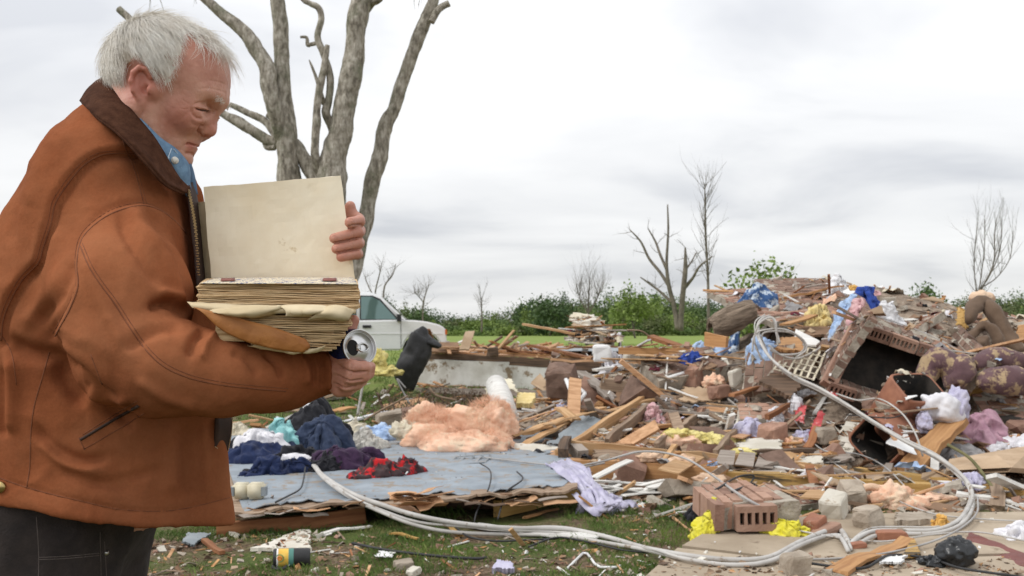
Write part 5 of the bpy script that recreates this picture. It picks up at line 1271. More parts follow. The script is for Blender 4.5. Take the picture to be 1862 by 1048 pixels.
brick_panel('brick_wall_piece', 'pale mortar-coated brick column fragment leaning beside the clay flues', (1506, 830, 8.35), (1560, 838, 8.2), (1530, 770, 8.75), 'plaster', seed=51, miss=0, h=.075)
brick_panel('brick_wall_piece', 'tan mortared masonry ledge behind the mauve blanket', (1788, 772, 8.95), (1925, 778, 8.9), (1792, 728, 9.3), 'brick', seed=52, keep=rag(.05, .1), miss=.2, d=.16)
plate('plywood_sheet', 'large tan plywood sheet half buried in the slope above the golden beam', 'board', [(1380, 850, 7.85), (1460, 858, 7.8), (1470, 832, 8.1), (1392, 828, 8.2)], .012, 'tan_board', bend=.03, ragged=.06)
plate('paper_backed_sheet', 'flat brown torn sheathing sheet above the rotted beam, near the peach wool', 'board', [(1070, 832, 8.0), (1180, 838, 7.9), (1190, 822, 8.2), (1080, 818, 8.3)], .012, 'old_wood', bend=.03, ragged=.06)
for lb, a, b, w, m in (('very long pale plank lying behind the stud frame, from fan to grooved board', (1090, 752, 9.9), (1330, 690, 10.9), .12, 'pine'), ('long grey plank sloping from the brick heap down to the stud frame', (1180, 690, 11.2), (1350, 662, 11.0), .13, 'grey_wood'),
                       ('new pale plank under the drooping lattice, end towards the field', (1062, 688, 12.2), (1190, 668, 12.6), .12, 'pine'), ('sun-bleached plank lying level above the white meter box', (1000, 634, 14.0), (1130, 630, 14.2), .12, 'cedar'),
                       ('long pale plank pointing down from the brick lump to the beam', (1500, 868, 7.55), (1420, 820, 8.3), .10, 'pine'), ('tan plank along the bottom of the chimney stones', (1440, 800, 8.7), (1560, 790, 8.6), .09, 'tan_board')):
    board('plank', lb, a, b, w, .025, m, cat='board', seed=len(lb))

for lb, a, b, w, m in (('long tan plank running from the wool heap to the maroon sweater', (945, 790, 9.1), (1095, 742, 10.1), .11, 'pine'), ('broad weathered plank lying across the middle stones, left end on the joist', (1110, 690, 11.3), (1240, 722, 10.2), .15, 'old_wood'),
                       ('broad tan plank below the upright brick piece', (1290, 742, 9.9), (1420, 762, 9.2), .14, 'cedar'), ('long pale plank lying between shingles and cream plaster sheet', (1400, 838, 8.0), (1540, 852, 7.8), .10, 'pine'),
                       ('long dark plank beneath the lone square brick', (1340, 822, 8.3), (1480, 818, 8.3), .10, 'dark_wood'), ('broad white plank crossing the rubble below the meter box', (1080, 672, 12.3), (1180, 664, 12.6), .14, 'white_wood'),
                       ('broad grey plank sloping down beside the brown masonry cube', (1055, 676, 11.8), (1110, 722, 10.6), .14, 'grey_wood'), ('bright orange plank under the pink flannel bundle', (1150, 782, 9.2), (1250, 770, 9.5), .10, 'orange_pine'),
                       ('broad plank end jutting over the golden beam by the stones', (1540, 878, 7.3), (1640, 862, 7.6), .14, 'old_wood')):
    board('plank', lb, a, b, w, .03, m, cat='board', seed=len(lb) + 5)
plate('wallboard_sheet', 'broad brown torn wallboard behind the maroon sweater', 'board', [(1108, 728, 10.5), (1180, 735, 10.3), (1170, 706, 11.0), (1120, 700, 11.2)], .015, 'brown_board', bend=.03, ragged=.08)
plate('wallboard_sheet', 'tan wallboard leaning on the thick dark brick lump', 'board', [(1230, 728, 10.0), (1320, 732, 9.9), (1310, 704, 10.3), (1240, 702, 10.4)], .015, 'tan_board', bend=.03, ragged=.08)
plate('wallboard_sheet', 'pale torn plasterboard lying under the lone square brick', 'board', [(1330, 815, 8.4), (1420, 822, 8.2), (1430, 800, 8.6), (1345, 796, 8.8)], .015, 'plaster', bend=.03, ragged=.08)
# =================================================================== cloth, wool, bags
def s_(px, Y): return px / FPX * Y
for lb, px, py, w, d, h, m, fq, sd in (
    ('white shirt with a red print on top of the clothes pile, against the sleeve', 478, 800, .50, .4, .36, 'white_cloth', 6, 1), ('turquoise cloth lying over the white shirt', 515, 770, .34, .3, .42, 'teal', 7, 2),
    ('black jacket heaped at the back of the clothes pile', 552, 795, .62, .5, .42, 'blackc', 6, 3), ('navy trousers spread at the front of the clothes pile', 470, 838, .72, .42, .16, 'navy', 9, 4),
    ('dark blue jeans bunched in the middle of the clothes pile', 510, 822, .60, .4, .20, 'jeans', 7, 5), ('faded navy jeans leg by the black cap', 585, 822, .44, .5, .26, 'jeans', 8, 6),
    ('round black cap standing at the far side of the clothes', 620, 806, .32, .3, .26, 'blackc', 4, 7), ('dark purple sweater lying beside the grey pipes', 628, 848, .60, .34, .14, 'purple', 10, 8),
    ('black shirt with red flowers at the end of the clothes row', 700, 862, .55, .28, .11, 'redfloral', 11, 9), ('light blue shirt crumpled behind the black cap', 685, 788, .40, .3, .14, 'lightblue', 9, 10),
    ('cream towel behind the light blue shirt', 655, 778, .30, .25, .16, 'cream_cloth', 8, 11), ('grey striped shirt in front of the light blue one', 668, 815, .34, .3, .12, 'stripe', 10, 12),
    ('small black rag beside the pink insulation', 716, 790, .28, .2, .10, 'blackc', 10, 13), ('flat black stocking at the front of the clothes pile', 488, 858, .38, .16, .05, 'blackc', 9, 14),
    ('long black sleeve flung across the jeans', 545, 806, .55, .16, .12, 'blackc', 14, 57), ('navy trouser leg stretched towards the sneaker', 500, 846, .60, .15, .09, 'navy', 14, 58), ('wrung black shirt between cap and purple sweater', 600, 836, .42, .15, .11, 'blackc', 15, 59),
    ('black sleeve under the white shirt, at the jacket flap', 438, 815, .24, .2, .12, 'blackc', 9, 15), ('cream sheepskin slipper in the clothes beyond the flap', 440, 790, .30, .2, .14, 'cream_cloth', 8, 16),
    ('dirty lavender sheet end bunched on the grass', 1092, 930, .34, .20, .12, 'lavender', 12, 18),
    ('maroon sweater below the white V-shaped frame', 1076, 730, .24, .3, .20, 'maroon', 9, 19), ('rust leather scrap curled on the maroon sweater', 1098, 722, .22, .2, .14, 'clay', 8, 20),
    ('pink flannel bundle in the stud frame corner', 1190, 770, .24, .2, .14, 'pink', 14, 21), ('white cloth hanging in a point beside the brown brick lump', 1362, 792, .36, .3, .14, 'lavender', 9, 22),
    ('white rag behind the red wrappers', 1412, 780, .20, .16, .10, 'white_cloth', 14, 23), ('coral rag by the small lavender cloth', 1436, 808, .30, .12, .05, 'pink_wool', 14, 24), ('black strap of cloth over the beam', 1392, 828, .32, .08, .05, 'blackc', 18, 25),
    ('small lavender cloth near the coral rag', 1470, 800, .22, .16, .07, 'lavender', 14, 26), ('white plastic bag caught on the far board pile', 1138, 602, .24, .2, .14, 'white_cloth', 12, 27),
    ('blue and navy patterned sheet at the shoulder of the heap', 1380, 615, .62, .5, .34, 'bluepattern', 6, 28), ('cream lining showing inside the patterned sheet', 1368, 612, .26, .3, .20, 'cream_cloth', 9, 29),
    ('pale blue towel folded below the patterned sheet', 1385, 632, .34, .25, .14, 'lightblue', 7, 30), ('long pale blue towel with white end on the dark brick lump', 1305, 640, .52, .2, .10, 'lightblue', 7, 31),
    ('royal blue rag at the tip of the long pale towel', 1258, 655, .28, .14, .06, 'royal', 12, 32), ('white shirt with dark marks on the very top of the heap', 1522, 524, .24, .22, .22, 'whitepat', 9, 33),
    ('orange cap beside the white shirt on the summit', 1550, 516, .18, .18, .10, 'orange_cloth', 8, 34), ('yellow blanket spread down the brick slope', 1488, 582, .40, .34, .14, 'yellow', 10, 35),
    ('grey-blue shirt between yellow blanket and pink shirt', 1535, 574, .30, .3, .16, 'lightblue', 9, 36), ('pale pink shirt beside the blue sweater', 1557, 574, .22, .24, .15, 'pink', 10, 37),
    ('royal blue sweater on the upper slope', 1582, 565, .24, .24, .18, 'royal', 8, 38), ('white blouse with red print below the white board', 1608, 578, .40, .24, .14, 'whitepat', 9, 39), ('thin pink slip on the brick slope top', 1588, 540, .20, .12, .05, 'pink', 9, 40),
    ('white cloth hanging under the cable near the chimney mouth', 1446, 690, .16, .16, .18, 'white_cloth', 8, 41), ('white rag among cables over the metal lattice', 1465, 655, .16, .1, .05, 'white_cloth', 12, 42),
    ('mauve blanket sliding down beside the white bundle', 1792, 800, .38, .50, .22, 'mauve', 7, 43), ('grey sheet lying under the mauve blanket', 1752, 838, .52, .4, .12, 'grey_cloth', 7, 44), ('white lace cloth behind the mauve blanket', 1840, 815, .5, .3, .06, 'white_cloth', 12, 45),
    ('yellow and green glove beside the cored bricks', 1290, 925, .16, .16, .14, 'bright_yellow', 9, 46), ('bright yellow rag tucked under the cored bricks', 1298, 962, .16, .12, .06, 'bright_yellow', 12, 47), ('yellow rag trailing from under the brick block beside the pipes', 1432, 972, .26, .12, .05, 'bright_yellow', 14, 48),
    ('black glove behind the yellow glove', 1270, 948, .14, .16, .09, 'blackc', 11, 49), ('lavender scrap behind the brick block', 1318, 900, .26, .14, .07, 'lavender', 12, 50), ('white tissue at the foot of the meter box', 1118, 658, .3, .2, .14, 'white_cloth', 10, 51),
    ('white clothes heap below the white V-shaped frame', 1028, 742, .5, .4, .10, 'lavender', 11, 52), ('white bag torn open on the rubble by the cable bend', 1850, 975, .26, .2, .07, 'white_cloth', 10, 53), ('orange flower head lying on the stones', 1708, 958, .09, .08, .05, 'orange_cloth', 20, 54),
    ('white clothing scrap under the peeled stick above the gold beam', 1755, 880, .36, .2, .06, 'lavender', 12, 55), ('pink toys and bright cloth on the far platform', 990, 630, .5, .3, .10, 'pink', 10, 56)):
    nm = {'cap': 'cap', 'jeans': 'jeans', 'shirt': 'shirt', 'sweater': 'sweater', 'towel': 'towel', 'blanket': 'blanket', 'glove': 'glove', 'bag': 'plastic_bag', 'sheet': 'bed_sheet', 'trousers': 'trousers', 'jacket': 'jacket', 'flower': 'flower_head'}
    wd = [v for k, v in nm.items() if k in lb.split()[:5]]
    fa = {1: (478, 800, 8.25), 2: (517, 770, 8.45), 46: (1278, 945, 5.70), 47: (1292, 962, 5.60), 50: (1316, 900, 6.75), 11: (655, 778, 9.6), 10: (685, 788, 9.4), 27: (1138, 602, 13.6), 33: (1522, 522, 12.6), 34: (1552, 514, 12.7), 57: (548, 812, 7.75), 58: (505, 846, 7.2), 59: (600, 838, 7.4), 56: (990, 632, 20.3), 41: (1446, 700, 9.3), 42: (1465, 652, 9.8)}.get(sd)
    drape((wd or ['cloth'])[0], lb, px, py, w, d, h, m, cat=((wd or ['cloth'])[0]).replace('_', ' '), freq=fq, seed=sd, p0=fa, fold=.5, rot=(sd * 1.3) % 1.2 - .4)
sh = empty('bed_sheet', R(1070, 925), 'lavender sheet trailing from the white slats down to the grass', 'bed sheet')
for k, pts in enumerate(([(1004, 850, 6.95), (1022, 852, 6.9), (1040, 866, 6.8), (1060, 892, 6.6), (1078, 918, 6.42)], [(1020, 846, 7.0), (1052, 858, 6.85), (1070, 876, 6.7), (1090, 900, 6.5), (1104, 922, 6.38)], [(1060, 900, 6.5), (1076, 922, 6.38), (1096, 930, 6.32), (1118, 922, 6.4), (1140, 924, 6.4)])):
    c_ = catmull([P(*p) for p in pts], 30); V = []
    for i_, p_ in enumerate(c_):
        w_ = .10 + .05 * sin(i_ * .2 + k)
        for j_ in range(11):
            u_ = j_ / 10 - .5; f_ = sin(u_ * 22 + i_ * .12 + k) * .016 + sin(u_ * 9 - i_ * .3) * .012
            V.append(Vector(p_) + Vector((u_ * w_ * 1.1, u_ * .06 + f_, .02 + f_ - abs(u_) ** 2 * .06 + .012 * vnoise(np.array([[i_ * .35, j_ * .5, k]]), 3)[0])) - sh.location)
    o = mesh_py('fold', V, [(i_ * 11 + j_, i_ * 11 + j_ + 1, (i_ + 1) * 11 + j_ + 1, (i_ + 1) * 11 + j_) for i_ in range(29) for j_ in range(10)], M['lavender'], sh, True); sm = o.modifiers.new('thickness', 'SOLIDIFY'); sm.thickness = .004
# glass wool
wl = empty('glass_wool', R(840, 812), 'large torn heap of pink glass wool at the far corner of the blue floor', 'insulation')
for (px, py, Y, r, sd) in (((790), 800, 8.9, (.29, .20, .16), 3), (845, 812, 8.6, (.36, .20, .13), 5), (900, 775, 9.1, (.19, .20, .22), 7), (770, 765, 9.3, (.17, .15, .16), 9), (850, 770, 9.2, (.30, .18, .17), 11), (900, 810, 8.8, (.18, .15, .13), 13)):
    blob('wool_tuft', None, None, P(px, py, Y), r, 'pink_wool', lump=.22, freq=2.8, fine=.055, seed=sd, parent=wl, ridge=.04, res=(80, 50))
def fuzz(parent, c, r, n, m, g, L_=.05):
    bf = Buf()
    for k in range(n):
        u = g.normal(0, 1, 3); u[2] = abs(u[2]); u /= np.linalg.norm(u); p = np.array(c) + u * np.array(r) * g.uniform(.9, 1.08)
        t = u + g.normal(0, .8, 3); t /= np.linalg.norm(t)
        bf.tube([p, p + t * L_ * .5, p + t * L_ + g.normal(0, .012, 3)], [.0012, .001, .0005], 3)
    return tag(bf.obj('loose_fibres', m, parent), kind='stuff')
g = np.random.default_rng(6)
for c_, r in (((840, 805, 8.7), (.42, .22, .17)), ((890, 780, 9.1), (.24, .2, .28)), ((785, 780, 9.1), (.26, .2, .2))): fuzz(wl, P(*c_) - wl.location, r, 2200, M['pink_wool'], g, .05)
blob('glass_wool', 'white tuft of wool at the near side of the pink heap', 'insulation', P(738, 786, 9.0), (.13, .10, .10), 'cream_cloth', lump=.4, freq=3, fine=.12, ridge=.1)
yw = empty('glass_wool', R(1295, 800), 'yellow glass wool batt lying in the stud frame', 'insulation')
for k, (px, py) in enumerate(((1235, 792), (1262, 796), (1290, 801), (1320, 806), (1345, 812))): blob('wool_tuft', None, None, P(px, py, 8.75), (.13, .13, .062), 'yellow_wool', lump=.35, freq=3, fine=.10, parent=yw, ridge=.10, seed=k + 3)
blob('glass_wool', 'small yellow wool pad by the end of the frame', 'insulation', P(1352, 822, 8.3), (.13, .08, .03), 'yellow_wool', lump=.3, freq=3)
yb = empty('glass_wool', R(695, 690), 'bright yellow wool bundle beyond the can, near the truck', 'insulation')
for k, (px, py, r) in enumerate(((686, 655, (.15, .15, .17)), (705, 676, (.20, .18, .10)), (676, 640, (.10, .1, .10)), (722, 678, (.09, .1, .06)))): blob('wool_tuft', None, None, P(px, py, 16.5), r, 'yellow_wool', lump=.4, freq=2.4, fine=.10, parent=yb, ridge=.12, seed=k + 31)
blob('glass_wool', 'peach wool wad in the stud frame under the yellow batt', 'insulation', P(1230, 804, 8.7), (.20, .12, .08), 'pink_wool', lump=.4, freq=3, fine=.10, ridge=.1)
blob('glass_wool', 'coral wool tuft by the brick lump, before the tall brick piece', 'insulation', P(1298, 696, 10.1), (.10, .1, .08), 'pink_wool', lump=.4, freq=3, fine=.12, ridge=.1)
blob('glass_wool', 'peach and orange wool scrap between the stones at the cable bend', 'insulation', P(1625, 912, 6.7), (.19, .12, .10), 'pink_wool', lump=.5, freq=3, fine=.12, ridge=.14)
blob('glass_wool', 'thin peach wool strip past the scrap', 'insulation', P(1690, 905, 6.9), (.14, .07, .03), 'pink_wool', lump=.4, freq=3, ridge=.1)
for lb, px, py, Y in (('peach wool smear on the beam under the shingles', 1180, 832, 7.6), ('smaller peach wool smear further along the beam', 1240, 838, 7.55), ('peach scrap stuck on the scarred beam face', 1290, 872, 7.2)): blob('glass_wool', lb, 'insulation', P(px, py, Y), (.10, .06, .04), 'foam', lump=.5, freq=3, fine=.1)
fo = Buf(); c_ = P(1583, 905, 6.7); fo.tube([c_ + Vector((.10 * cos(t), 0, .085 * sin(t) - .01)) for t in np.linspace(-.4, 3.3, 16)], .026, 8)
tag(fo.obj('foam_arch', M['foam'], None, True), 'tan foam strip bent into an arch over a dark hollow', 'foam')
# pipe / roll
rl = Buf(); rl.tube([P(902, 700, 10.2), P(912, 725, 9.7), P(922, 765, 9.3)], [.11, .115, .12], 18); tag(rl.obj('paper_roll', M['white_wood'], None, True), 'fat white roll leaning on the pink insulation', 'roll')
plate('roll_flap', 'tan paper flap opened round the white roll', 'paper', [(877, 712, 10.2), (945, 716, 10.2), (930, 684, 10.6), (890, 684, 10.6)], .01, 'cream', bend=.05, ragged=.06)
plate('foam_block', 'pale yellow foam piece next to the white roll', 'foam', [(936, 735, 9.9), (968, 735, 9.9), (978, 716, 10.3), (940, 712, 10.3)], .05, 'yellow', bend=.02, ragged=.03)
# sofa
sf = empty('paisley_sofa', P(1770, 680, 9.6), 'plum and tan paisley sofa arms curled on the far slope', 'sofa piece')
def fat(pts, r, m, nm, parent, seed):
    c = catmull(pts, 22); V, F, C = tube_arrays(c[:, :3], np.array(r if not np.isscalar(r) else [r] * 22), 22)
    n_ = vnormals(V, F); V = V + n_ * (fbm(V * 4, 3, seed) * .05 + ridged(V * 9 + fbm(V * 5, 2, 3)[:, None], 2, seed) * .016 + fbm(V * 26, 2, seed) * .006)[:, None]
    bb = Buf(); bb.add(V - np.array(parent.location), np.concatenate([F[:, :3], F[:, [0, 2, 3]], C])); return bb.obj(nm, m, parent, True)
rr22 = lambda a, b, c: list(np.interp(np.linspace(0, 1, 22), [0, .12, .5, .88, 1], [a * .4, a, b, c, c * .4]))
fat([P(1690, 702, 8.95), P(1688, 674, 9.0), P(1704, 657, 9.0), P(1728, 668, 8.95), P(1738, 690, 8.9), P(1735, 712, 8.9)], rr22(.10, .10, .11), M['paisley'], 'arm', sf, 3)
fat([P(1726, 704, 8.85), P(1748, 672, 8.9), P(1760, 652, 9.0)], rr22(.09, .115, .09), M['paisley'], 'arm', sf, 5)
fat([P(1772, 664, 8.95), P(1810, 654, 9.0), P(1850, 656, 9.0), P(1900, 665, 9.0)], rr22(.08, .10, .10), M['paisley'], 'arm', sf, 7)
fat([P(1775, 694, 8.8), P(1815, 692, 8.8), P(1860, 695, 8.8), P(1910, 700, 8.8)], rr22(.09, .115, .12), M['paisley'], 'cushion', sf, 9)
bs = empty('brown_armchair', P(1800, 600, 10.6), 'brown plush armchair overturned at the far edge of the heap, foam showing', 'armchair')
fat([P(1762, 585, 10.4), P(1770, 562, 10.6), P(1790, 552, 10.7), P(1812, 580, 10.5), P(1842, 625, 10.3), P(1856, 640, 10.2)], rr22(.075, .085, .065), M['brown_sofa'], 'arm', bs, 3)
fat([P(1755, 640, 10.1), P(1765, 612, 10.2), P(1790, 592, 10.2), P(1812, 612, 10.1), P(1815, 635, 10.1)], rr22(.045, .06, .05), M['brown_sofa'], 'cushion', bs, 5)
fat([P(1770, 640, 9.9), P(1785, 625, 9.9), P(1800, 622, 9.9)], rr22(.04, .05, .045), M['brown_sofa'], 'cushion', bs, 6)
fat([P(1764, 545, 10.8), P(1786, 538, 10.8), P(1808, 546, 10.8)], rr22(.06, .08, .05), M['foam'], 'foam_filling', bs, 8)
plate('orange_chair_frame', 'orange wooden furniture end at the far edge of the heap beyond the armchair', 'furniture piece', [(1832, 620, 10.6), (1880, 625, 10.6), (1890, 580, 11.0), (1850, 592, 11.0)], .06, 'orange_pine', bend=.02, ragged=.05)
plate('torn_carton', 'orange-brown splintered ply standing between cored bricks and armchair', 'board', [(1735, 590, 10.6), (1762, 600, 10.5), (1756, 560, 10.8), (1738, 556, 10.9)], .012, 'yellow_wood', bend=.03, ragged=.08)
plate('torn_board', 'upright splintered brown board on the skyline beyond the white board', 'board', [(1690, 556, 12.0), (1714, 560, 12.0), (1722, 537, 12.2), (1712, 541, 12.2)], .02, 'orange_pine', bend=.02, ragged=.06)
# white knotted bundle, bin bag
wb2 = empty('white_bundle', P(1715, 745, 8.4), 'stained white pillow in a knotted sheet leaning on the pale stud end', 'pillow')
blob('pillow', None, None, P(1712, 748, 8.35), (.21, .15, .155), 'white_cloth', lump=.3, freq=2.0, fine=.02, ridge=.05, parent=wb2, seed=2, tilt=-.4, res=(70, 44)); blob('sheet_fold', None, None, P(1740, 738, 8.3), (.09, .10, .17), 'lavender', lump=.35, freq=2.4, ridge=.05, parent=wb2, seed=3, res=(60, 40)); blob('sheet_fold', None, None, P(1680, 770, 8.25), (.06, .09, .11), 'lavender', lump=.35, freq=2.4, ridge=.05, parent=wb2, seed=4, res=(60, 40))
bg = empty('bin_bag', G(1738, 1034, .08), 'tied black bin bag on the walk beside the red gutter', 'bag')
blob('bag_body', None, None, P(1740, 1006, 4.80), (.088, .08, .075), 'bin_bag', lump=.25, freq=2.2, fine=.02, ridge=.12, parent=bg, seed=5); blob('bag_neck', None, None, P(1698, 1022, 4.82), (.065, .05, .03), 'bin_bag', lump=.4, freq=3, ridge=.2, parent=bg, seed=6)
# dark rubber wheel-house liner by the truck
wlnr = empty('wheel_arch_liner', P(755, 680, 18.6), 'bent black plastic wheel-arch liner propped against the house platform', 'car part')
blob('liner_shell', None, None, P(752, 652, 18.3), (.27, .22, .56), 'black', lump=.28, freq=1.6, fine=.02, parent=wlnr, seed=5, tilt=-.3, ridge=.05, flat=-1.3); blob('liner_flange', None, None, P(778, 622, 18.4), (.26, .2, .10), 'black', lump=.2, freq=1.6, parent=wlnr, seed=6, tilt=-.3)
# mug with a yellow band
mg = empty('travel_mug', G(530, 1034, .02), 'black travel mug with a yellow and green printed band lying in the grass', 'mug')
MR = Matrix.Rotation(radians(90), 4, 'Y')
mc = P(498, 1016, 5.06)
axm = (P(564, 1014, 5.10) - mc); Lm = axm.length; qm = axm.to_track_quat('Z', 'Y')
def lm(name, prof, m):
    n = 28; VV = [mc + qm @ Vector((r * cos(2 * pi * i / n), r * sin(2 * pi * i / n), z)) - mg.location for r, z in prof for i in range(n)]
    FFm = [(k * n + i, k * n + (i + 1) % n, (k + 1) * n + (i + 1) % n, (k + 1) * n + i) for k in range(len(prof) - 1) for i in range(n)]
    return mesh_np(name, VV, FFm, m, mg, True)
lm('base_cap', [(.001, -.004), (.046, -.004), (.050, .004), (.050, .016)], M['black']); lm('rim_ring', [(.050, .014), (.052, .016), (.052, .021), (.050, .023)], M['white'])
band = mat('yellow_print_band', (.70, .42, .05), (.78, .52, .10), scale=26, rough=.45, bump=0, spots=(.70, .25, .04), spot_scale=34, spot_amt=.60)
lm('label', [(.0505, .023), (.0505, Lm * .40)], band); lm('green_band', [(.0505, Lm * .40), (.0505, Lm * .54)], mat('green_band', (.06, .19, .16), (.09, .25, .21), rough=.5, bump=0)); lm('body', [(.0505, Lm * .54), (.050, Lm - .01), (.046, Lm), (.001, Lm)], M['black'])
cc_ = mc + qm @ Vector((0, 0, Lm * .22)) + Vector((0, -.0515, .012)) - mg.location
tube('printed_emblem', [cc_ + Vector((.021 * cos(t), .001 - .004 * abs(cos(t)) * 0 , .019 * sin(t))) for t in np.linspace(0, 6.283, 21)], .0022, mat('emblem_green', (.10, .24, .10), rough=.5, bump=0), mg)
tube('printed_emblem', [cc_ + Vector((.010 * cos(t), .0, .008 * sin(t))) for t in np.linspace(0, 6.283, 15)], .0040, mat('emblem_orange', (.70, .22, .03), rough=.5, bump=0), mg)
hd = Buf(); hc = mc + qm @ Vector((0, 0, Lm * .22)) + Vector((.0, -.045, -.032)) - mg.location
hd.tube([hc + Vector((.034 * cos(t), -.028 * sin(t), -.008 * sin(t))) for t in np.linspace(-.1, 3.24, 14)], .010, 8); hd.obj('handle', M['black'], mg, True)
# cream plugs
for lb, x in (('cream plastic plug nearest the jacket hem', 440), ('second cream plug, with a grey face, beside the first', 467)):
    r_ = empty('electric_plug', R(x, 908), lb, 'plug'); b = Buf(); M0 = Matrix.Rotation(.15, 4, 'Z')
    bm = bmesh.new(); bmesh.ops.create_cube(bm, size=1); bmesh.ops.scale(bm, vec=(.105, .09, .10), verts=bm.verts); bmesh.ops.bevel(bm, geom=list(bm.edges), offset=.014, segments=3, affect='EDGES')
    me = bpy.data.meshes.new('plug_body'); bm.to_mesh(me); bm.free(); me.shade_smooth(); o = link('plug_body', me, M['cream'], r_); o.location = (0, 0, .055)
    b.box((.052 if x > 450 else -.048, -.02, .055), (.030, .05, .055)); b.obj('socket_face', M['grey_metal'], r_)
tube_o = Buf().tube([R(418, 862, .012) + Vector((.045 * cos(t) * (1 + .05 * sin(9 * t)), .045 * sin(t), .004 * sin(5 * t))) for t in np.linspace(0, 18.8, 60)], .004, 5).obj('cord_coil', M['black'], None, True); tag(tube_o, 'small coil of black cord on the blue floor', 'cord')
# sneaker
sk = empty('sneaker', R(540, 848), 'black and white sneaker where the grey pipes begin', 'shoe')
blob('upper', None, None, R(540, 846) + Vector((0, 0, .05)), (.13, .05, .045), 'white_cloth', lump=.2, freq=2, parent=sk, seed=3); blob('sole', None, None, R(540, 848) + Vector((0, -.012, .016)), (.14, .055, .016), 'white', lump=.08, parent=sk, seed=4)
blob('toe_stripe', None, None, R(546, 842) + Vector((.0, -.02, .065)), (.05, .045, .03), 'blackc', lump=.2, parent=sk, seed=5)
# hangers, bracket, V frame, lattice
def wirething(name, label, cat, pts, r, m, closed=False, sharp=True):
    l = [V3(p, .012) for p in pts]
    if closed: l.append(l[0])
    b = Buf()
    for a, c in zip(l[:-1], l[1:]): b.tube([a, (a + c) / 2, c], r, 6)
    o = b.obj(name, M[m], None, True); return tag(o, label, cat)
wirething('hanger', 'white plastic hanger lying on the near grass', 'hanger', [(1030, 1040, 5.0), (1060, 1010, 5.3), (1068, 1011, 5.3), (1082, 1030, 5.1), (1092, 1036, 5.04), (1122, 1036, 5.04), (1128, 1033, 5.06)], .007, 'white')
wirething('hanger', 'white hanger poking from the red-flowered shirt', 'hanger', [(732, 855, 7.05), (750, 842, 7.3), (754, 843, 7.3), (738, 862, 7.0)], .006, 'white')
wirething('chair_frame', 'white V-shaped tube frame standing by the masonry cube', 'frame', [(1029, 690, 10.6), (1048, 738, 10.2), (1052, 732, 10.3), (1064, 716, 10.4), (1034, 690, 10.7)], .022, 'white')
wirething('shelf_bracket', 'white bent shelf bracket on the tan stone', 'bracket', [(1213, 688, 10.4), (1252, 676, 10.5), (1254, 682, 10.5), (1250, 672, 10.5)], .022, 'white')
wirething('shelf_bracket', 'smaller white bracket above the bent one', 'bracket', [(1218, 670, 10.7), (1226, 680, 10.6), (1222, 694, 10.4)], .016, 'white')
def lattice(name, label, c4, nu, nv, w, m, th=.012):
    c = [V3(p, .03) for p in c4]; root = empty(name, tuple(c[0]), label, 'lattice')
    pt = lambda u, v: c[0] * (1 - u) * (1 - v) + c[1] * u * (1 - v) + c[2] * u * v + c[3] * (1 - u) * v
    for i in range(nu + 1): board('lath', None, pt(i / nu, 0), pt(i / nu, 1), w, th, m, parent=root, warp=.003)
    for j in range(nv + 1): board('lath', None, pt(0, j / nv) + Vector((0, 0, th)), pt(1, j / nv) + Vector((0, 0, th)), w, th, m, parent=root, warp=.003)
lattice('metal_lattice', 'broken grey slotted lattice on the floor before the insulation', [P(800, 852, 7.5), P(880, 842, 7.7), P(892, 828, 8.1), P(828, 832, 8.0)], 4, 1, .022, 'grey_metal', .006)
lattice('vent_lattice', 'beige diamond lattice sagging from the tabletop to the chimney', [P(1408, 672, 9.7), P(1478, 692, 9.45), P(1502, 640, 9.9), P(1440, 628, 10.2)], 6, 5, .022, 'cream_cloth', .008)
lattice('vent_lattice', 'bent grey-white lattice strip under the planked floor piece', [P(1310, 770, 9.2), P(1352, 775, 9.1), P(1360, 735, 9.8), P(1322, 742, 9.7)], 3, 4, .022, 'plaster', .008)
# red wrappers and loose film
for lb, c4, m in (('red and white crisp packet on the rubble by the cable', [(1440, 766, 8.9), (1465, 770, 8.9), (1468, 738, 9.2), (1452, 732, 9.3)], 'red_film'), ('second red packet, lower on the slope', [(1466, 792, 8.6), (1486, 798, 8.6), (1502, 752, 8.9), (1486, 748, 8.9)], 'red_film'),
                  ('red and blue packet beside the chimney foot', [(1502, 722, 9.1), (1524, 730, 9.0), (1526, 714, 9.2), (1504, 708, 9.2)], 'red_film')):
    plate('wrapper', lb, 'wrapper', c4, .002, m, bend=.05, ragged=.04, freq=9)

# =================================================================== cables and wires
cb = empty('cable_bundle', R(575, 850), 'bundle of thick light grey cables sweeping from the clothes round the brick heap', 'cable')
main = [(568, 838), (590, 864), (640, 897), (700, 921), (760, 940), (830, 951), (930, 960), (1020, 963), (1100, 976), (1180, 996), (1260, 1014), (1340, 1020), (1400, 1012), (1450, 985), (1500, 966), (1526, 965), (1536, 974), (1545, 992)]
ysm = [9, 9, 6.25, 5.90, 5.75, 5.72, 5.8, 5.85, 9, 9, 9, 9, 9, 9, 9, 9, 9, 9]
for k, (dy, dx, r, dz) in enumerate(((0, 0, .0145, 0), (10, -4, .0115, .05), (5, 3, .008, .10))):
    l = path3([(x + dx + (4 * sin(x * .013 + k) if k else 0) + 2 * sin(x * .031 + 2 * k), y + dy * (1 + .5 * sin(x * .008 + k)) + 2.2 * sin(x * .023 + 1.7 * k)) for x, y in main], .02 + r, 110, 6, ys=ysm)
    Buf().tube([v - cb.location for v in l], r, 10).obj('cable', M['plastic_grey'], cb, True)
rest = [(1545, 992), (1560, 978), (1590, 966), (1640, 965), (1700, 964), (1738, 950), (1760, 925), (1768, 898), (1752, 868), (1705, 832), (1640, 800), (1585, 765), (1540, 736), (1490, 706), (1440, 682), (1400, 650), (1380, 615), (1378, 590), (1392, 576), (1408, 582), (1412, 605), (1418, 625)]
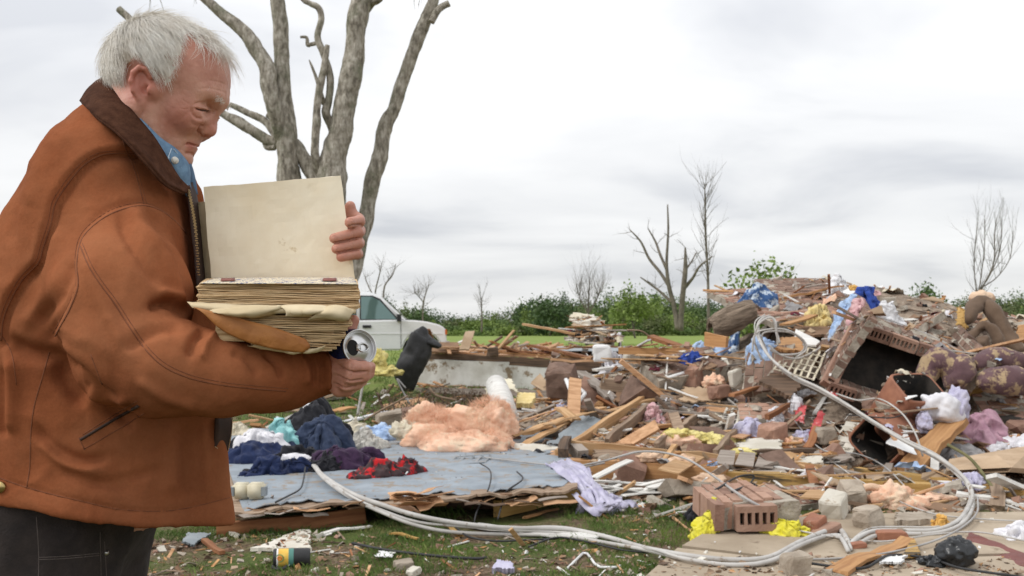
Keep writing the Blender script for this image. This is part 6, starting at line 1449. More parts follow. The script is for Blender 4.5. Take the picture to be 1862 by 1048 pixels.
ysr = [5.75, 5.9, 6.0, 6.0, 6.1, 6.3, 6.6, 6.9, 7.2, 7.5, 7.8, 8.1, 8.4, 8.7, 9.1, 9.5, 9.8, 10.0, 10.1, 10.1, 10.0, 9.9]
for k, (dx, dy, r, cut) in enumerate(((0, 0, .0135, 22), (3, 8, .0120, 18), (-2, -4, .006, 19), (2, 5, .006, 17))):
    pts = [(x + dx * min(1, i) + (3 * min(1, i) * sin(i * 1.3 + k) if k else 0), y + dy * (.6 if i > 6 else 1) * min(1, i * .6 + .2) + (2.5 * min(1, i) * sin(i * .9 + k) if k else 0)) for i, (x, y) in enumerate(rest[:cut])]
    l = path3(pts, .05, 110, 8, ys=ysr[:cut])
    Buf().tube([v - cb.location for v in l], r, 10).obj('cable', M['plastic_grey'], cb, True)
lp = empty('cable_loop', P(1420, 610, 10), 'loose loops of grey cable lying over the blue cloth and orange tabletop', 'cable')
for k, pts in enumerate(([(1395, 640), (1385, 612), (1400, 603), (1440, 606), (1462, 625), (1455, 642), (1420, 645), (1400, 636)], [(1368, 640), (1372, 610), (1392, 600), (1430, 600), (1460, 618), (1466, 636), (1448, 650)], [(1398, 628), (1420, 646), (1450, 652), (1480, 640), (1492, 632)], [(1385, 655), (1372, 620), (1380, 590), (1402, 578), (1412, 600), (1414, 630)])):
    Buf().tube([v - lp.location for v in [P(a, b, 9.75 - k * .03) for a, b in catmull(pts, 40)[:, :2]]], .0095, 8).obj('cable', M['plastic_grey'], lp, True)
WR = [('thin grey wire arching over the shingles and brick block to the yellow rag', [(1040, 850), (1100, 838), (1160, 822), (1210, 824), (1255, 838), (1300, 868), (1345, 900), (1395, 928), (1410, 935), (1412, 955), (1440, 962)], .008, 'wire', [8, 7.6, 7.4, 7.3, 7.2, 7.0, 6.6, 6.2, 6.0, 5.9, 5.9]),
      ('grey wire running from the insulation to the lavender sheet', [(880, 832), (930, 838), (1000, 846), (1045, 852), (1100, 842)], .007, 'wire', None),
      ('black cord curling from the lattice over the floor edge', [(872, 842), (892, 858), (888, 890), (868, 928), (862, 950)], .005, 'black', [7.6, 7.2, 6.7, 6.2, 6.0]),
      ('second black cord, falling over the torn floor edge', [(940, 858), (950, 872), (920, 895), (912, 920), (905, 945)], .006, 'black', [7.4, 7.1, 6.6, 6.3, 6.1]),
      ('brown extension cord on the blue floor from the sneaker', [(555, 850), (552, 872), (545, 890), (520, 904), (500, 914)], .006, 'black', None), ('black cable across the grass below the mug', [(640, 988), (700, 1000), (780, 1010), (860, 1016), (885, 1014)], .008, 'black', None),
      ('black cord through the grass under the pipes', [(820, 950), (850, 975), (900, 984), (960, 982), (1010, 980)], .006, 'black', None), ('black wire under the pipes towards the walk', [(960, 995), (1010, 978), (1060, 984), (1130, 1000), (1180, 1005)], .006, 'black', None),
      ('thin grey wire following the walk to the gutter', [(1425, 1018), (1520, 1016), (1600, 1008), (1680, 990), (1740, 965), (1775, 935), (1778, 905)], .006, 'wire', [5.3, 5.35, 5.45, 5.7, 5.95, 6.3, 6.7]),
      ('black cable snaking over the walk to the bin bag', [(1470, 1024), (1530, 1032), (1575, 1032), (1610, 1012), (1650, 1010), (1700, 1018), (1750, 1034), (1862, 1050)], .007, 'black', None),
      ('thin pale wire stretched over the stones past the cable bend', [(1420, 958), (1500, 974), (1600, 985), (1700, 972), (1780, 968), (1870, 985)], .005, 'plastic_grey', None),
      ('grey wire loop hanging in front of the flue liner', [(1520, 716), (1560, 728), (1600, 726), (1640, 752), (1665, 790), (1678, 830)], .007, 'plastic_grey', [8.6, 8.4, 8.1, 7.9, 7.7, 7.6]),
      ('grey wire lying down the slope toward the plaster', [(1440, 758), (1465, 790), (1500, 820), (1560, 826), (1610, 850), (1660, 900)], .006, 'wire', None),
      ('dark wire across the broken chimney front', [(1540, 755), (1580, 758), (1620, 760), (1650, 752)], .006, 'black', [8.8, 8.3, 8.0, 7.9]), ('pale wire slanting from the white bundle to the lower rubble', [(1500, 830), (1560, 872), (1620, 905), (1700, 935), (1800, 945), (1862, 948)], .005, 'plastic_grey', None),
      ('white cord hanging down to the grass near the truck', [(662, 685), (657, 715), (650, 755)], .014, 'plastic_grey', [11, 11, 11]), ('pale twisted wire by the brush', [(738, 706), (722, 690), (745, 735)], .010, 'wire', [13, 13, 13]),
      ('thin wire bristling at the top of the slope', [(1545, 590), (1580, 575), (1640, 590), (1690, 610), (1750, 640)], .005, 'wire', None), ('bent black coat wire behind the cored block', [(1300, 892), (1340, 868), (1370, 865), (1362, 880), (1330, 895)], .007, 'black', [7.0, 6.9, 6.9, 6.9, 6.9])]
for lb, pts, r, m, ys in WR: cable('cord' if m == 'black' else 'wire', lb, pts, r, m, lift=.03, ys=ys)
# sapling sticks
gb = [('bent green sapling stem across the rubble by the mauve blanket', [(1722, 808), (1765, 835), (1800, 880), (1812, 900)], .012), ('thin forked twig rising before the house platform', [(975, 712), (990, 690), (1002, 660), (1005, 640)], .012), ('bare arching twig past the white plastic', [(1140, 600), (1165, 602), (1180, 612), (1186, 626)], .010), ('peeled curved root over the dry brush', [(662, 765), (690, 748), (715, 735), (742, 720)], .014), ('curled pale root by the insulation', [(780, 705), (795, 720), (830, 728)], .014)]
for i, (lb, pts, r) in enumerate(gb): cable('twig', lb, pts, r, M['old_wood'] if i else mat('green_bark', (.10, .10, .04), (.18, .16, .07), scale=8), cat='twig', ys=[[7.6, 7.4, 7.2, 7.1], [15, 15, 15, 15], [13, 13, 13, 13], [12, 12, 12, 12], [12, 12, 12]][i])
# dry brush before the platform
g = np.random.default_rng(12); bt_ = Buf()
for k in range(170):
    x = g.uniform(690, 890); Y = g.uniform(12.5, 16.5); p = P(x, 0, Y); p.z = zat(p.x, Y)
    grow(bt_, p, (g.normal(0, .7), g.normal(0, .4), .8), g.uniform(.12, .34), .007, 1, g, .7, .1, 4, 3)
tag(bt_.obj('dry_brush', M['dark_wood']), 'tangle of dry brown brush and roots in front of the white skirting', kind='stuff')
lf = Buf()
for k in range(40):
    x = g.uniform(690, 890); Y = g.uniform(12.5, 16.5); p = P(x, 0, Y); leaf_cloud(lf, (p.x, Y, .12), (.3, .3, .16), 60, .022, g, int(g.choice([0, 0, 1])))
tag(lf.obj('brush_leaves', [M['dark_wood'], m_l4]), 'small dead and olive leaves caught in the dry brush', kind='stuff')

# =================================================================== small litter nobody could count
def scatter(name, label, n, mats, kind_, xr, yr, dens, size, seed, lay=1.0, low=False, lift=0.0):
    g = np.random.default_rng(seed); bf = Buf(); k = 0; tries = 0
    while k < n and tries < n * 6:
        tries += 1
        x, y = g.uniform(*xr), g.uniform(*yr)
        if g.random() > dens(x, y): continue
        if x > 2.5 and y > 9.6 and g.random() > (.12 if low else .30): continue
        if kind_ == 'lath' and x > 2.4 and y > 9.3: continue
        if low and 2.9 < x < 4.6 and 8.9 < y < 11.2: continue
        z = (float(Tz(x, y)) + size * .2 if low else zat(x, y)) + lift
        s = size * math.exp(g.normal(0, .45)) * (.75 + y * .04)
        a = g.uniform(0, 2 * pi); tl = g.normal(0, .32, 2) * lay
        Rm = Matrix.Rotation(a, 3, 'Z') @ Matrix.Rotation(tl[0], 3, 'X') @ Matrix.Rotation(tl[1], 3, 'Y')
        mi = int(g.integers(0, len(mats)))
        if kind_ == 'splint':
            L_ = s * g.uniform(3, 9); bf.box((x, y, z + s * .3), (L_, s * g.uniform(.25, .9), s * .22), Rm, mi)
        elif kind_ == 'lath':
            L_ = g.uniform(.3, 1.1); bf.box((x, y, z + .02), (L_, s * g.uniform(.5, 1.6), .012), Matrix.Rotation(g.choice([0, .3, -.4, 2.6, 1.2]) + g.normal(0, .3), 3, 'Z') @ Matrix.Rotation(tl[0] * .6, 3, 'X') @ Matrix.Rotation(tl[1] * .4, 3, 'Y'), mi)
        elif kind_ == 'rock':
            V = np.array([(sx, sy, sz) for sx in (-1, 1) for sy in (-1, 1) for sz in (-1, 1)], dtype=float) * .5 + g.normal(0, .13, (8, 3))
            V = V * np.array([s * g.uniform(.8, 1.8), s * g.uniform(.7, 1.2), s * g.uniform(.4, .9)]) @ np.array(Rm).T
            bf.add(V + (x, y, z + s * .2), np.array([(0, 1, 3, 2), (4, 6, 7, 5), (0, 4, 5, 1), (2, 3, 7, 6), (0, 2, 6, 4), (1, 5, 7, 3)]), mi)
        elif kind_ == 'flake':
            m_ = 6; an = np.sort(g.uniform(0, 2 * pi, m_)); rr_ = g.uniform(.4, 1, m_) * s
            top = np.stack([np.cos(an) * rr_ * g.uniform(1, 2), np.sin(an) * rr_, g.normal(0, .16, m_) * s], -1); bot = top - (0, 0, s * .08)
            V = np.concatenate([top, bot]) @ np.array(Rm).T + (x, y, z + s * .25)
            F = [(0, i, i + 1) for i in range(1, m_ - 1)] + [(m_, m_ + i + 1, m_ + i) for i in range(1, m_ - 1)] + [(i, m_ + i, m_ + (i + 1) % m_) for i in range(m_)] + [(i, m_ + (i + 1) % m_, (i + 1) % m_) for i in range(m_)]
            bf.add(V, np.array(F), mi)
        elif kind_ == 'wad':
            V = []; 
            for i in range(7):
                for j in range(7):
                    u, v = i / 6 - .5, j / 6 - .5; V.append((u * 2 * s, v * 2 * s * .8, s * (.55 - (u * u + v * v) * 1.3)))
            V = np.array(V); V = V + np.stack([fbm(V / s * 1.3 + k * 3, 2, 3), fbm(V / s * 1.3 + k * 3, 2, 4), fbm(V / s * 1.7 + k * 3, 2, 5) * 1.2], -1) * s * .5
            V = V @ np.array(Rm).T + (x, y, z + s * .1)
            bf.add(V, np.array([(i * 7 + j, (i + 1) * 7 + j, (i + 1) * 7 + j + 1, i * 7 + j + 1) for i in range(6) for j in range(6)]), mi)
        k += 1
    o = bf.obj(name, mats); return tag(o, label, kind='stuff')
hd_ = lambda x, y: float(np.clip(Tz(x, y) * 3 + (y > 6.2) * (x > .6) * .8, 0, 1)) * (1 if y < 15 else .5)
W_ = [M['pine'], M['old_wood'], M['orange_pine'], M['dark_wood'], M['white_wood'], M['cedar'], M['red_wood'], M['grey_wood'], M['cedar']]
scatter('wood_splinters', 'splintered wood scattered all over the wreckage', 2400, W_, 'splint', (-.5, 7.5), (6.2, 15), hd_, .024, 1)
scatter('broken_boards', 'jumble of broken board ends lying between the larger timbers', 360, W_, 'splint', (-.3, 7.2), (6.6, 14.5), hd_, .060, 2, 1.3, True)
scatter('long_laths', 'long thin laths and split planks lying every way through the wreck', 230, [M['pine'], M['old_wood'], M['orange_pine'], M['white_wood'], M['cedar'], M['pine'], M['grey_wood']], 'lath', (-.4, 7.3), (6.6, 14.5), hd_, .055, 21, .7)
scatter('brick_fragments', 'brick and mortar fragments strewn through the heap', 1500, [M['mortar'], M['brick_d'], M['brick_o'], M['mortar'], M['stone'], M['brick']], 'rock', (-.2, 7.5), (6.2, 14), hd_, .036, 3)
scatter('broken_bricks', 'larger broken bricks and stones between the slabs', 170, [M['brick'], M['brick_d'], M['stone'], M['brick'], M['mortar']], 'rock', (.3, 7.2), (6.8, 14), hd_, .10, 4, 1.2, True)
scatter('board_flakes', 'torn flakes of hardboard, plaster and paper over the wreck', 1500, [M['tan_board'], M['brown_board'], M['plaster'], M['white'], M['grey_wood'], M['tan_board'], M['brown_board']], 'flake', (-.3, 7.5), (6.2, 15), hd_, .042, 5, .8)
scatter('torn_panels', 'torn panel pieces tilted among the rubble', 130, [M['tan_board'], M['brown_board'], M['plaster'], M['grey_wood'], M['brown_board'], M['dark_wood'], M['grey_wood']], 'flake', (.0, 7.2), (7, 14.5), hd_, .12, 6, 1.0, True)
scatter('rags_and_paper', 'small rags, tissue and paper wads in the wreckage', 300, [M['white_cloth'], M['lavender'], M['white_cloth'], M['cream_cloth'], M['pink_wool'], M['grey_cloth'], M['lightblue'], M['blackc'], M['maroon']], 'wad', (-.2, 7.5), (6.4, 14.5), hd_, .040, 7)
scatter('white_crumbs', 'white plaster crumbs peppering the rubble', 2200, [M['plaster'], M['white'], M['stone']], 'rock', (-.5, 7.5), (5.0, 14), lambda x, y: max(hd_(x, y), .25 if y < 5.7 or x > .8 else .03), .010, 8)
gd = lambda x, y: 0 if (y > 5.75 and x < .75) or (x > .9 and y > 5.0) else .9
scatter('lawn_litter', 'bark chips, splinters and leaf litter over the near lawn', 2600, [M['old_wood'], M['dark_wood'], M['orange_pine'], M['stone'], M['brown_board'], M['dark_wood'], M['old_wood']], 'flake', (-2.6, 2.6), (4.4, 8.2), gd, .012, 9)
scatter('lawn_splinters', 'thin wood splinters lying on the near lawn', 420, W_, 'splint', (-2.4, 2.4), (4.5, 7.6), gd, .010, 10)
scatter('lawn_stones', 'small stones and mortar bits on the near lawn', 320, [M['stone'], M['plaster'], M['brick'], M['mortar']], 'rock', (-2.4, 2.4), (4.5, 7.6), gd, .017, 11)
scatter('floor_litter', 'dust, leaf bits and splinters on the blue floor', 420, [M['old_wood'], M['plaster'], M['dark_wood'], M['stone'], M['cedar']], 'flake', (-2.2, .6), (5.8, 9.6), lambda x, y: 1 if fbm(np.array([[x * 1.3, y * 1.3, 0]]), 2, 3)[0] > .05 else .1, .006, 12)
scatter('far_litter', 'small boards and rags scattered on the grass by the platform', 260, W_ + [M['white_cloth']], 'splint', (-4, 3), (11, 20), lambda x, y: 1, .05, 13)
scatter('platform_litter', 'broken wood lying on the house platform', 160, W_, 'splint', (-2, 2.2), (19.3, 23), lambda x, y: 1, .05, 14)
# =================================================================== the man with the old book
YM = 1.70
man = empty('person', (P(110, 600, YM).x, YM, 0),
            'white-haired man in a rust-brown canvas work jacket looking down at an old open book', 'person')
def hp(px, py, w=0.0):               # on the head: lateral offset w from its middle plane (minus = towards us)
    p = P(px, py, 1.66); return np.array((p.x, p.y + w, p.z))
def hn(px, py, w):                   # the point on the near side seen at that pixel
    p = P(px, py, 1.66 + w); return np.array((p.x, p.y, p.z))
def both(f, c, *a, **k):
    """the same shape on the near side and mirrored on the far side"""
    m = c.copy(); m[1] = 2 * 1.66 - c[1]
    return np.minimum(f(c, *a, **k), f(m, *a, **k))
def cone2(F, a, b, ra, rb):
    a2, b2 = a.copy(), b.copy(); a2[1] = 3.32 - a[1]; b2[1] = 3.32 - b[1]
    return np.minimum(F.cone(a, b, ra, rb), F.cone(a2, b2, ra, rb))
PIT = radians(30)
def head_field():
    lo, hi = hp(180, 372, -.108), hp(432, 10, .108)
    F = Field(lo, hi, 0.0021)
    F.add(F.ell(hp(304, 131), (.096, .076, .083), PIT))
    F.add(F.ell(hp(352, 138), (.056, .062, .062), PIT), .03)
    F.add(F.ell(hp(345, 200), (.046, .058, .066), PIT), .035)
    F.add(both(F.ell, hp(345, 215, -.036), (.027, .022, .024), pitch=PIT), .03)
    F.add(cone2(F, hp(272, 215, -.050), hp(312, 280, -.020), .033, .020), .022)
    F.add(cone2(F, hp(285, 262, -.035), hp(300, 285, -.02), .026, .026), .03)     # jowl
    F.add(F.ell(hp(326, 290), (.0190, .021, .0175)), .008)
    F.add(F.ell(hp(332, 253), (.0265, .029, .0205), PIT), .010)
    F.add(F.cone(hp(258, 205), hp(222, 345), .062, .066), .035)
    F.add(F.cone(hp(300, 262), hp(262, 345), .040, .050), .03)
    # nose
    F.add(F.cone(hp(385, 203), hp(381, 231), .0078, .0112), .008)
    F.add(F.ell(hp(380, 238), (.0118, .0120, .0108), PIT), .008)
    F.add(both(F.ell, hp(369, 240, -.0115), (.0105, .0065, .0075), pitch=PIT), .006)
    F.cut(both(F.ell, hp(373, 248.5, -.0075), (.005, .0035, .004)), .003)
    # brow, sockets, eyes
    F.add(cone2(F, hp(398, 181, -.006), hp(386, 179, -.042), .0100, .0080), .018)
    F.cut(both(F.ell, hp(395, 208, -.031), (.020, .017, .013), pitch=PIT), .012)
    F.add(both(F.ell, hp(375, 203, -.032), (.0130, .0135, .0118)), .004)
    # lips and folds
    F.add(cone2(F, hp(352, 260, 0), hp(338, 260, -.022), .0068, .0035), .004)
    F.add(cone2(F, hp(347, 272, 0), hp(335, 268, -.020), .0072, .0040), .004)
    # ears
    for s in (-1, 1):
        def e(px, py, w):
            p = hn(px, py, w); p[1] = 1.66 + s * abs(w)
            return p
        F.add(F.ell(e(256, 152, -.078), (.0165, .0065, .030), -.12, yaw=s * -.35), .006)
        F.add(F.cone(e(278, 165, -.070), e(258, 160, -.074), .014, .012), .010)
        hel = [e(273, 141, -.080), e(266, 127, -.084), e(253, 123, -.088), e(242, 132, -.090), e(238, 148, -.090), e(243, 166, -.087), e(252, 180, -.082)]
        F.add(F.chain([(p, .0040) for p in hel], .004), .003)
        F.cut(F.ell(e(259, 150, -.089), (.0092, .0085, .0180), -.15), .003)
        F.cut(F.ell(e(264, 163, -.084), (.0075, .0080, .0080)), .004)
        F.add(F.ell(e(256, 186, -.078), (.0075, .0050, .0085)), .005)
        F.add(F.ell(e(271, 164, -.084), (.0045, .0040, .0065)), .004)
    return F
def hand_right():
    F = Field(P(570, 735, 1.60) - Vector((0, .16, 0)), P(700, 555, 1.45) + Vector((0, .16, 0)), 0.0019)
    q = lambda x, y, Y: np.array(P(x, y, Y))
    F.add(F.chain([(q(560, 668, 1.53), .027), (q(596, 668, 1.53), .026), (q(612, 672, 1.52), .028)], .01))
    F.add(F.cone(q(607, 655, 1.51), q(618, 690, 1.50), .017, .015), .02)
    F.add(F.chain([(q(614, 654, 1.495), .0120), (q(640, 668, 1.462), .0103), (q(662, 669, 1.470), .0092), (q(674, 667, 1.490), .0080)], .006), .008)
    F.add(F.chain([(q(612, 673, 1.49), .0120), (q(638, 686, 1.464), .0103), (q(660, 685, 1.474), .0092), (q(672, 680, 1.492), .0080)], .006), .006)
    F.add(F.chain([(q(608, 688, 1.495), .0110), (q(630, 700, 1.475), .0096), (q(648, 699, 1.482), .0086), (q(659, 694, 1.495), .0076)], .006), .006)
    F.add(F.chain([(q(600, 698, 1.51), .0100), (q(616, 711, 1.492), .0088), (q(632, 711, 1.495), .0078), (q(643, 707, 1.505), .0068)], .006), .006)
    F.add(F.chain([(q(600, 662, 1.52), .0160), (q(618, 630, 1.515), .0130), (q(633, 604, 1.510), .0108), (q(643, 583, 1.512), .0092)], .008), .014)
    for (x, y, Y) in ((640, 662, 1.452), (662, 663, 1.462), (638, 680, 1.453), (630, 694, 1.465)):
        F.cut(F.cone(q(x, y, Y), q(x - 1, y + 8, Y), .0008, .0008), .003)
    return F
def hand_left():
    F = Field(P(570, 500, 1.80) - Vector((0, .22, 0)), P(690, 345, 1.72) + Vector((0, .12, 0)), 0.0019)
    q = lambda x, y, Y: np.array(P(x, y, Y))
    F.add(F.chain([(q(575, 480, 1.74), .027), (q(600, 455, 1.71), .029), (q(618, 432, 1.695), .030)], .02))
    F.add(F.cone(q(622, 405, 1.69), q(628, 462, 1.69), .016, .014), .02)
    F.add(F.chain([(q(628, 402, 1.690), .0115), (q(652, 400, 1.672), .0105), (q(653, 403, 1.640), .0098), (q(636, 405, 1.612), .0090)], .004), .003)
    F.add(F.chain([(q(632, 420, 1.690), .0115), (q(653, 420, 1.672), .0106), (q(650, 424, 1.633), .0102), (q(608, 434, 1.603), .0088)], .004), .002)
    F.add(F.chain([(q(632, 440, 1.690), .0112), (q(652, 442, 1.672), .0102), (q(649, 443, 1.633), .0098), (q(612, 453, 1.603), .0088)], .004), .002)
    F.add(F.chain([(q(630, 458, 1.690), .0105), (q(650, 462, 1.672), .0094), (q(647, 462, 1.633), .0090), (q(620, 468, 1.604), .0080)], .004), .002)
    F.add(F.chain([(q(612, 440, 1.690), .0150), (q(628, 408, 1.683), .0120), (q(635, 386, 1.676), .0100), (q(637, 375, 1.672), .0090)], .008), .014)
    return F
def body_core():
    F = Field(Vector((-1.02, 1.40, .90)), Vector((-.30, 2.06, 1.60)), 0.009)
    q = lambda x, y, Y: np.array(P(x, y, Y))
    F.add(F.cone(q(222, 335, 1.68), q(200, 440, 1.70), .060, .085))
    F.add(F.cone(q(200, 430, 1.70), q(180, 900, 1.70), .085, .12), .08)
    F.add(F.chain([(q(200, 430, 1.55), .055), (q(215, 640, 1.47), .045), (q(400, 675, 1.48), .036), (q(604, 668, 1.525), .022)], .02), .05)
    F.add(F.chain([(q(200, 430, 1.86), .055), (q(330, 600, 1.98), .045), (q(470, 560, 1.90), .036), (q(600, 455, 1.71), .022)], .02), .05)
    return F
skin, N, L, b = new_mat('skin')
tc = N.new('ShaderNodeTexCoord')
n1 = N.new('ShaderNodeTexNoise'); n1.inputs['Scale'].default_value = 26; n1.inputs['Detail'].default_value = 6; n1.inputs['Roughness'].default_value = 0.65
L.new(tc.outputs['Object'], n1.inputs['Vector'])
r1 = N.new('ShaderNodeValToRGB'); r1.color_ramp.elements[0].position = .34; r1.color_ramp.elements[1].position = .68
r1.color_ramp.elements[0].color = (.43, .195, .13, 1); r1.color_ramp.elements[1].color = (.60, .325, .235, 1)
L.new(n1.outputs['Fac'], r1.inputs[0])
at_ = N.new('ShaderNodeAttribute'); at_.attribute_name = 'flush'
mxx = N.new('ShaderNodeMix'); mxx.data_type = 'RGBA'
L.new(at_.outputs['Fac'], mxx.inputs[0]); L.new(r1.outputs[0], mxx.inputs[6]); mxx.inputs[7].default_value = (.50, .155, .115, 1)
L.new(mxx.outputs[2], b.inputs['Base Color'])
b.inputs['Roughness'].default_value = 0.52
b.inputs['Subsurface Weight'].default_value = 0.12; b.inputs['Subsurface Radius'].default_value = (.009, .004, .002); b.inputs['Subsurface Scale'].default_value = 1
v1 = N.new('ShaderNodeTexVoronoi'); v1.inputs['Scale'].default_value = 420
L.new(tc.outputs['Object'], v1.inputs['Vector'])
n2 = N.new('ShaderNodeTexNoise'); n2.inputs['Scale'].default_value = 110; n2.inputs['Detail'].default_value = 5
L.new(tc.outputs['Object'], n2.inputs['Vector'])
ma = N.new('ShaderNodeMath'); ma.operation = 'MULTIPLY_ADD'; ma.inputs[1].default_value = .25
L.new(v1.outputs['Distance'], ma.inputs[0]); L.new(n2.outputs['Fac'], ma.inputs[2])
bp = N.new('ShaderNodeBump'); bp.inputs['Strength'].default_value = .32; bp.inputs['Distance'].default_value = .0016
L.new(ma.outputs[0], bp.inputs['Height']); L.new(bp.outputs[0], b.inputs['Normal'])

Vs, Fs, fl, off = [], [], [], 0
def quad_split(V, F):
    e = np.concatenate([F[:, [k, (k + 1) % 4]] for k in range(4)]); es = np.sort(e, 1)
    u, inv = np.unique(es, axis=0, return_inverse=True); inv = inv.ravel()
    n, m = len(V), len(u)
    V2 = np.concatenate([V, (V[u[:, 0]] + V[u[:, 1]]) / 2, V[F].mean(1)])
    k = len(F); ei = inv.reshape(4, k) + n; c = n + m + np.arange(k)
    out = [np.stack([F[:, a], ei[a], c, ei[(a + 3) % 4]], 1) for a in range(4)]
    return V2, np.concatenate(out)
HANDS = [([(634, 412), (645, 410), (658, 409)], 1.5, .0045), ([(600, 443), (615, 441), (630, 438), (654, 433)], 1.5, .0050), ([(608, 461), (620, 459), (635, 456), (654, 454)], 1.5, .0050),
         ([(634, 400), (640, 399), (643, 404), (640, 410), (634, 411)], .9, .0010), ([(603, 431), (610, 430), (612, 437), (606, 441)], .9, .0010), ([(606, 450), (612, 449), (614, 456), (609, 460)], .9, .0009),
         ([(612, 664), (640, 677), (668, 676)], 1.6, .0045), ([(610, 682), (636, 693), (660, 690)], 1.6, .0042), ([(606, 697), (628, 706), (648, 702)], 1.6, .0040),
         ([(640, 662), (638, 670), (636, 676)], 1.4, .0012), ([(655, 664), (655, 671), (654, 676)], 1.3, .0010), ([(638, 680), (636, 688)], 1.3, .0010), ([(624, 404), (632, 405), (640, 404)], 1.2, .0008),
         ([(640, 420), (643, 428), (641, 434)], 1.3, .0010), ([(640, 440), (642, 447), (640, 452)], 1.3, .0010)]
# lines of the face in the photograph: (polyline, width in px, depth in m; minus = ridge)
FACE = [
    ([(352, 191), (362, 187), (374, 190), (384, 199)], 2.6, .0018),          # crease above the lid
    ([(354, 197), (364, 200), (374, 202), (383, 203)], 1.8, .0050),          # closed lid line
    ([(352, 196), (363, 195), (374, 198), (383, 203)], 2.2, -.0012),
    ([(347, 198), (350, 208), (358, 215), (369, 216)], 2.6, .0024),          # under the eye
    ([(348, 214), (358, 220), (368, 221), (378, 216)], 4.0, -.0012),
    ([(345, 222), (355, 228), (368, 228), (376, 222)], 3.0, .0010),
    ([(366, 236), (360, 243), (350, 250), (343, 260), (338, 268)], 4.5, .0017),   # nose to mouth fold
    ([(372, 229), (365, 232), (361, 240), (366, 247)], 2.6, .0048),          # wing of the nose
    ([(360, 266), (352, 264), (344, 262), (338, 264)], 1.7, .0052),          # mouth
    ([(338, 263), (334, 268), (331, 276)], 3, .0013),
    ([(352, 281), (344, 280), (336, 278)], 3.0, .0026),
    ([(326, 268), (318, 280), (316, 292)], 5, .0009),
    ([(345, 190), (338, 186), (330, 180)], 1.6, .0004), ([(344, 198), (335, 199), (326, 197)], 1.6, .0005),
    ([(412, 170), (395, 164), (375, 160), (360, 163)], 2.2, .0006), ([(414, 156), (396, 149), (376, 146)], 2.2, .0005), ([(404, 178), (400, 184), (399, 190)], 1.6, .0016),
    ([(394, 199), (389, 204), (384, 204)], 3.0, .0020),
    ([(300, 205), (292, 232), (296, 262)], 6, .0009), ([(275, 205), (268, 240), (262, 262)], 5, .0008), ([(262, 200), (250, 230)], 3, .0012),
    ([(320, 225), (326, 240), (322, 256)], 10, .0010), ([(335, 212), (345, 222), (350, 235)], 13, -.0016),
]
for fn, near in ((head_field, 1), (hand_right, 0), (hand_left, 0), (body_core, 0)):
    V, Fq = fn().mesh(); V = smooth_v(V, Fq, 2, .4)
    if near:
        V, Fq = quad_split(V, Fq); V = smooth_v(V, Fq, 2, .5)
        nn = vnormals(V, Fq)
        Vm = V.copy(); Vm[:, 1] = 1.66 - np.abs(V[:, 1] - 1.66)
        Qm = proj(Vm); dsp = fbm(V * 130, 3, 5) * .0005
        for ln, w, dp in FACE:
            d, s_, arc = seg_dist(Qm, catmull(ln, 16))
            dsp = dsp - dp * np.exp(-(d / w) ** 2) * np.clip(np.minimum(arc, 1 - arc) * 5 + .2, 0, 1)
        V = V + nn * dsp[:, None]
        f = np.zeros(len(V))
        for (c, r_, a_) in ((hp(384, 238), .024, .42), (hn(254, 150, -.085), .036, .62), (hp(350, 222, -.055), .032, .45), (hp(375, 120, -.03), .05, .35), (hp(346, 266), .014, .6), (hn(344, 266, -.015), .010, .7)):
            dd = np.linalg.norm(V - c, axis=1); f = np.maximum(f, a_ * np.clip(1.5 - dd / r_, 0, 1))
    else:
        if fn is not body_core:
            nn = vnormals(V, Fq); Qm = proj(V); fr = nn[:, 1] < .2
            for ln, w, dp in HANDS:
                d, s_, arc = seg_dist(Qm, catmull(ln, 12))
                V = V - nn * (fr * dp * np.exp(-(d / w) ** 2) * np.clip(np.minimum(arc, 1 - arc) * 8 + .3, 0, 1))[:, None]
        f = np.full(len(V), .22 if fn is not body_core else 0) + .25 * np.clip(fbm(V * 40, 2, 3), 0, 1)
    Vs.append(V); Fs.append(Fq + off); fl.append(f); off += len(V)
man_loc = np.array(man.location)
body = mesh_np('body', np.concatenate(Vs) - man_loc, np.concatenate(Fs), skin, man)
atr = body.data.attributes.new('flush', 'FLOAT', 'POINT'); atr.data.foreach_set('value', np.concatenate(fl).astype(np.float32))

# ---- hair: thousands of single strands over a dense undercoat
m_hair = mat('white_hair', (.74, .68, .59), (.99, .97, .92), scale=34, stretch=(1, 1, 1), rough=.55, bump=0, contrast=(.3, .7))
m_hair_under = mat('hair_undercoat', (.68, .62, .54), (.84, .79, .71), scale=90, rough=.8, bump=.5, bscale=240, bdist=.002)
def o2(px, py, w=-.07):
    """pixel of the near side -> pixel in the head's middle plane"""
    k = (1.66 + w) / 1.66
    return (CX + (px - CX) * k, HY + (py - HY) * k)
def in_poly(Q, poly):
    x, y = Q[:, 0], Q[:, 1]; c = np.zeros(len(Q), bool); j = len(poly) - 1
    for i in range(len(poly)):
        xi, yi = poly[i]; xj, yj = poly[j]
        c ^= ((yi > y) != (yj > y)) & (x < (xj - xi) * (y - yi) / (yj - yi + 1e-9) + xi); j = i
    return c
HAIRP = [(352, -40), (362, 60), o2(346, 92, -.05), o2(338, 118, -.06), o2(322, 146), o2(312, 176), o2(296, 172), o2(284, 142), o2(272, 118), o2(252, 112), o2(233, 122), o2(226, 150), o2(228, 172), o2(205, 160), (175, 150), (150, 60), (200, -40)]
def orth(V): return np.stack([CX + V[:, 0] / 1.66 * FPX, HY - (V[:, 2] - H) / 1.66 * FPX], 1)
Fh = Field(hp(165, 215, -.12), hp(440, 0, .12), .004)
Fh.add(Fh.ell(hp(303, 130), (.1005, .080, .087), PIT))
Fh.add(Fh.ell(hp(350, 135), (.057, .063, .062), PIT), .03)
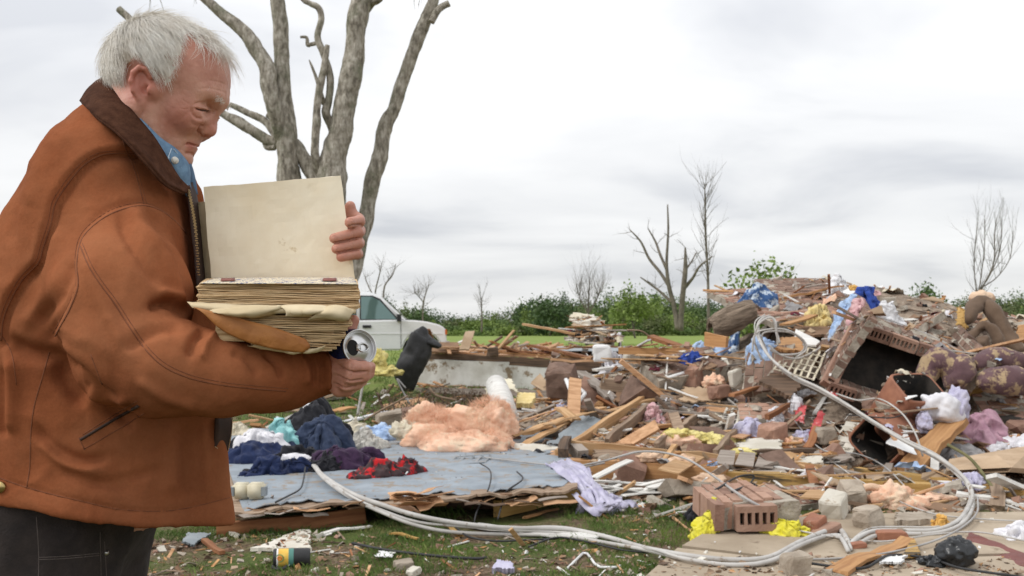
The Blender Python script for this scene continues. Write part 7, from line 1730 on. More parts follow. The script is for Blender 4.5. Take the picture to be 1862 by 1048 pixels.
Vh, Fhq = Fh.mesh(); Vh = smooth_v(Vh, Fhq, 2)
nh = vnormals(Vh, Fhq)
keepf = in_poly(orth(Vh), HAIRP)[Fhq].all(1)
dpoly = seg_dist(orth(Vh), np.array(HAIRP + HAIRP[:1]))[0]
Vu = Vh - nh * (.003 + .010 * np.clip(1 - dpoly / 9, 0, 1))[:, None] + nh * (ridged(Vh * np.array([45, 45, 90]), 2, 9) * .0035)[:, None]
fu = Fhq[keepf]; used, inv = np.unique(fu, return_inverse=True)
hair = mesh_np('hair', Vu[used] - man_loc, inv.reshape(fu.shape), m_hair_under, man)
ok_v = np.unique(Fhq[keepf])
def strands(roots, dirs, nrm, length, lift, n_seg, rad, curl, seed):
    g = np.random.default_rng(seed); n = len(roots)
    c = hp(303, 130)
    p = roots.copy(); d = dirs / np.linalg.norm(dirs, axis=1, keepdims=True); pts = [p.copy()]
    wob = g.normal(0, 1, (n, 3)); out0 = g.random(n) * lift
    for k in range(n_seg):
        t = (k + 1) / n_seg
        rel = p - c; ex = rel.copy()
        X = ex[:, 0] * cos(PIT) - ex[:, 2] * sin(PIT); Z = ex[:, 0] * sin(PIT) + ex[:, 2] * cos(PIT)
        gr = np.stack([X / .100 ** 2, ex[:, 1] / .080 ** 2, Z / .087 ** 2], 1)
        gx = gr[:, 0] * cos(PIT) + gr[:, 2] * sin(PIT); gz = -gr[:, 0] * sin(PIT) + gr[:, 2] * cos(PIT)
        nn = np.stack([gx, gr[:, 1], gz], 1); nn /= np.linalg.norm(nn, axis=1, keepdims=True)
        s = np.sqrt((X / .100) ** 2 + (ex[:, 1] / .080) ** 2 + (Z / .087) ** 2)
        d = d + np.array([0, 0, -.10]) + wob * curl * .12
        dn = (d * nn).sum(1, keepdims=True)
        d = d - nn * np.minimum(dn, 0.0) * 1.0 - nn * np.maximum(dn - .25, 0)
        d /= np.linalg.norm(d, axis=1, keepdims=True)
        p = p + d * (length / n_seg)[:, None]
        p = p + nn * (out0 / n_seg * (1.2 - t))[:, None]
        p = p + nn * (np.clip(1.0 - s, 0, 1) * .09)[:, None]
        pts.append(p.copy())
    PT = np.stack(pts, 1)                                        # n, k, 3
    T = np.gradient(PT, axis=1); T /= np.linalg.norm(T, axis=2, keepdims=True) + 1e-9
    U = np.cross(T, np.array([0, 0, 1.0])[None, None]); U /= np.linalg.norm(U, axis=2, keepdims=True) + 1e-9
    W = np.cross(T, U)
    k = n_seg + 1
    rr = rad[:, None] * np.linspace(1, .12, k)[None]
    ring = [PT + rr[..., None] * (cos(a) * U + sin(a) * W) for a in (0, 2.09, 4.19)]
    global LAST; LAST = PT
    V = np.stack(ring, 2).reshape(n * k * 3, 3)
    base = (np.arange(n) * k * 3)[:, None, None] + (np.arange(k - 1) * 3)[None, :, None] + np.arange(3)[None, None]
    nxt = (np.arange(n) * k * 3)[:, None, None] + (np.arange(k - 1) * 3)[None, :, None] + ((np.arange(3) + 1) % 3)[None, None]
    F = np.stack([base, nxt, nxt + 3, base + 3], -1).reshape(-1, 4)
    return V, F
g = np.random.default_rng(3)
crown = hp(262, 58)
ri = g.choice(ok_v, 14000); roots = Vh[ri] - nh[ri] * .004 + g.normal(0, .0015, (14000, 3))
dirs = roots - crown
dirs[:, 0] += .045; dirs[:, 2] -= .018
clump = np.floor(roots * 70); ch = np.stack([_hash(clump[:, 0].astype(int), clump[:, 1].astype(int), clump[:, 2].astype(int), s_) for s_ in (1, 2, 3)], 1)
dirs = dirs / np.linalg.norm(dirs, axis=1, keepdims=True) + ch * .16 + np.stack([fbm(roots * 22, 2, s_) for s_ in (4, 5, 6)], 1) * .7 + g.normal(0, .04, roots.shape)
dirs -= nh[ri] * (dirs * nh[ri]).sum(1, keepdims=True) * .9
length = np.clip(g.normal(.062, .015, 14000), .02, .10)
oz = orth(roots); length *= np.where((oz[:, 1] > 120) & (oz[:, 0] < 260), .6, 1)
ear_q = np.array(o2(256, 158)); far_e = (np.abs(oz[:, 0] - ear_q[0]) < 26) & (oz[:, 1] > ear_q[1] - 52)
length = np.where(far_e, .024, length)
V1, F1 = strands(roots, dirs, None, length, .008, 6, g.uniform(.0003, .00062, 14000), .3, 1)
HP2 = [(352, -40), (372, 60), o2(352, 95, -.05), o2(342, 122, -.06), o2(325, 150), o2(312, 182), o2(300, 182), o2(288, 152), o2(278, 130), o2(254, 119), o2(236, 126), o2(230, 152), o2(232, 176), o2(200, 168), (160, 170), (120, 60), (200, -40)]
bad = np.zeros(14000, bool)
for kk in (4, 5, 6):
    oo = orth(LAST[:, kk]); bad |= (oo[:, 1] > 88) & ~in_poly(oo, HP2)
kf = np.repeat(~bad, 6 * 3); F1 = F1[kf]
# thin forelock combed forward over the brow
m2 = (orth(Vh)[:, 0] > 350) & (orth(Vh)[:, 0] < 412) & (orth(Vh)[:, 1] < 88) & (np.abs(Vh[:, 1] - 1.66) < .05)
r2i = g.choice(np.where(m2)[0], 520)
roots2 = Vh[r2i] - nh[r2i] * .005
d2 = np.stack([np.full(520, .9), g.normal(-.12, .25, 520), np.full(520, -.35)], 1) + g.normal(0, .14, (520, 3))
V2, F2 = strands(roots2, d2, None, np.clip(g.normal(.060, .016, 520), .02, .085), .022, 7, g.uniform(.0003, .0006, 520), 1.4, 2)
strand = mesh_np('strands', np.concatenate([V1, V2]) - man_loc, np.concatenate([F1, F2 + len(V1)]), m_hair, hair)
# brows
eb = []
for s in (-1, 1):
    n_ = 190; t = g.random(n_)
    a_, b_ = hp(411, 190, s * .012), hp(391, 178, s * .044)
    rt = a_ + (b_ - a_) * t[:, None] + g.normal(0, .0022, (n_, 3)) + np.array((.001, 0, .0005))
    dd = np.stack([np.full(n_, .35), np.full(n_, s * .7), np.full(n_, -.15)], 1) + g.normal(0, .35, (n_, 3))
    eb.append((rt, dd))
V3, F3 = strands(np.concatenate([q[0] for q in eb]), np.concatenate([q[1] for q in eb]), None, np.full(380, .0085), .0002, 3, np.full(380, .00042), .25, 4)
mesh_np('eyebrows', V3 - man_loc, F3, m_hair, man)
HB = BVHTree.FromPolygons([tuple(v) for v in Vs[0]], [tuple(f) for f in Fs[0]])
for s in (0, 1):
    l_ = []
    for qx in catmull([(357, 197), (364, 200.5), (373, 202), (381, 201)], 12):
        h_ = HB.ray_cast(Vector((0, 0, H)), Vector(((qx[0] - CX) / FPX, 1, -(qx[1] - HY) / FPX)).normalized(), 3)
        if h_[0] is not None: v = h_[0].copy(); v.y = 3.32 - v.y if s else v.y; l_.append(v - man.location)
    tube('eyelashes', l_, [.0005 + .0009 * sin(pi * i / 11) for i in range(len(l_))], mat('dark_lashes', (.06, .03, .02), (.10, .055, .04), bump=0), man, 6)

# ---- jacket
m_canvas, N, L, b = new_mat('rust_canvas')
tc = N.new('ShaderNodeTexCoord')
n1 = N.new('ShaderNodeTexNoise'); n1.inputs['Scale'].default_value = 5; n1.inputs['Detail'].default_value = 7; n1.inputs['Roughness'].default_value = .6
L.new(tc.outputs['Object'], n1.inputs['Vector'])
r1 = N.new('ShaderNodeValToRGB'); r1.color_ramp.elements[0].position = .35; r1.color_ramp.elements[1].position = .66
r1.color_ramp.elements[0].color = (.215, .068, .029, 1); r1.color_ramp.elements[1].color = (.32, .106, .045, 1)
L.new(n1.outputs['Fac'], r1.inputs[0])
n4 = N.new('ShaderNodeTexNoise'); n4.inputs['Scale'].default_value = 230; n4.inputs['Detail'].default_value = 3
L.new(tc.outputs['Object'], n4.inputs['Vector'])
mm = N.new('ShaderNodeMix'); mm.data_type = 'RGBA'; mm.blend_type = 'OVERLAY'; mm.inputs[0].default_value = .15
L.new(r1.outputs[0], mm.inputs[6]); L.new(n4.outputs['Fac'], mm.inputs[7]); L.new(mm.outputs[2], b.inputs['Base Color'])
b.inputs['Roughness'].default_value = 1; b.inputs['Specular IOR Level'].default_value = .05
n6 = N.new('ShaderNodeTexNoise'); n6.inputs['Scale'].default_value = 2.6; n6.inputs['Detail'].default_value = 9; n6.inputs['Roughness'].default_value = .72; L.new(tc.outputs['Object'], n6.inputs['Vector'])
r6 = N.new('ShaderNodeValToRGB'); r6.color_ramp.elements[0].position = .44; r6.color_ramp.elements[1].position = .74; r6.color_ramp.elements[1].color = (.5, .5, .5, 1); L.new(n6.outputs['Fac'], r6.inputs[0])
m6 = N.new('ShaderNodeMix'); m6.data_type = 'RGBA'; L.new(r6.outputs[0], m6.inputs[0]); L.new(mm.outputs[2], m6.inputs[6]); m6.inputs[7].default_value = (.38, .17, .085, 1); L.new(m6.outputs[2], b.inputs['Base Color'])
n3 = N.new('ShaderNodeTexNoise'); n3.inputs['Scale'].default_value = 48; n3.inputs['Detail'].default_value = 9; n3.inputs['Roughness'].default_value = .7
L.new(tc.outputs['Object'], n3.inputs['Vector'])
bp = N.new('ShaderNodeBump'); bp.inputs['Strength'].default_value = .5; bp.inputs['Distance'].default_value = .003
L.new(n3.outputs['Fac'], bp.inputs['Height']); L.new(bp.outputs[0], b.inputs['Normal'])
m_lining = mat('dark_lining', (.035, .018, .013), (.06, .030, .020), scale=20, rough=.8, bump=.3)
m_collar = mat('brown_corduroy', (.052, .021, .012), (.088, .038, .022), scale=60, rough=.95, bump=.9, bscale=260, bdist=.0015, spec=.1)
m_seam = mat('seam_thread', (.16, .050, .02), (.22, .075, .03), scale=60, rough=.9, bump=0)
m_stitch = mat('pale_stitching', (.50, .34, .20), (.62, .45, .28), scale=60, rough=.9, bump=0)
def jacket_field():
    F = Field((-1.06, 1.345, .895), (-.262, 2.09, 1.70), .0046)
    zs, xb, xf, hb = [], [], [], []
    for py, b_, f_, w_ in ((172, 210, 240, .040), (192, 190, 262, .075), (215, 176, 285, .105), (240, 158, 300, .135), (270, 138, 318, .160), (330, 100, 346, .190), (400, 56, 366, .210), (500, 8, 378, .218),
                           (600, -24, 386, .215), (700, -40, 388, .215), (800, -46, 394, .222), (900, -40, 404, .235), (960, -36, 412, .245)):
        zs.append(H - (py - HY) / FPX * YM); xb.append((b_ - CX) / FPX * YM); xf.append((f_ - CX) / FPX * YM); hb.append(w_)
    o = np.argsort(zs); zs = np.array(zs)[o]
    z = F.z.ravel()
    B = np.interp(z, zs, np.array(xb)[o]); Fr = np.interp(z, zs, np.array(xf)[o]); W = np.interp(z, zs, np.array(hb)[o])
    k = np.ones(9) / 9
    B, Fr, W = [np.convolve(np.pad(q, 4, 'edge'), k, 'valid') for q in (B, Fr, W)]
    cx = ((B + Fr) / 2)[None, None]; a = ((Fr - B) / 2)[None, None]; w = W[None, None]
    ux, uy = np.abs(F.x - cx) / a, np.abs(F.y - YM) / w
    k0 = (ux ** 2.2 + uy ** 2.2) ** (1 / 2.2)
    d = (k0 - 1) * np.minimum(a, w) * .92
    top = F.z - (H - (186 - HY) / FPX * YM)
    F.add(smax(d, np.broadcast_to(top, d.shape), .03))
    q = lambda x, y, Y: np.array(P(x, y, Y))
    # near sleeve
    F.add(F.chain([(q(214, 462, 1.570), .092), (q(228, 540, 1.495), .089), (q(224, 640, 1.450), .079)], .05), .035)
    fore = F.chain([(q(225, 642, 1.450), .078), (q(300, 668, 1.440), .070), (q(400, 684, 1.455), .057), (q(500, 686, 1.490), .0475), (q(612, 667, 1.535), .0385)], .03)
    F.add(fore, .014)
    # far sleeve, up behind the book
    F.add(F.chain([(q(220, 440, 1.82), .10), (q(330, 590, 1.96), .075), (q(470, 560, 1.90), .060), (q(588, 470, 1.742), .040)], .04), .03)
    F.add(F.cone(q(372, 690, 1.63), q(414, 960, 1.61), .012, .007), .09)
    # openings: hem, cuffs, neck
    hem = .922 - (F.z) + np.maximum(0, -.50 - F.x) * .20
    F.keep(np.broadcast_to(hem, F.d.shape), .006)
    cut_n = F.cone(q(560, 668, 1.53), q(640, 668, 1.53), .031, .031); F.cut(cut_n, .004)
    a_ = q(588, 470, 1.742); dv = q(588, 470, 1.742) - q(470, 560, 1.90); dv /= np.linalg.norm(dv)
    cutf = F.cone(a_ - dv * .03, a_ + dv * .06, .031, .031); F.cut(cutf, .004)
    F.cut(F.ell(hp(242, 205), (.060, .062, .120), -.5), .01)
    return F
V, Fq = jacket_field().mesh(); V = smooth_v(V, Fq, 4, .5)
nn = vnormals(V, Fq); Q = proj(V)
near = np.clip(-nn[:, 1] * 2.2, 0, 1) * (V[:, 1] < 1.80)
disp = fbm(V * np.array([9, 9, 6]), 3, 21) * .0050 + ridged(V * np.array([16, 16, 11]) + fbm(V * 6, 2, 4)[:, None] * .8, 2, 31) * .0026 + fbm(V * 45, 3, 8) * .0011
def crease(line, w, depth, n=24):
    """depth > 0 presses a valley, < 0 raises a ridge; fades to both ends"""
    global disp
    d, s, arc = seg_dist(Q, catmull(line, n))
    disp = disp - near * depth * np.exp(-(d / w) ** 2) * np.clip(np.minimum(arc, 1 - arc) * 7 + .15, 0, 1)
def step_edge(line, w, up, fade, sgn):
    """cloth on one side of the line lies over the other"""
    global disp
    d, s, arc = seg_dist(Q, catmull(line, 40))
    sd = d * s * sgn
    disp = disp + near * up * (1 / (1 + np.exp(-np.clip(sd / w, -30, 30)))) * np.exp(-np.maximum(sd, 0) / fade) * np.clip(np.minimum(arc, 1 - arc) * 20, 0, 1)
    disp = disp - near * up * .5 * np.exp(-((sd + w * 3) / (w * 3)) ** 2)
YOKE = [(246, 281), (215, 279), (180, 284), (148, 305), (118, 342), (100, 372), (92, 410), (78, 452), (70, 478), (42, 508), (20, 545), (6, 582), (2, 620)]
ARMH = [(338, 424), (318, 402), (290, 382), (262, 374), (232, 378), (196, 392), (164, 416), (146, 442), (140, 480), (142, 520), (128, 560), (112, 590), (100, 612)]
SHOU = [(222, 252), (232, 280), (243, 305), (252, 335), (262, 372)]
SLEEV = [(146, 448), (163, 488), (184, 520), (208, 552), (236, 596), (268, 640), (300, 668), (345, 688), (400, 700), (450, 706), (520, 712)]
HEMB = [(-5, 868), (40, 884), (90, 898), (150, 912), (215, 926), (290, 930), (350, 922), (418, 905)]
SIDE = [(90, 640), (76, 690), (62, 740), (56, 790), (54, 850), (48, 888)]
step_edge(YOKE, 2.0, .014, 90, 1)
step_edge(ARMH, 2.2, .010, 60, -1)
crease(HEMB, 3.5, .0035)
crease([(x, y + 26) for x, y in HEMB], 12, -.0025)
for ln, w, dp in (
    ([(262, 380), (285, 410), (318, 450), (345, 505), (352, 560)], 9, .0075),
    ([(235, 385), (262, 425), (300, 460), (322, 510), (335, 560)], 11, -.009),
    ([(215, 400), (235, 440), (262, 480), (285, 520)], 9, .006),
    ([(352, 588), (330, 562), (300, 552), (268, 560)], 8, .012),
    ([(348, 560), (318, 538), (284, 530)], 8, -.008),
    ([(372, 600), (352, 622), (342, 650)], 7, .007), ([(395, 604), (376, 628), (366, 655)], 7, -.006),
    ([(330, 600), (300, 596), (262, 610), (225, 640)], 11, .008),
    ([(160, 470), (176, 520), (205, 590), (240, 650)], 12, -.006),
    ([(480, 640), (502, 662), (512, 690)], 6, .006), ([(535, 640), (552, 668), (556, 700)], 6, -.006), ([(560, 645), (572, 668), (574, 704)], 5, .006),
    ([(590, 646), (598, 672), (596, 708)], 5, -.005), ([(580, 648), (586, 675), (585, 706)], 4, .005),
    ([(420, 640), (450, 655), (470, 685)], 8, .004), ([(250, 690), (300, 722), (360, 740)], 10, -.004),
    ([(10, 615), (50, 640), (100, 650), (112, 690), (160, 740)], 15, .013),
    ([(100, 655), (150, 690), (200, 735), (250, 775)], 16, .010),
    ([(150, 720), (190, 735), (235, 728)], 9, -.006),
    ([(60, 770), (95, 812), (150, 838), (200, 830)], 10, .007), ([(70, 800), (120, 845), (185, 858)], 8, -.006),
    ([(160, 880), (230, 870), (300, 850)], 9, .004), ([(110, 855), (170, 880), (240, 888)], 10, .0045),
    ([(300, 770), (310, 830), (312, 900)], 12, -.005), ([(335, 770), (340, 840), (345, 905)], 12, .005), ([(370, 770), (375, 840), (380, 905)], 9, -.004),
    ([(20, 650), (24, 720), (20, 790)], 12, -.008), ([(8, 660), (4, 740), (6, 800)], 10, .007),
    ([(110, 410), (100, 470), (85, 540), (40, 600)], 16, -.006), ([(130, 470), (112, 530), (70, 590)], 10, .006),
    ([(60, 300), (30, 380), (20, 450)], 16, .004), ([(130, 240), (90, 300), (60, 380)], 22, -.005),
    ([(300, 300), (320, 350), (345, 410), (352, 480)], 10, .005), ([(280, 320), (300, 360), (322, 396)], 9, -.004)):
    crease(ln, w, dp * 1.5)
V = V + nn * disp[:, None]
jacket = mesh_np('jacket', V - man_loc, Fq, m_canvas, man)
JB = BVHTree.FromPolygons([tuple(v) for v in V], [tuple(f) for f in Fq])
def on_jacket(pts, n, lift=0.0, BV=None):
    out = []
    for q in catmull(pts, n):
        d = Vector(((q[0] - CX) / FPX, 1, -(q[1] - HY) / FPX)).normalized()
        h_ = (BV or JB).ray_cast(Vector((0, 0, H)), d, 3)
        if h_[0] is not None and h_[3] < 2.3: out.append(h_[0] + h_[1] * lift * (1 if h_[1].y < 0 else -1))
    return out
def seam(pts, n=60, r=.0011, m=None, lift=-.0002, name='seam', off=(0, 0)):
    l = on_jacket([(x + off[0], y + off[1]) for x, y in pts], n, lift)
    if len(l) > 3: tube(name, [Vector(p) - man.location for p in l], r, m or m_seam, jacket, 5)
for ln in (SHOU, SLEEV, HEMB, SIDE): seam(ln)
seam(ARMH, 80, .0013); seam(YOKE, 90, .0014)
seam(YOKE, 90, .0007, off=(-5, -4)); seam(SHOU, 40, .0007, off=(5, -1)); seam(SLEEV, 80, .0007, off=(4, -5)); seam(ARMH, 80, .0007, off=(-4, -5))
seam([(165, 645), (186, 700)], 10, .0009); seam([(-5, 600), (20, 640), (30, 700)], 20, .0009)
POCK = [(146, 800), (176, 782), (210, 762), (252, 738)]
seam(POCK, 24, .0024, m_lining, .0004, 'pocket_slot')
seam([(154, 816), (186, 798), (220, 778), (262, 752)], 24, .0010, name='pocket_seam')
seam([(143, 796), (154, 818)], 6, .0010, name='pocket_seam'); seam([(150, 791), (180, 772), (214, 751), (250, 729)], 24, .0008, name='pocket_seam')
# waist tab and snap at the back hem
p = on_jacket([(2, 886), (3, 887)], 2, .002)
if p: b_ = Buf(); b_.tube([Vector(p[0]) - man.location + Vector((0, .004, 0)), Vector(p[0]) - man.location + Vector((0, -.003, 0))], .0085, 14); b_.obj('snap_button', mat('brass', (.45, .33, .14), (.6, .46, .22), rough=.35, metal=1, bump=0), jacket, True)

def loft(name, rows, nu, nv, m, parent, thick=.004, wob=.0015, seed=1, base=None):
    """smooth sheet through rows of points, given thickness"""
    rows = [catmull(r, nu) for r in rows]
    G = np.stack(rows, 0)
    cols = [catmull(G[:, j], nv) for j in range(nu)]
    G = np.stack(cols, 1)
    Vv = G.reshape(-1, 3)
    Ff = np.array([(i * nu + j, i * nu + j + 1, (i + 1) * nu + j + 1, (i + 1) * nu + j) for i in range(nv - 1) for j in range(nu - 1)])
    n_ = vnormals(Vv, Ff); Vv = Vv + n_ * (fbm(Vv * 40, 3, seed) * wob)[:, None]
    k = len(Vv); V2_ = np.concatenate([Vv, Vv - n_ * thick])
    F2_ = np.concatenate([Ff, Ff[:, ::-1] + k])
    edge = [(0 * nu + j, 0 * nu + j + 1) for j in range(nu - 1)] + [(i * nu + nu - 1, (i + 1) * nu + nu - 1) for i in range(nv - 1)] + \
           [((nv - 1) * nu + j + 1, (nv - 1) * nu + j) for j in range(nu - 1)] + [((i + 1) * nu, i * nu) for i in range(nv - 1)]
    E = np.array([(a2, a2 + k, b2 + k, b2) for a2, b2 in edge])
    return mesh_np(name, V2_ - (man_loc if base is None else base), np.concatenate([F2_, E]), m, parent)
q = P
# collar: stands round the neck, its leaf falls on the shoulder
inner = [q(222, 190, 1.80), q(198, 158, 1.74), q(191, 145, 1.66), q(210, 173, 1.600), q(236, 204, 1.578), q(280, 256, 1.572), q(318, 318, 1.588), q(342, 344, 1.612)]
mid_ = [q(205, 195, 1.83), q(178, 172, 1.74), q(168, 162, 1.64), q(190, 193, 1.560), q(226, 226, 1.545), q(270, 285, 1.543), q(308, 333, 1.570), q(339, 348, 1.605)]
outer = [q(190, 205, 1.84), q(165, 192, 1.75), q(151, 188, 1.63), q(176, 213, 1.548), q(219, 247, 1.518), q(263, 295, 1.516), q(300, 336, 1.545), q(334, 352, 1.598)]
loft('collar', [inner, mid_, outer], 44, 9, m_collar, jacket, .006, .002, 3)
tube('collar_edge', [Vector(v) - man.location + Vector((0, -.001, 0)) for v in catmull(outer, 50)], .0026, m_collar, jacket, 6)
# shirt collar, placket, button
m_denim = mat('blue_denim', (.10, .18, .29), (.17, .29, .43), scale=60, rough=.9, bump=.5, bscale=500, bdist=.001, detail=8, spots=(.40, .55, .70), spot_scale=40, spot_amt=.62)
m_denim_dark = mat('denim_shadow_fold', (.07, .13, .22), (.12, .21, .33), scale=60, rough=.9, bump=.5, bscale=500, bdist=.001)
shirt = loft('shirt', [[q(212, 168, 1.605), q(250, 212, 1.588), q(288, 250, 1.592), q(318, 272, 1.607), q(338, 296, 1.628), q(343, 316, 1.640)],
              [q(222, 190, 1.602), q(262, 240, 1.582), q(296, 280, 1.586), q(318, 304, 1.600), q(334, 318, 1.618), q(342, 332, 1.635)],
              [q(228, 205, 1.615), q(272, 262, 1.598), q(305, 302, 1.600), q(322, 324, 1.610), q(334, 338, 1.625), q(341, 350, 1.640)]], 30, 8, m_denim, man, .004, .001, 5)
loft('placket', [[q(336, 306, 1.626), q(342, 322, 1.634), q(346, 350, 1.640)], [q(322, 315, 1.612), q(330, 330, 1.616), q(338, 358, 1.626)]], 10, 5, m_denim_dark, shirt, .003, .0005, 6)
for ln in ([q(313, 271, 1.596), q(306, 290, 1.583), q(301, 306, 1.585)], [q(317, 272, 1.600), q(334, 294, 1.620), q(339, 312, 1.626)], [q(341, 310, 1.630), q(341, 335, 1.628), q(343, 352, 1.630)]):
    tube('stitching', [Vector(v) - man.location + Vector((0, -.003, 0)) for v in catmull(ln, 16)], .0007, mat('pale_blue_thread', (.55, .65, .75), rough=.9, bump=0), shirt, 4)
bt = Buf(); c_ = q(318, 292, 1.590) - man.location
bt.tube([c_ + Vector((0, .002, 0)), c_ + Vector((0.0003, -.0022, .0002))], .0058, 16); bt.tube([c_ + Vector((0, -.002, 0)), c_ + Vector((0, -.0028, 0))], [.0042, .0030], 14)
bt.obj('button', mat('pearl_button', (.66, .64, .58), (.78, .76, .70), scale=80, rough=.3, bump=0), shirt, True)
tube('undershirt', [Vector(v) - man.location for v in catmull([q(338, 300, 1.655), q(344, 320, 1.66), q(350, 355, 1.665)], 10)], .010, m_denim_dark, shirt, 8)
# open front: dark lining, far front panel, zip
loft('lining', [[q(342, 340, 1.618), q(346, 370, 1.618), q(352, 420, 1.615), q(358, 480, 1.61), q(364, 540, 1.60)],
                [q(352, 330, 1.66), q(362, 370, 1.665), q(370, 420, 1.67), q(376, 480, 1.67), q(380, 540, 1.67)]], 20, 6, m_lining, jacket, .004, .002, 8)
loft('front_panel', [[q(343, 305, 1.70), q(352, 340, 1.70), q(360, 400, 1.70), q(368, 500, 1.69)],
                     [q(352, 318, 1.72), q(368, 352, 1.72), q(374, 400, 1.72), q(384, 500, 1.71)]], 20, 5, m_canvas, jacket, .006, .003, 9)
zl = catmull([q(343, 346, 1.606), q(351, 385, 1.602), q(357, 430, 1.598), q(361, 500, 1.592)], 46)
zb = Buf()
for i, v in enumerate(zl): zb.box(Vector(v) - man.location + Vector((.0012 * (i % 2), -.002, 0)), (.0034, .003, .0020))
zb.obj('zip_teeth', mat('aged_brass', (.32, .22, .10), (.5, .36, .18), rough=.4, metal=.8, bump=0), jacket)
loft('front_flap', [[q(390, 735, 1.62), q(394, 770, 1.60), q(392, 806, 1.60), q(390, 812, 1.60)],
                    [q(420, 735, 1.64), q(423, 770, 1.63), q(419, 806, 1.63), q(414, 825, 1.63)]], 18, 6, m_lining, jacket, .005, .001, 11)
tube('flap_stitching', [Vector(v) - man.location + Vector((0, -.003, 0)) for v in catmull([q(421, 745, 1.64), q(423, 775, 1.63), q(418, 808, 1.63), q(412, 824, 1.63), q(392, 812, 1.60)], 24)], .0007, m_stitch, jacket, 4)

# ---- trousers and boots
m_trou = mat('black_brown_denim', (.020, .015, .015), (.040, .030, .028), scale=30, rough=.95, bump=.5, bscale=300, bdist=.002, detail=8)
F = Field((-1.04, 1.44, .03), (-.55, 1.98, 1.02), .009)
a = lambda x, y, z: np.array((x, y, z))
F.add(F.ell(a(-.800, 1.70, .98), (.172, .195, .16)))
F.add(F.chain([(a(-.79, 1.612, .92), .128), (a(-.775, 1.602, .50), .086), (a(-.80, 1.60, .10), .070)], .03), .05)
F.add(F.chain([(a(-.80, 1.79, .92), .128), (a(-.81, 1.80, .50), .086), (a(-.87, 1.80, .10), .070)], .03), .05)
Vt, Ft = F.mesh(); Vt = smooth_v(Vt, Ft, 3); nt_ = vnormals(Vt, Ft)
Vt = Vt + nt_ * (ridged(Vt * np.array([12, 12, 16]), 2, 77) * .006)[:, None]
trousers = mesh_np('trousers', Vt - man_loc, Ft, m_trou, man)
TB = BVHTree.FromPolygons([tuple(v) for v in Vt], [tuple(f) for f in Ft])
m_thread = mat('grey_thread', (.10, .08, .075), rough=.9, bump=0)
for ln in ([(182, 968), (183, 1010), (184, 1060)], [(70, 1014), (120, 1012), (182, 1006)], [(70, 1018), (120, 1016), (182, 1010)], [(66, 940), (70, 1000), (70, 1060)], [(190, 985), (192, 1020), (194, 1060)]):
    l = on_jacket(ln, 24, -.0003, TB)
    if len(l) > 3: tube('seam', [v - man.location for v in l], .0009, m_thread, trousers, 5)
l = on_jacket([(192, 1006), (193, 1007)], 2, 0, TB)
if l: bq = Buf(); bq.tube([l[0] - man.location + Vector((0, .003, 0)), l[0] - man.location + Vector((0, -.003, 0))], [.0048, .0036], 12); bq.obj('rivet', mat('steel_rivet', (.45, .44, .42), rough=.35, metal=1, bump=0), trousers, True)
m_boot = mat('boot_leather', (.06, .035, .02), (.10, .06, .035), scale=15, rough=.6, bump=.4)
for yy, xx in ((1.60, -.80), (1.80, -.87)):
    F = Field((xx - .15, yy - .09, -.01), (xx + .26, yy + .09, .22), .008)
    F.add(F.cone(a(xx, yy, .05), a(xx, yy, .17), .055, .058)); F.add(F.cone(a(xx, yy, .045), a(xx + .17, yy, .035), .052, .042), .04)
    F.keep(np.broadcast_to(-(F.z - .004), F.d.shape), .004)
    Vb, Fb = F.mesh(); mesh_np('boot', smooth_v(Vb, Fb, 2) - man_loc, Fb, m_boot, man)
# =================================================================== the old book, and the can in his hand
q = P
m_paper = mat('aged_paper', (.70, .57, .37), (.84, .76, .60), scale=4, rough=.85, bump=.25, bscale=25, bdist=.002, contrast=(.3, .62), detail=6, spots=(.50, .37, .20), spot_scale=9, spot_amt=.66)
m_pages = mat('page_edges', (.42, .25, .11), (.82, .61, .36), scale=13, stretch=(1, 1, 30), rough=.9, bump=.8, bscale=40, bdist=.003, detail=8, contrast=(.33, .62), spots=(.10, .06, .03), spot_scale=9, spot_amt=.70)
m_leaf = mat('loose_leaf', (.55, .43, .25), (.72, .61, .42), scale=8, rough=.85, bump=.3, bscale=40, bdist=.002, spots=(.40, .27, .12), spot_scale=14, spot_amt=.62)
m_tan = mat('orange_leather', (.27, .090, .018), (.42, .170, .040), scale=14, rough=.6, bump=.4, bscale=90, spots=(.30, .10, .02), spot_scale=22, spot_amt=.6)
book = empty('old_book', q(500, 600, 1.50), 'thick old family book with yellowed pages, its blank front leaf held upright', 'book')
bo = np.array(book.location)
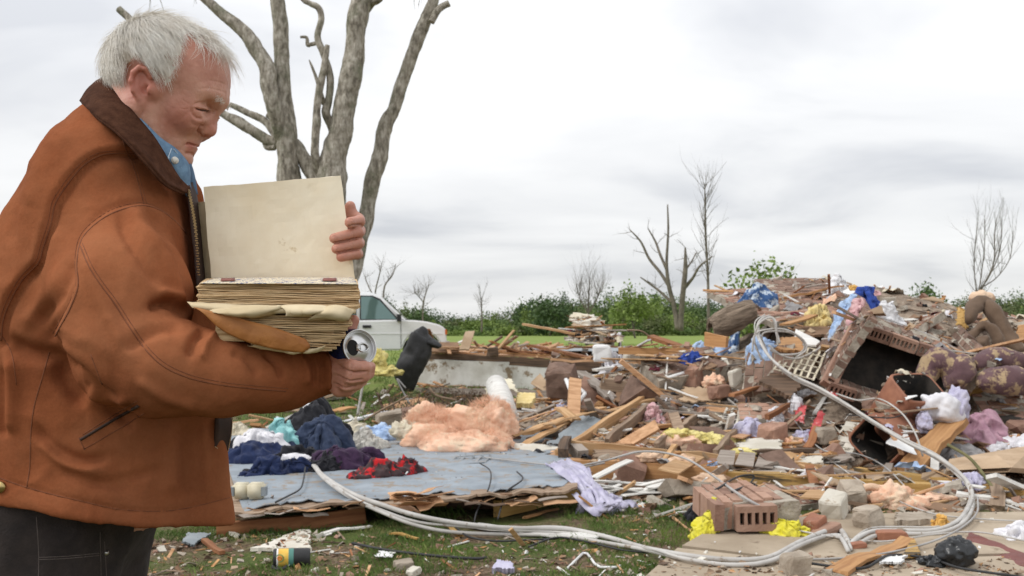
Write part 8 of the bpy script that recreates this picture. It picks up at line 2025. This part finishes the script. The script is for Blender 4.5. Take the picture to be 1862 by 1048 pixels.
def bend_box(name, P8, m, nx=28, ny=8, nz=6, wob=.001, seed=1, parent=book, base=None, fn=None):
    """box through eight corners (x0/x1, y0/y1, z0/z1), subdivided and uneven"""
    V, idx = [], {}
    P8 = np.array([tuple(v) for v in P8]).reshape(2, 2, 2, 3)
    F = []
    def vid(i, j, k):
        if (i, j, k) not in idx:
            u, v, w = i / nx, j / ny, k / nz
            p = 0
            for a in (0, 1):
                for b in (0, 1):
                    for c in (0, 1): p = p + P8[a, b, c] * (u if a else 1 - u) * (v if b else 1 - v) * (w if c else 1 - w)
            if fn: p = p + np.array(fn(u, v, w))
            idx[(i, j, k)] = len(V); V.append(p)
        return idx[(i, j, k)]
    for i in range(nx):
        for j in range(ny):
            F.append((vid(i, j, 0), vid(i, j + 1, 0), vid(i + 1, j + 1, 0), vid(i + 1, j, 0))); F.append((vid(i, j, nz), vid(i + 1, j, nz), vid(i + 1, j + 1, nz), vid(i, j + 1, nz)))
        for k in range(nz):
            F.append((vid(i, 0, k), vid(i + 1, 0, k), vid(i + 1, 0, k + 1), vid(i, 0, k + 1))); F.append((vid(i, ny, k), vid(i, ny, k + 1), vid(i + 1, ny, k + 1), vid(i + 1, ny, k)))
    for j in range(ny):
        for k in range(nz):
            F.append((vid(0, j, k), vid(0, j, k + 1), vid(0, j + 1, k + 1), vid(0, j + 1, k))); F.append((vid(nx, j, k), vid(nx, j + 1, k), vid(nx, j + 1, k + 1), vid(nx, j, k + 1)))
    V = np.array(V); V = V + np.stack([fbm(V * 35, 3, seed + s) for s in range(3)], 1) * wob
    return mesh_np(name, V - (bo if base is None else base), np.array(F), m, parent, smooth=False)
# upright leaf (cover lined with endpaper)
cb = np.array([[q(385, 514, 1.625), q(386, 514, 1.632)], [q(370, 340, 1.640), q(371, 340, 1.647)], [q(646, 509, 1.622), q(646, 509, 1.629)], [q(619, 320, 1.636), q(619, 320, 1.643)]])
P8 = [cb[0][0], cb[1][0], cb[0][1], cb[1][1], cb[2][0], cb[3][0], cb[2][1], cb[3][1]]
bend_box('cover', P8, m_paper, 30, 1, 22, .0016, 3, fn=lambda u, v, w: (0, .006 * sin(u * 3.1) * (1 - w * .3), 0))
# the inner hinge strip at its side
bend_box('hinge', [q(372, 515, 1.655), q(358, 368, 1.664), q(373, 515, 1.662), q(359, 368, 1.671), q(387, 515, 1.63), q(374, 366, 1.645), q(388, 515, 1.636), q(375, 366, 1.651)], m_leaf, 4, 1, 16, .002, 7)
# upper block of pages: individual sheaves
def sheaf(x0, x1, y0, y1, Yn, Yf, seed, m=m_pages, name='page_block', curl=0, depth_up=0):
    """pages between pixel rows; xs at both ends, ys as (at x0, at x1)"""
    a = [q(x0, y0[1], Yn), q(x0, y0[0], Yn), q(x0 + 14, y0[1] - 4 - depth_up, Yf), q(x0 + 14, y0[0] - 10 - depth_up, Yf)]
    b = [q(x1, y1[1], Yn), q(x1, y1[0], Yn), q(x1 - 4, y1[1] - 4 - depth_up, Yf), q(x1 - 4, y1[0] - 10 - depth_up, Yf)]
    return bend_box(name, a + b, m, 40, 2, 1, .0009, seed, fn=lambda u, v, w: (0, -curl * sin(u * pi) * (1 - v), -.0010 * sin(u * 7 + seed)))
g = random.Random(8)
sheaf(361, 652, (518, 551), (518, 556), 1.4235, 1.61, 99)
sheaf(392, 606, (578, 622), (574, 620), 1.4215, 1.60, 98)
y = 516.0
for k in range(17):
    t = 1.2 + g.random() * 1.8
    x0 = 358 + g.uniform(-2, 4) + (k > 13) * 2; x1 = 652 + g.uniform(-5, 3) + k * .18
    a0, b0 = y, 517 + (y - 516) * 1.10
    sheaf(x0, x1, (a0, a0 + t), (b0, b0 + t * 1.08), 1.418 + g.uniform(-.0015, .0035), 1.62, k)
    y += t + (.25 if g.random() < .75 else .9)
# printed page on top: scroll border in blue, red and brown
m_print, N, L, b = new_mat('printed_page')
tc = N.new('ShaderNodeTexCoord')
nA = N.new('ShaderNodeTexNoise'); nA.inputs['Scale'].default_value = 75; nA.inputs['Detail'].default_value = 3; nA.inputs['Distortion'].default_value = 2.5
L.new(tc.outputs['Object'], nA.inputs['Vector'])
rA = N.new('ShaderNodeValToRGB'); E_ = rA.color_ramp.elements
E_[0].position = .40; E_[0].color = (.06, .08, .22, 1); E_[1].position = .47; E_[1].color = (.72, .64, .46, 1)
q1 = E_.new(.60); q1.color = (.74, .66, .48, 1); q2 = E_.new(.64); q2.color = (.30, .07, .05, 1); q3 = E_.new(.72); q3.color = (.70, .62, .44, 1)
L.new(nA.outputs['Fac'], rA.inputs[0]); L.new(rA.outputs[0], b.inputs['Base Color']); b.inputs['Roughness'].default_value = .8
loft('printed_page', [[q(364, 515, 1.417), q(500, 515.5, 1.412), q(650, 516.5, 1.417)], [q(384, 508, 1.52), q(500, 507, 1.52), q(645, 508, 1.52)], [q(392, 505, 1.615), q(500, 504, 1.615), q(640, 504, 1.615)]], 30, 6, m_print, book, .0008, .0006, 4, base=bo)
for px in (415, 600):
    loft('printed_ornament', [[q(px - 14, 511, 1.45), q(px + 12, 511, 1.45)], [q(px - 12, 506.5, 1.52), q(px + 12, 506.5, 1.52)]], 4, 3, mat('printed_ornament_ink', (.16, .05, .05), (.30, .12, .09), scale=200, bump=0), book, .0006, .0002, 4, base=bo + np.array([0, 0, -.0007]))
# middle: folded, curled loose leaves
def leaf(rows, seed, m=m_leaf, name='loose_leaf'):
    return loft(name, rows, 30, 8, m, book, .0009, .0035, seed, base=bo)
leaf([[q(340, 549, 1.42), q(440, 555, 1.413), q(560, 558, 1.413), q(648, 561, 1.42)], [q(352, 560, 1.415), q(440, 568, 1.408), q(560, 567, 1.410), q(646, 571, 1.42)], [q(372, 560, 1.50), q(440, 560, 1.50), q(560, 558, 1.50), q(646, 560, 1.50)]], 1)
leaf([[q(372, 566, 1.412), q(430, 558, 1.398), q(500, 556, 1.40), q(530, 556, 1.41)], [q(395, 570, 1.400), q(440, 570, 1.388), q(490, 566, 1.395), q(525, 560, 1.41)], [q(410, 574, 1.40), q(440, 577, 1.395), q(470, 576, 1.40), q(500, 572, 1.41)]], 2)
leaf([[q(505, 556, 1.405), q(560, 555, 1.395), q(600, 558, 1.40), q(640, 562, 1.41)], [q(520, 566, 1.395), q(556, 568, 1.385), q(590, 567, 1.39), q(625, 566, 1.405)], [q(520, 574, 1.40), q(548, 575, 1.395), q(576, 573, 1.40), q(600, 570, 1.41)]], 3)
leaf([[q(570, 562, 1.40), q(600, 556, 1.395), q(625, 558, 1.40), q(645, 566, 1.41)], [q(575, 570, 1.39), q(600, 570, 1.385), q(622, 574, 1.39), q(636, 578, 1.405)], [q(560, 580, 1.40), q(590, 580, 1.395), q(615, 582, 1.40), q(632, 582, 1.41)]], 5)
# lower block, sagging towards its lower edge
y = 577.0
for k in range(22):
    t = 1.4 + g.random() * 1.6; f = (y - 577) / 62
    x0 = 386 + f * 95 + g.uniform(-3, 5); x1 = 640 - f * f * 42 + g.uniform(-4, 3)
    if y > 634: break
    sheaf(x0, x1, (y, y + t), (y - 4 + f * 8, y - 4 + f * 8 + t), 1.412 + g.uniform(-.002, .003) + f * .01, 1.60, k + 40, curl=.004)
    y += t + (.3 if g.random() < .7 else .9)
leaf([[q(470, 626, 1.42), q(520, 634, 1.41), q(575, 634, 1.41), q(612, 618, 1.43)], [q(452, 628, 1.43), q(520, 643, 1.42), q(570, 642, 1.42), q(600, 632, 1.44)], [q(440, 618, 1.50), q(520, 636, 1.50), q(570, 636, 1.50), q(610, 626, 1.50)]], 9, m_leaf, 'torn_backing')
loft('leather_flap', [[q(352, 559, 1.407), q(400, 570, 1.405), q(450, 583, 1.405), q(505, 598, 1.406), q(556, 617, 1.408)], [q(372, 572, 1.404), q(405, 589, 1.403), q(450, 607, 1.402), q(505, 620, 1.404), q(564, 631, 1.407)], [q(392, 590, 1.405), q(415, 607, 1.404), q(455, 624, 1.404), q(505, 636, 1.406), q(550, 643, 1.41)]], 30, 8, m_tan, book, .0012, .0028, 12, base=bo)

# drink can
m_blue = mat('can_blue', (.010, .022, .11), (.016, .035, .16), scale=30, rough=.25, metal=.5, bump=0, spots=(.5, .52, .56), spot_scale=70, spot_amt=.68)
m_alu = mat('aluminium', (.62, .62, .62), (.74, .74, .74), scale=30, rough=.28, metal=.9, bump=.05, bscale=40)
lid_c = q(655, 631.5, 1.478); ax = Vector((.56, -.80, .20)).normalized()
can = empty('drink_can', lid_c - ax * .12, 'opened dark blue drink can gripped under the book by the man', 'can')
can.rotation_euler = ax.to_track_quat('Z', 'Y').to_euler()
def lathe(name, prof, m, parent, n=40, smooth=True):
    V = [(r * cos(2 * pi * i / n), r * sin(2 * pi * i / n), z) for r, z in prof for i in range(n)]
    F = [(k * n + i, k * n + (i + 1) % n, (k + 1) * n + (i + 1) % n, (k + 1) * n + i) for k in range(len(prof) - 1) for i in range(n)]
    return mesh_np(name, V, F, m, parent, smooth)
lathe('body', [(.0001, .004), (.020, .003), (.0262, .0), (.0325, .012), (.033, .016), (.033, .100), (.0315, .106), (.0272, .1145)], m_blue, can)
lathe('lid', [(.0272, .1145), (.0278, .117), (.0284, .1185), (.0280, .1198), (.0270, .1200), (.0262, .1190), (.0256, .1150), (.0245, .1142), (.0238, .1158), (.0001, .1158)], m_alu, can)
hole = [(.0125 * cos(t) * .78 - .0105, .0125 * sin(t)) for t in np.linspace(0, 2 * pi, 24, endpoint=False)]
mesh_py('mouth', [(x, y_, .1161) for x, y_ in hole] + [(x, y_, .1100) for x, y_ in hole], [tuple(range(24))] + [(i, (i + 1) % 24, 24 + (i + 1) % 24, 24 + i) for i in range(24)], mat('can_mouth_shade', (.006, .006, .006), rough=.8, bump=0), can)  # flat black plug on the lid, shade of the opening put into colour
tb = Buf(); ring = [Vector((.0065 + .0085 * cos(t), .0065 * sin(t), .1172)) for t in np.linspace(0, 2 * pi, 25)]
tb.tube(ring, .0013, 6); tb.box((-.0015, 0, .1170), (.007, .010, .0016)); tb.obj('pull_tab', m_alu, can, True)
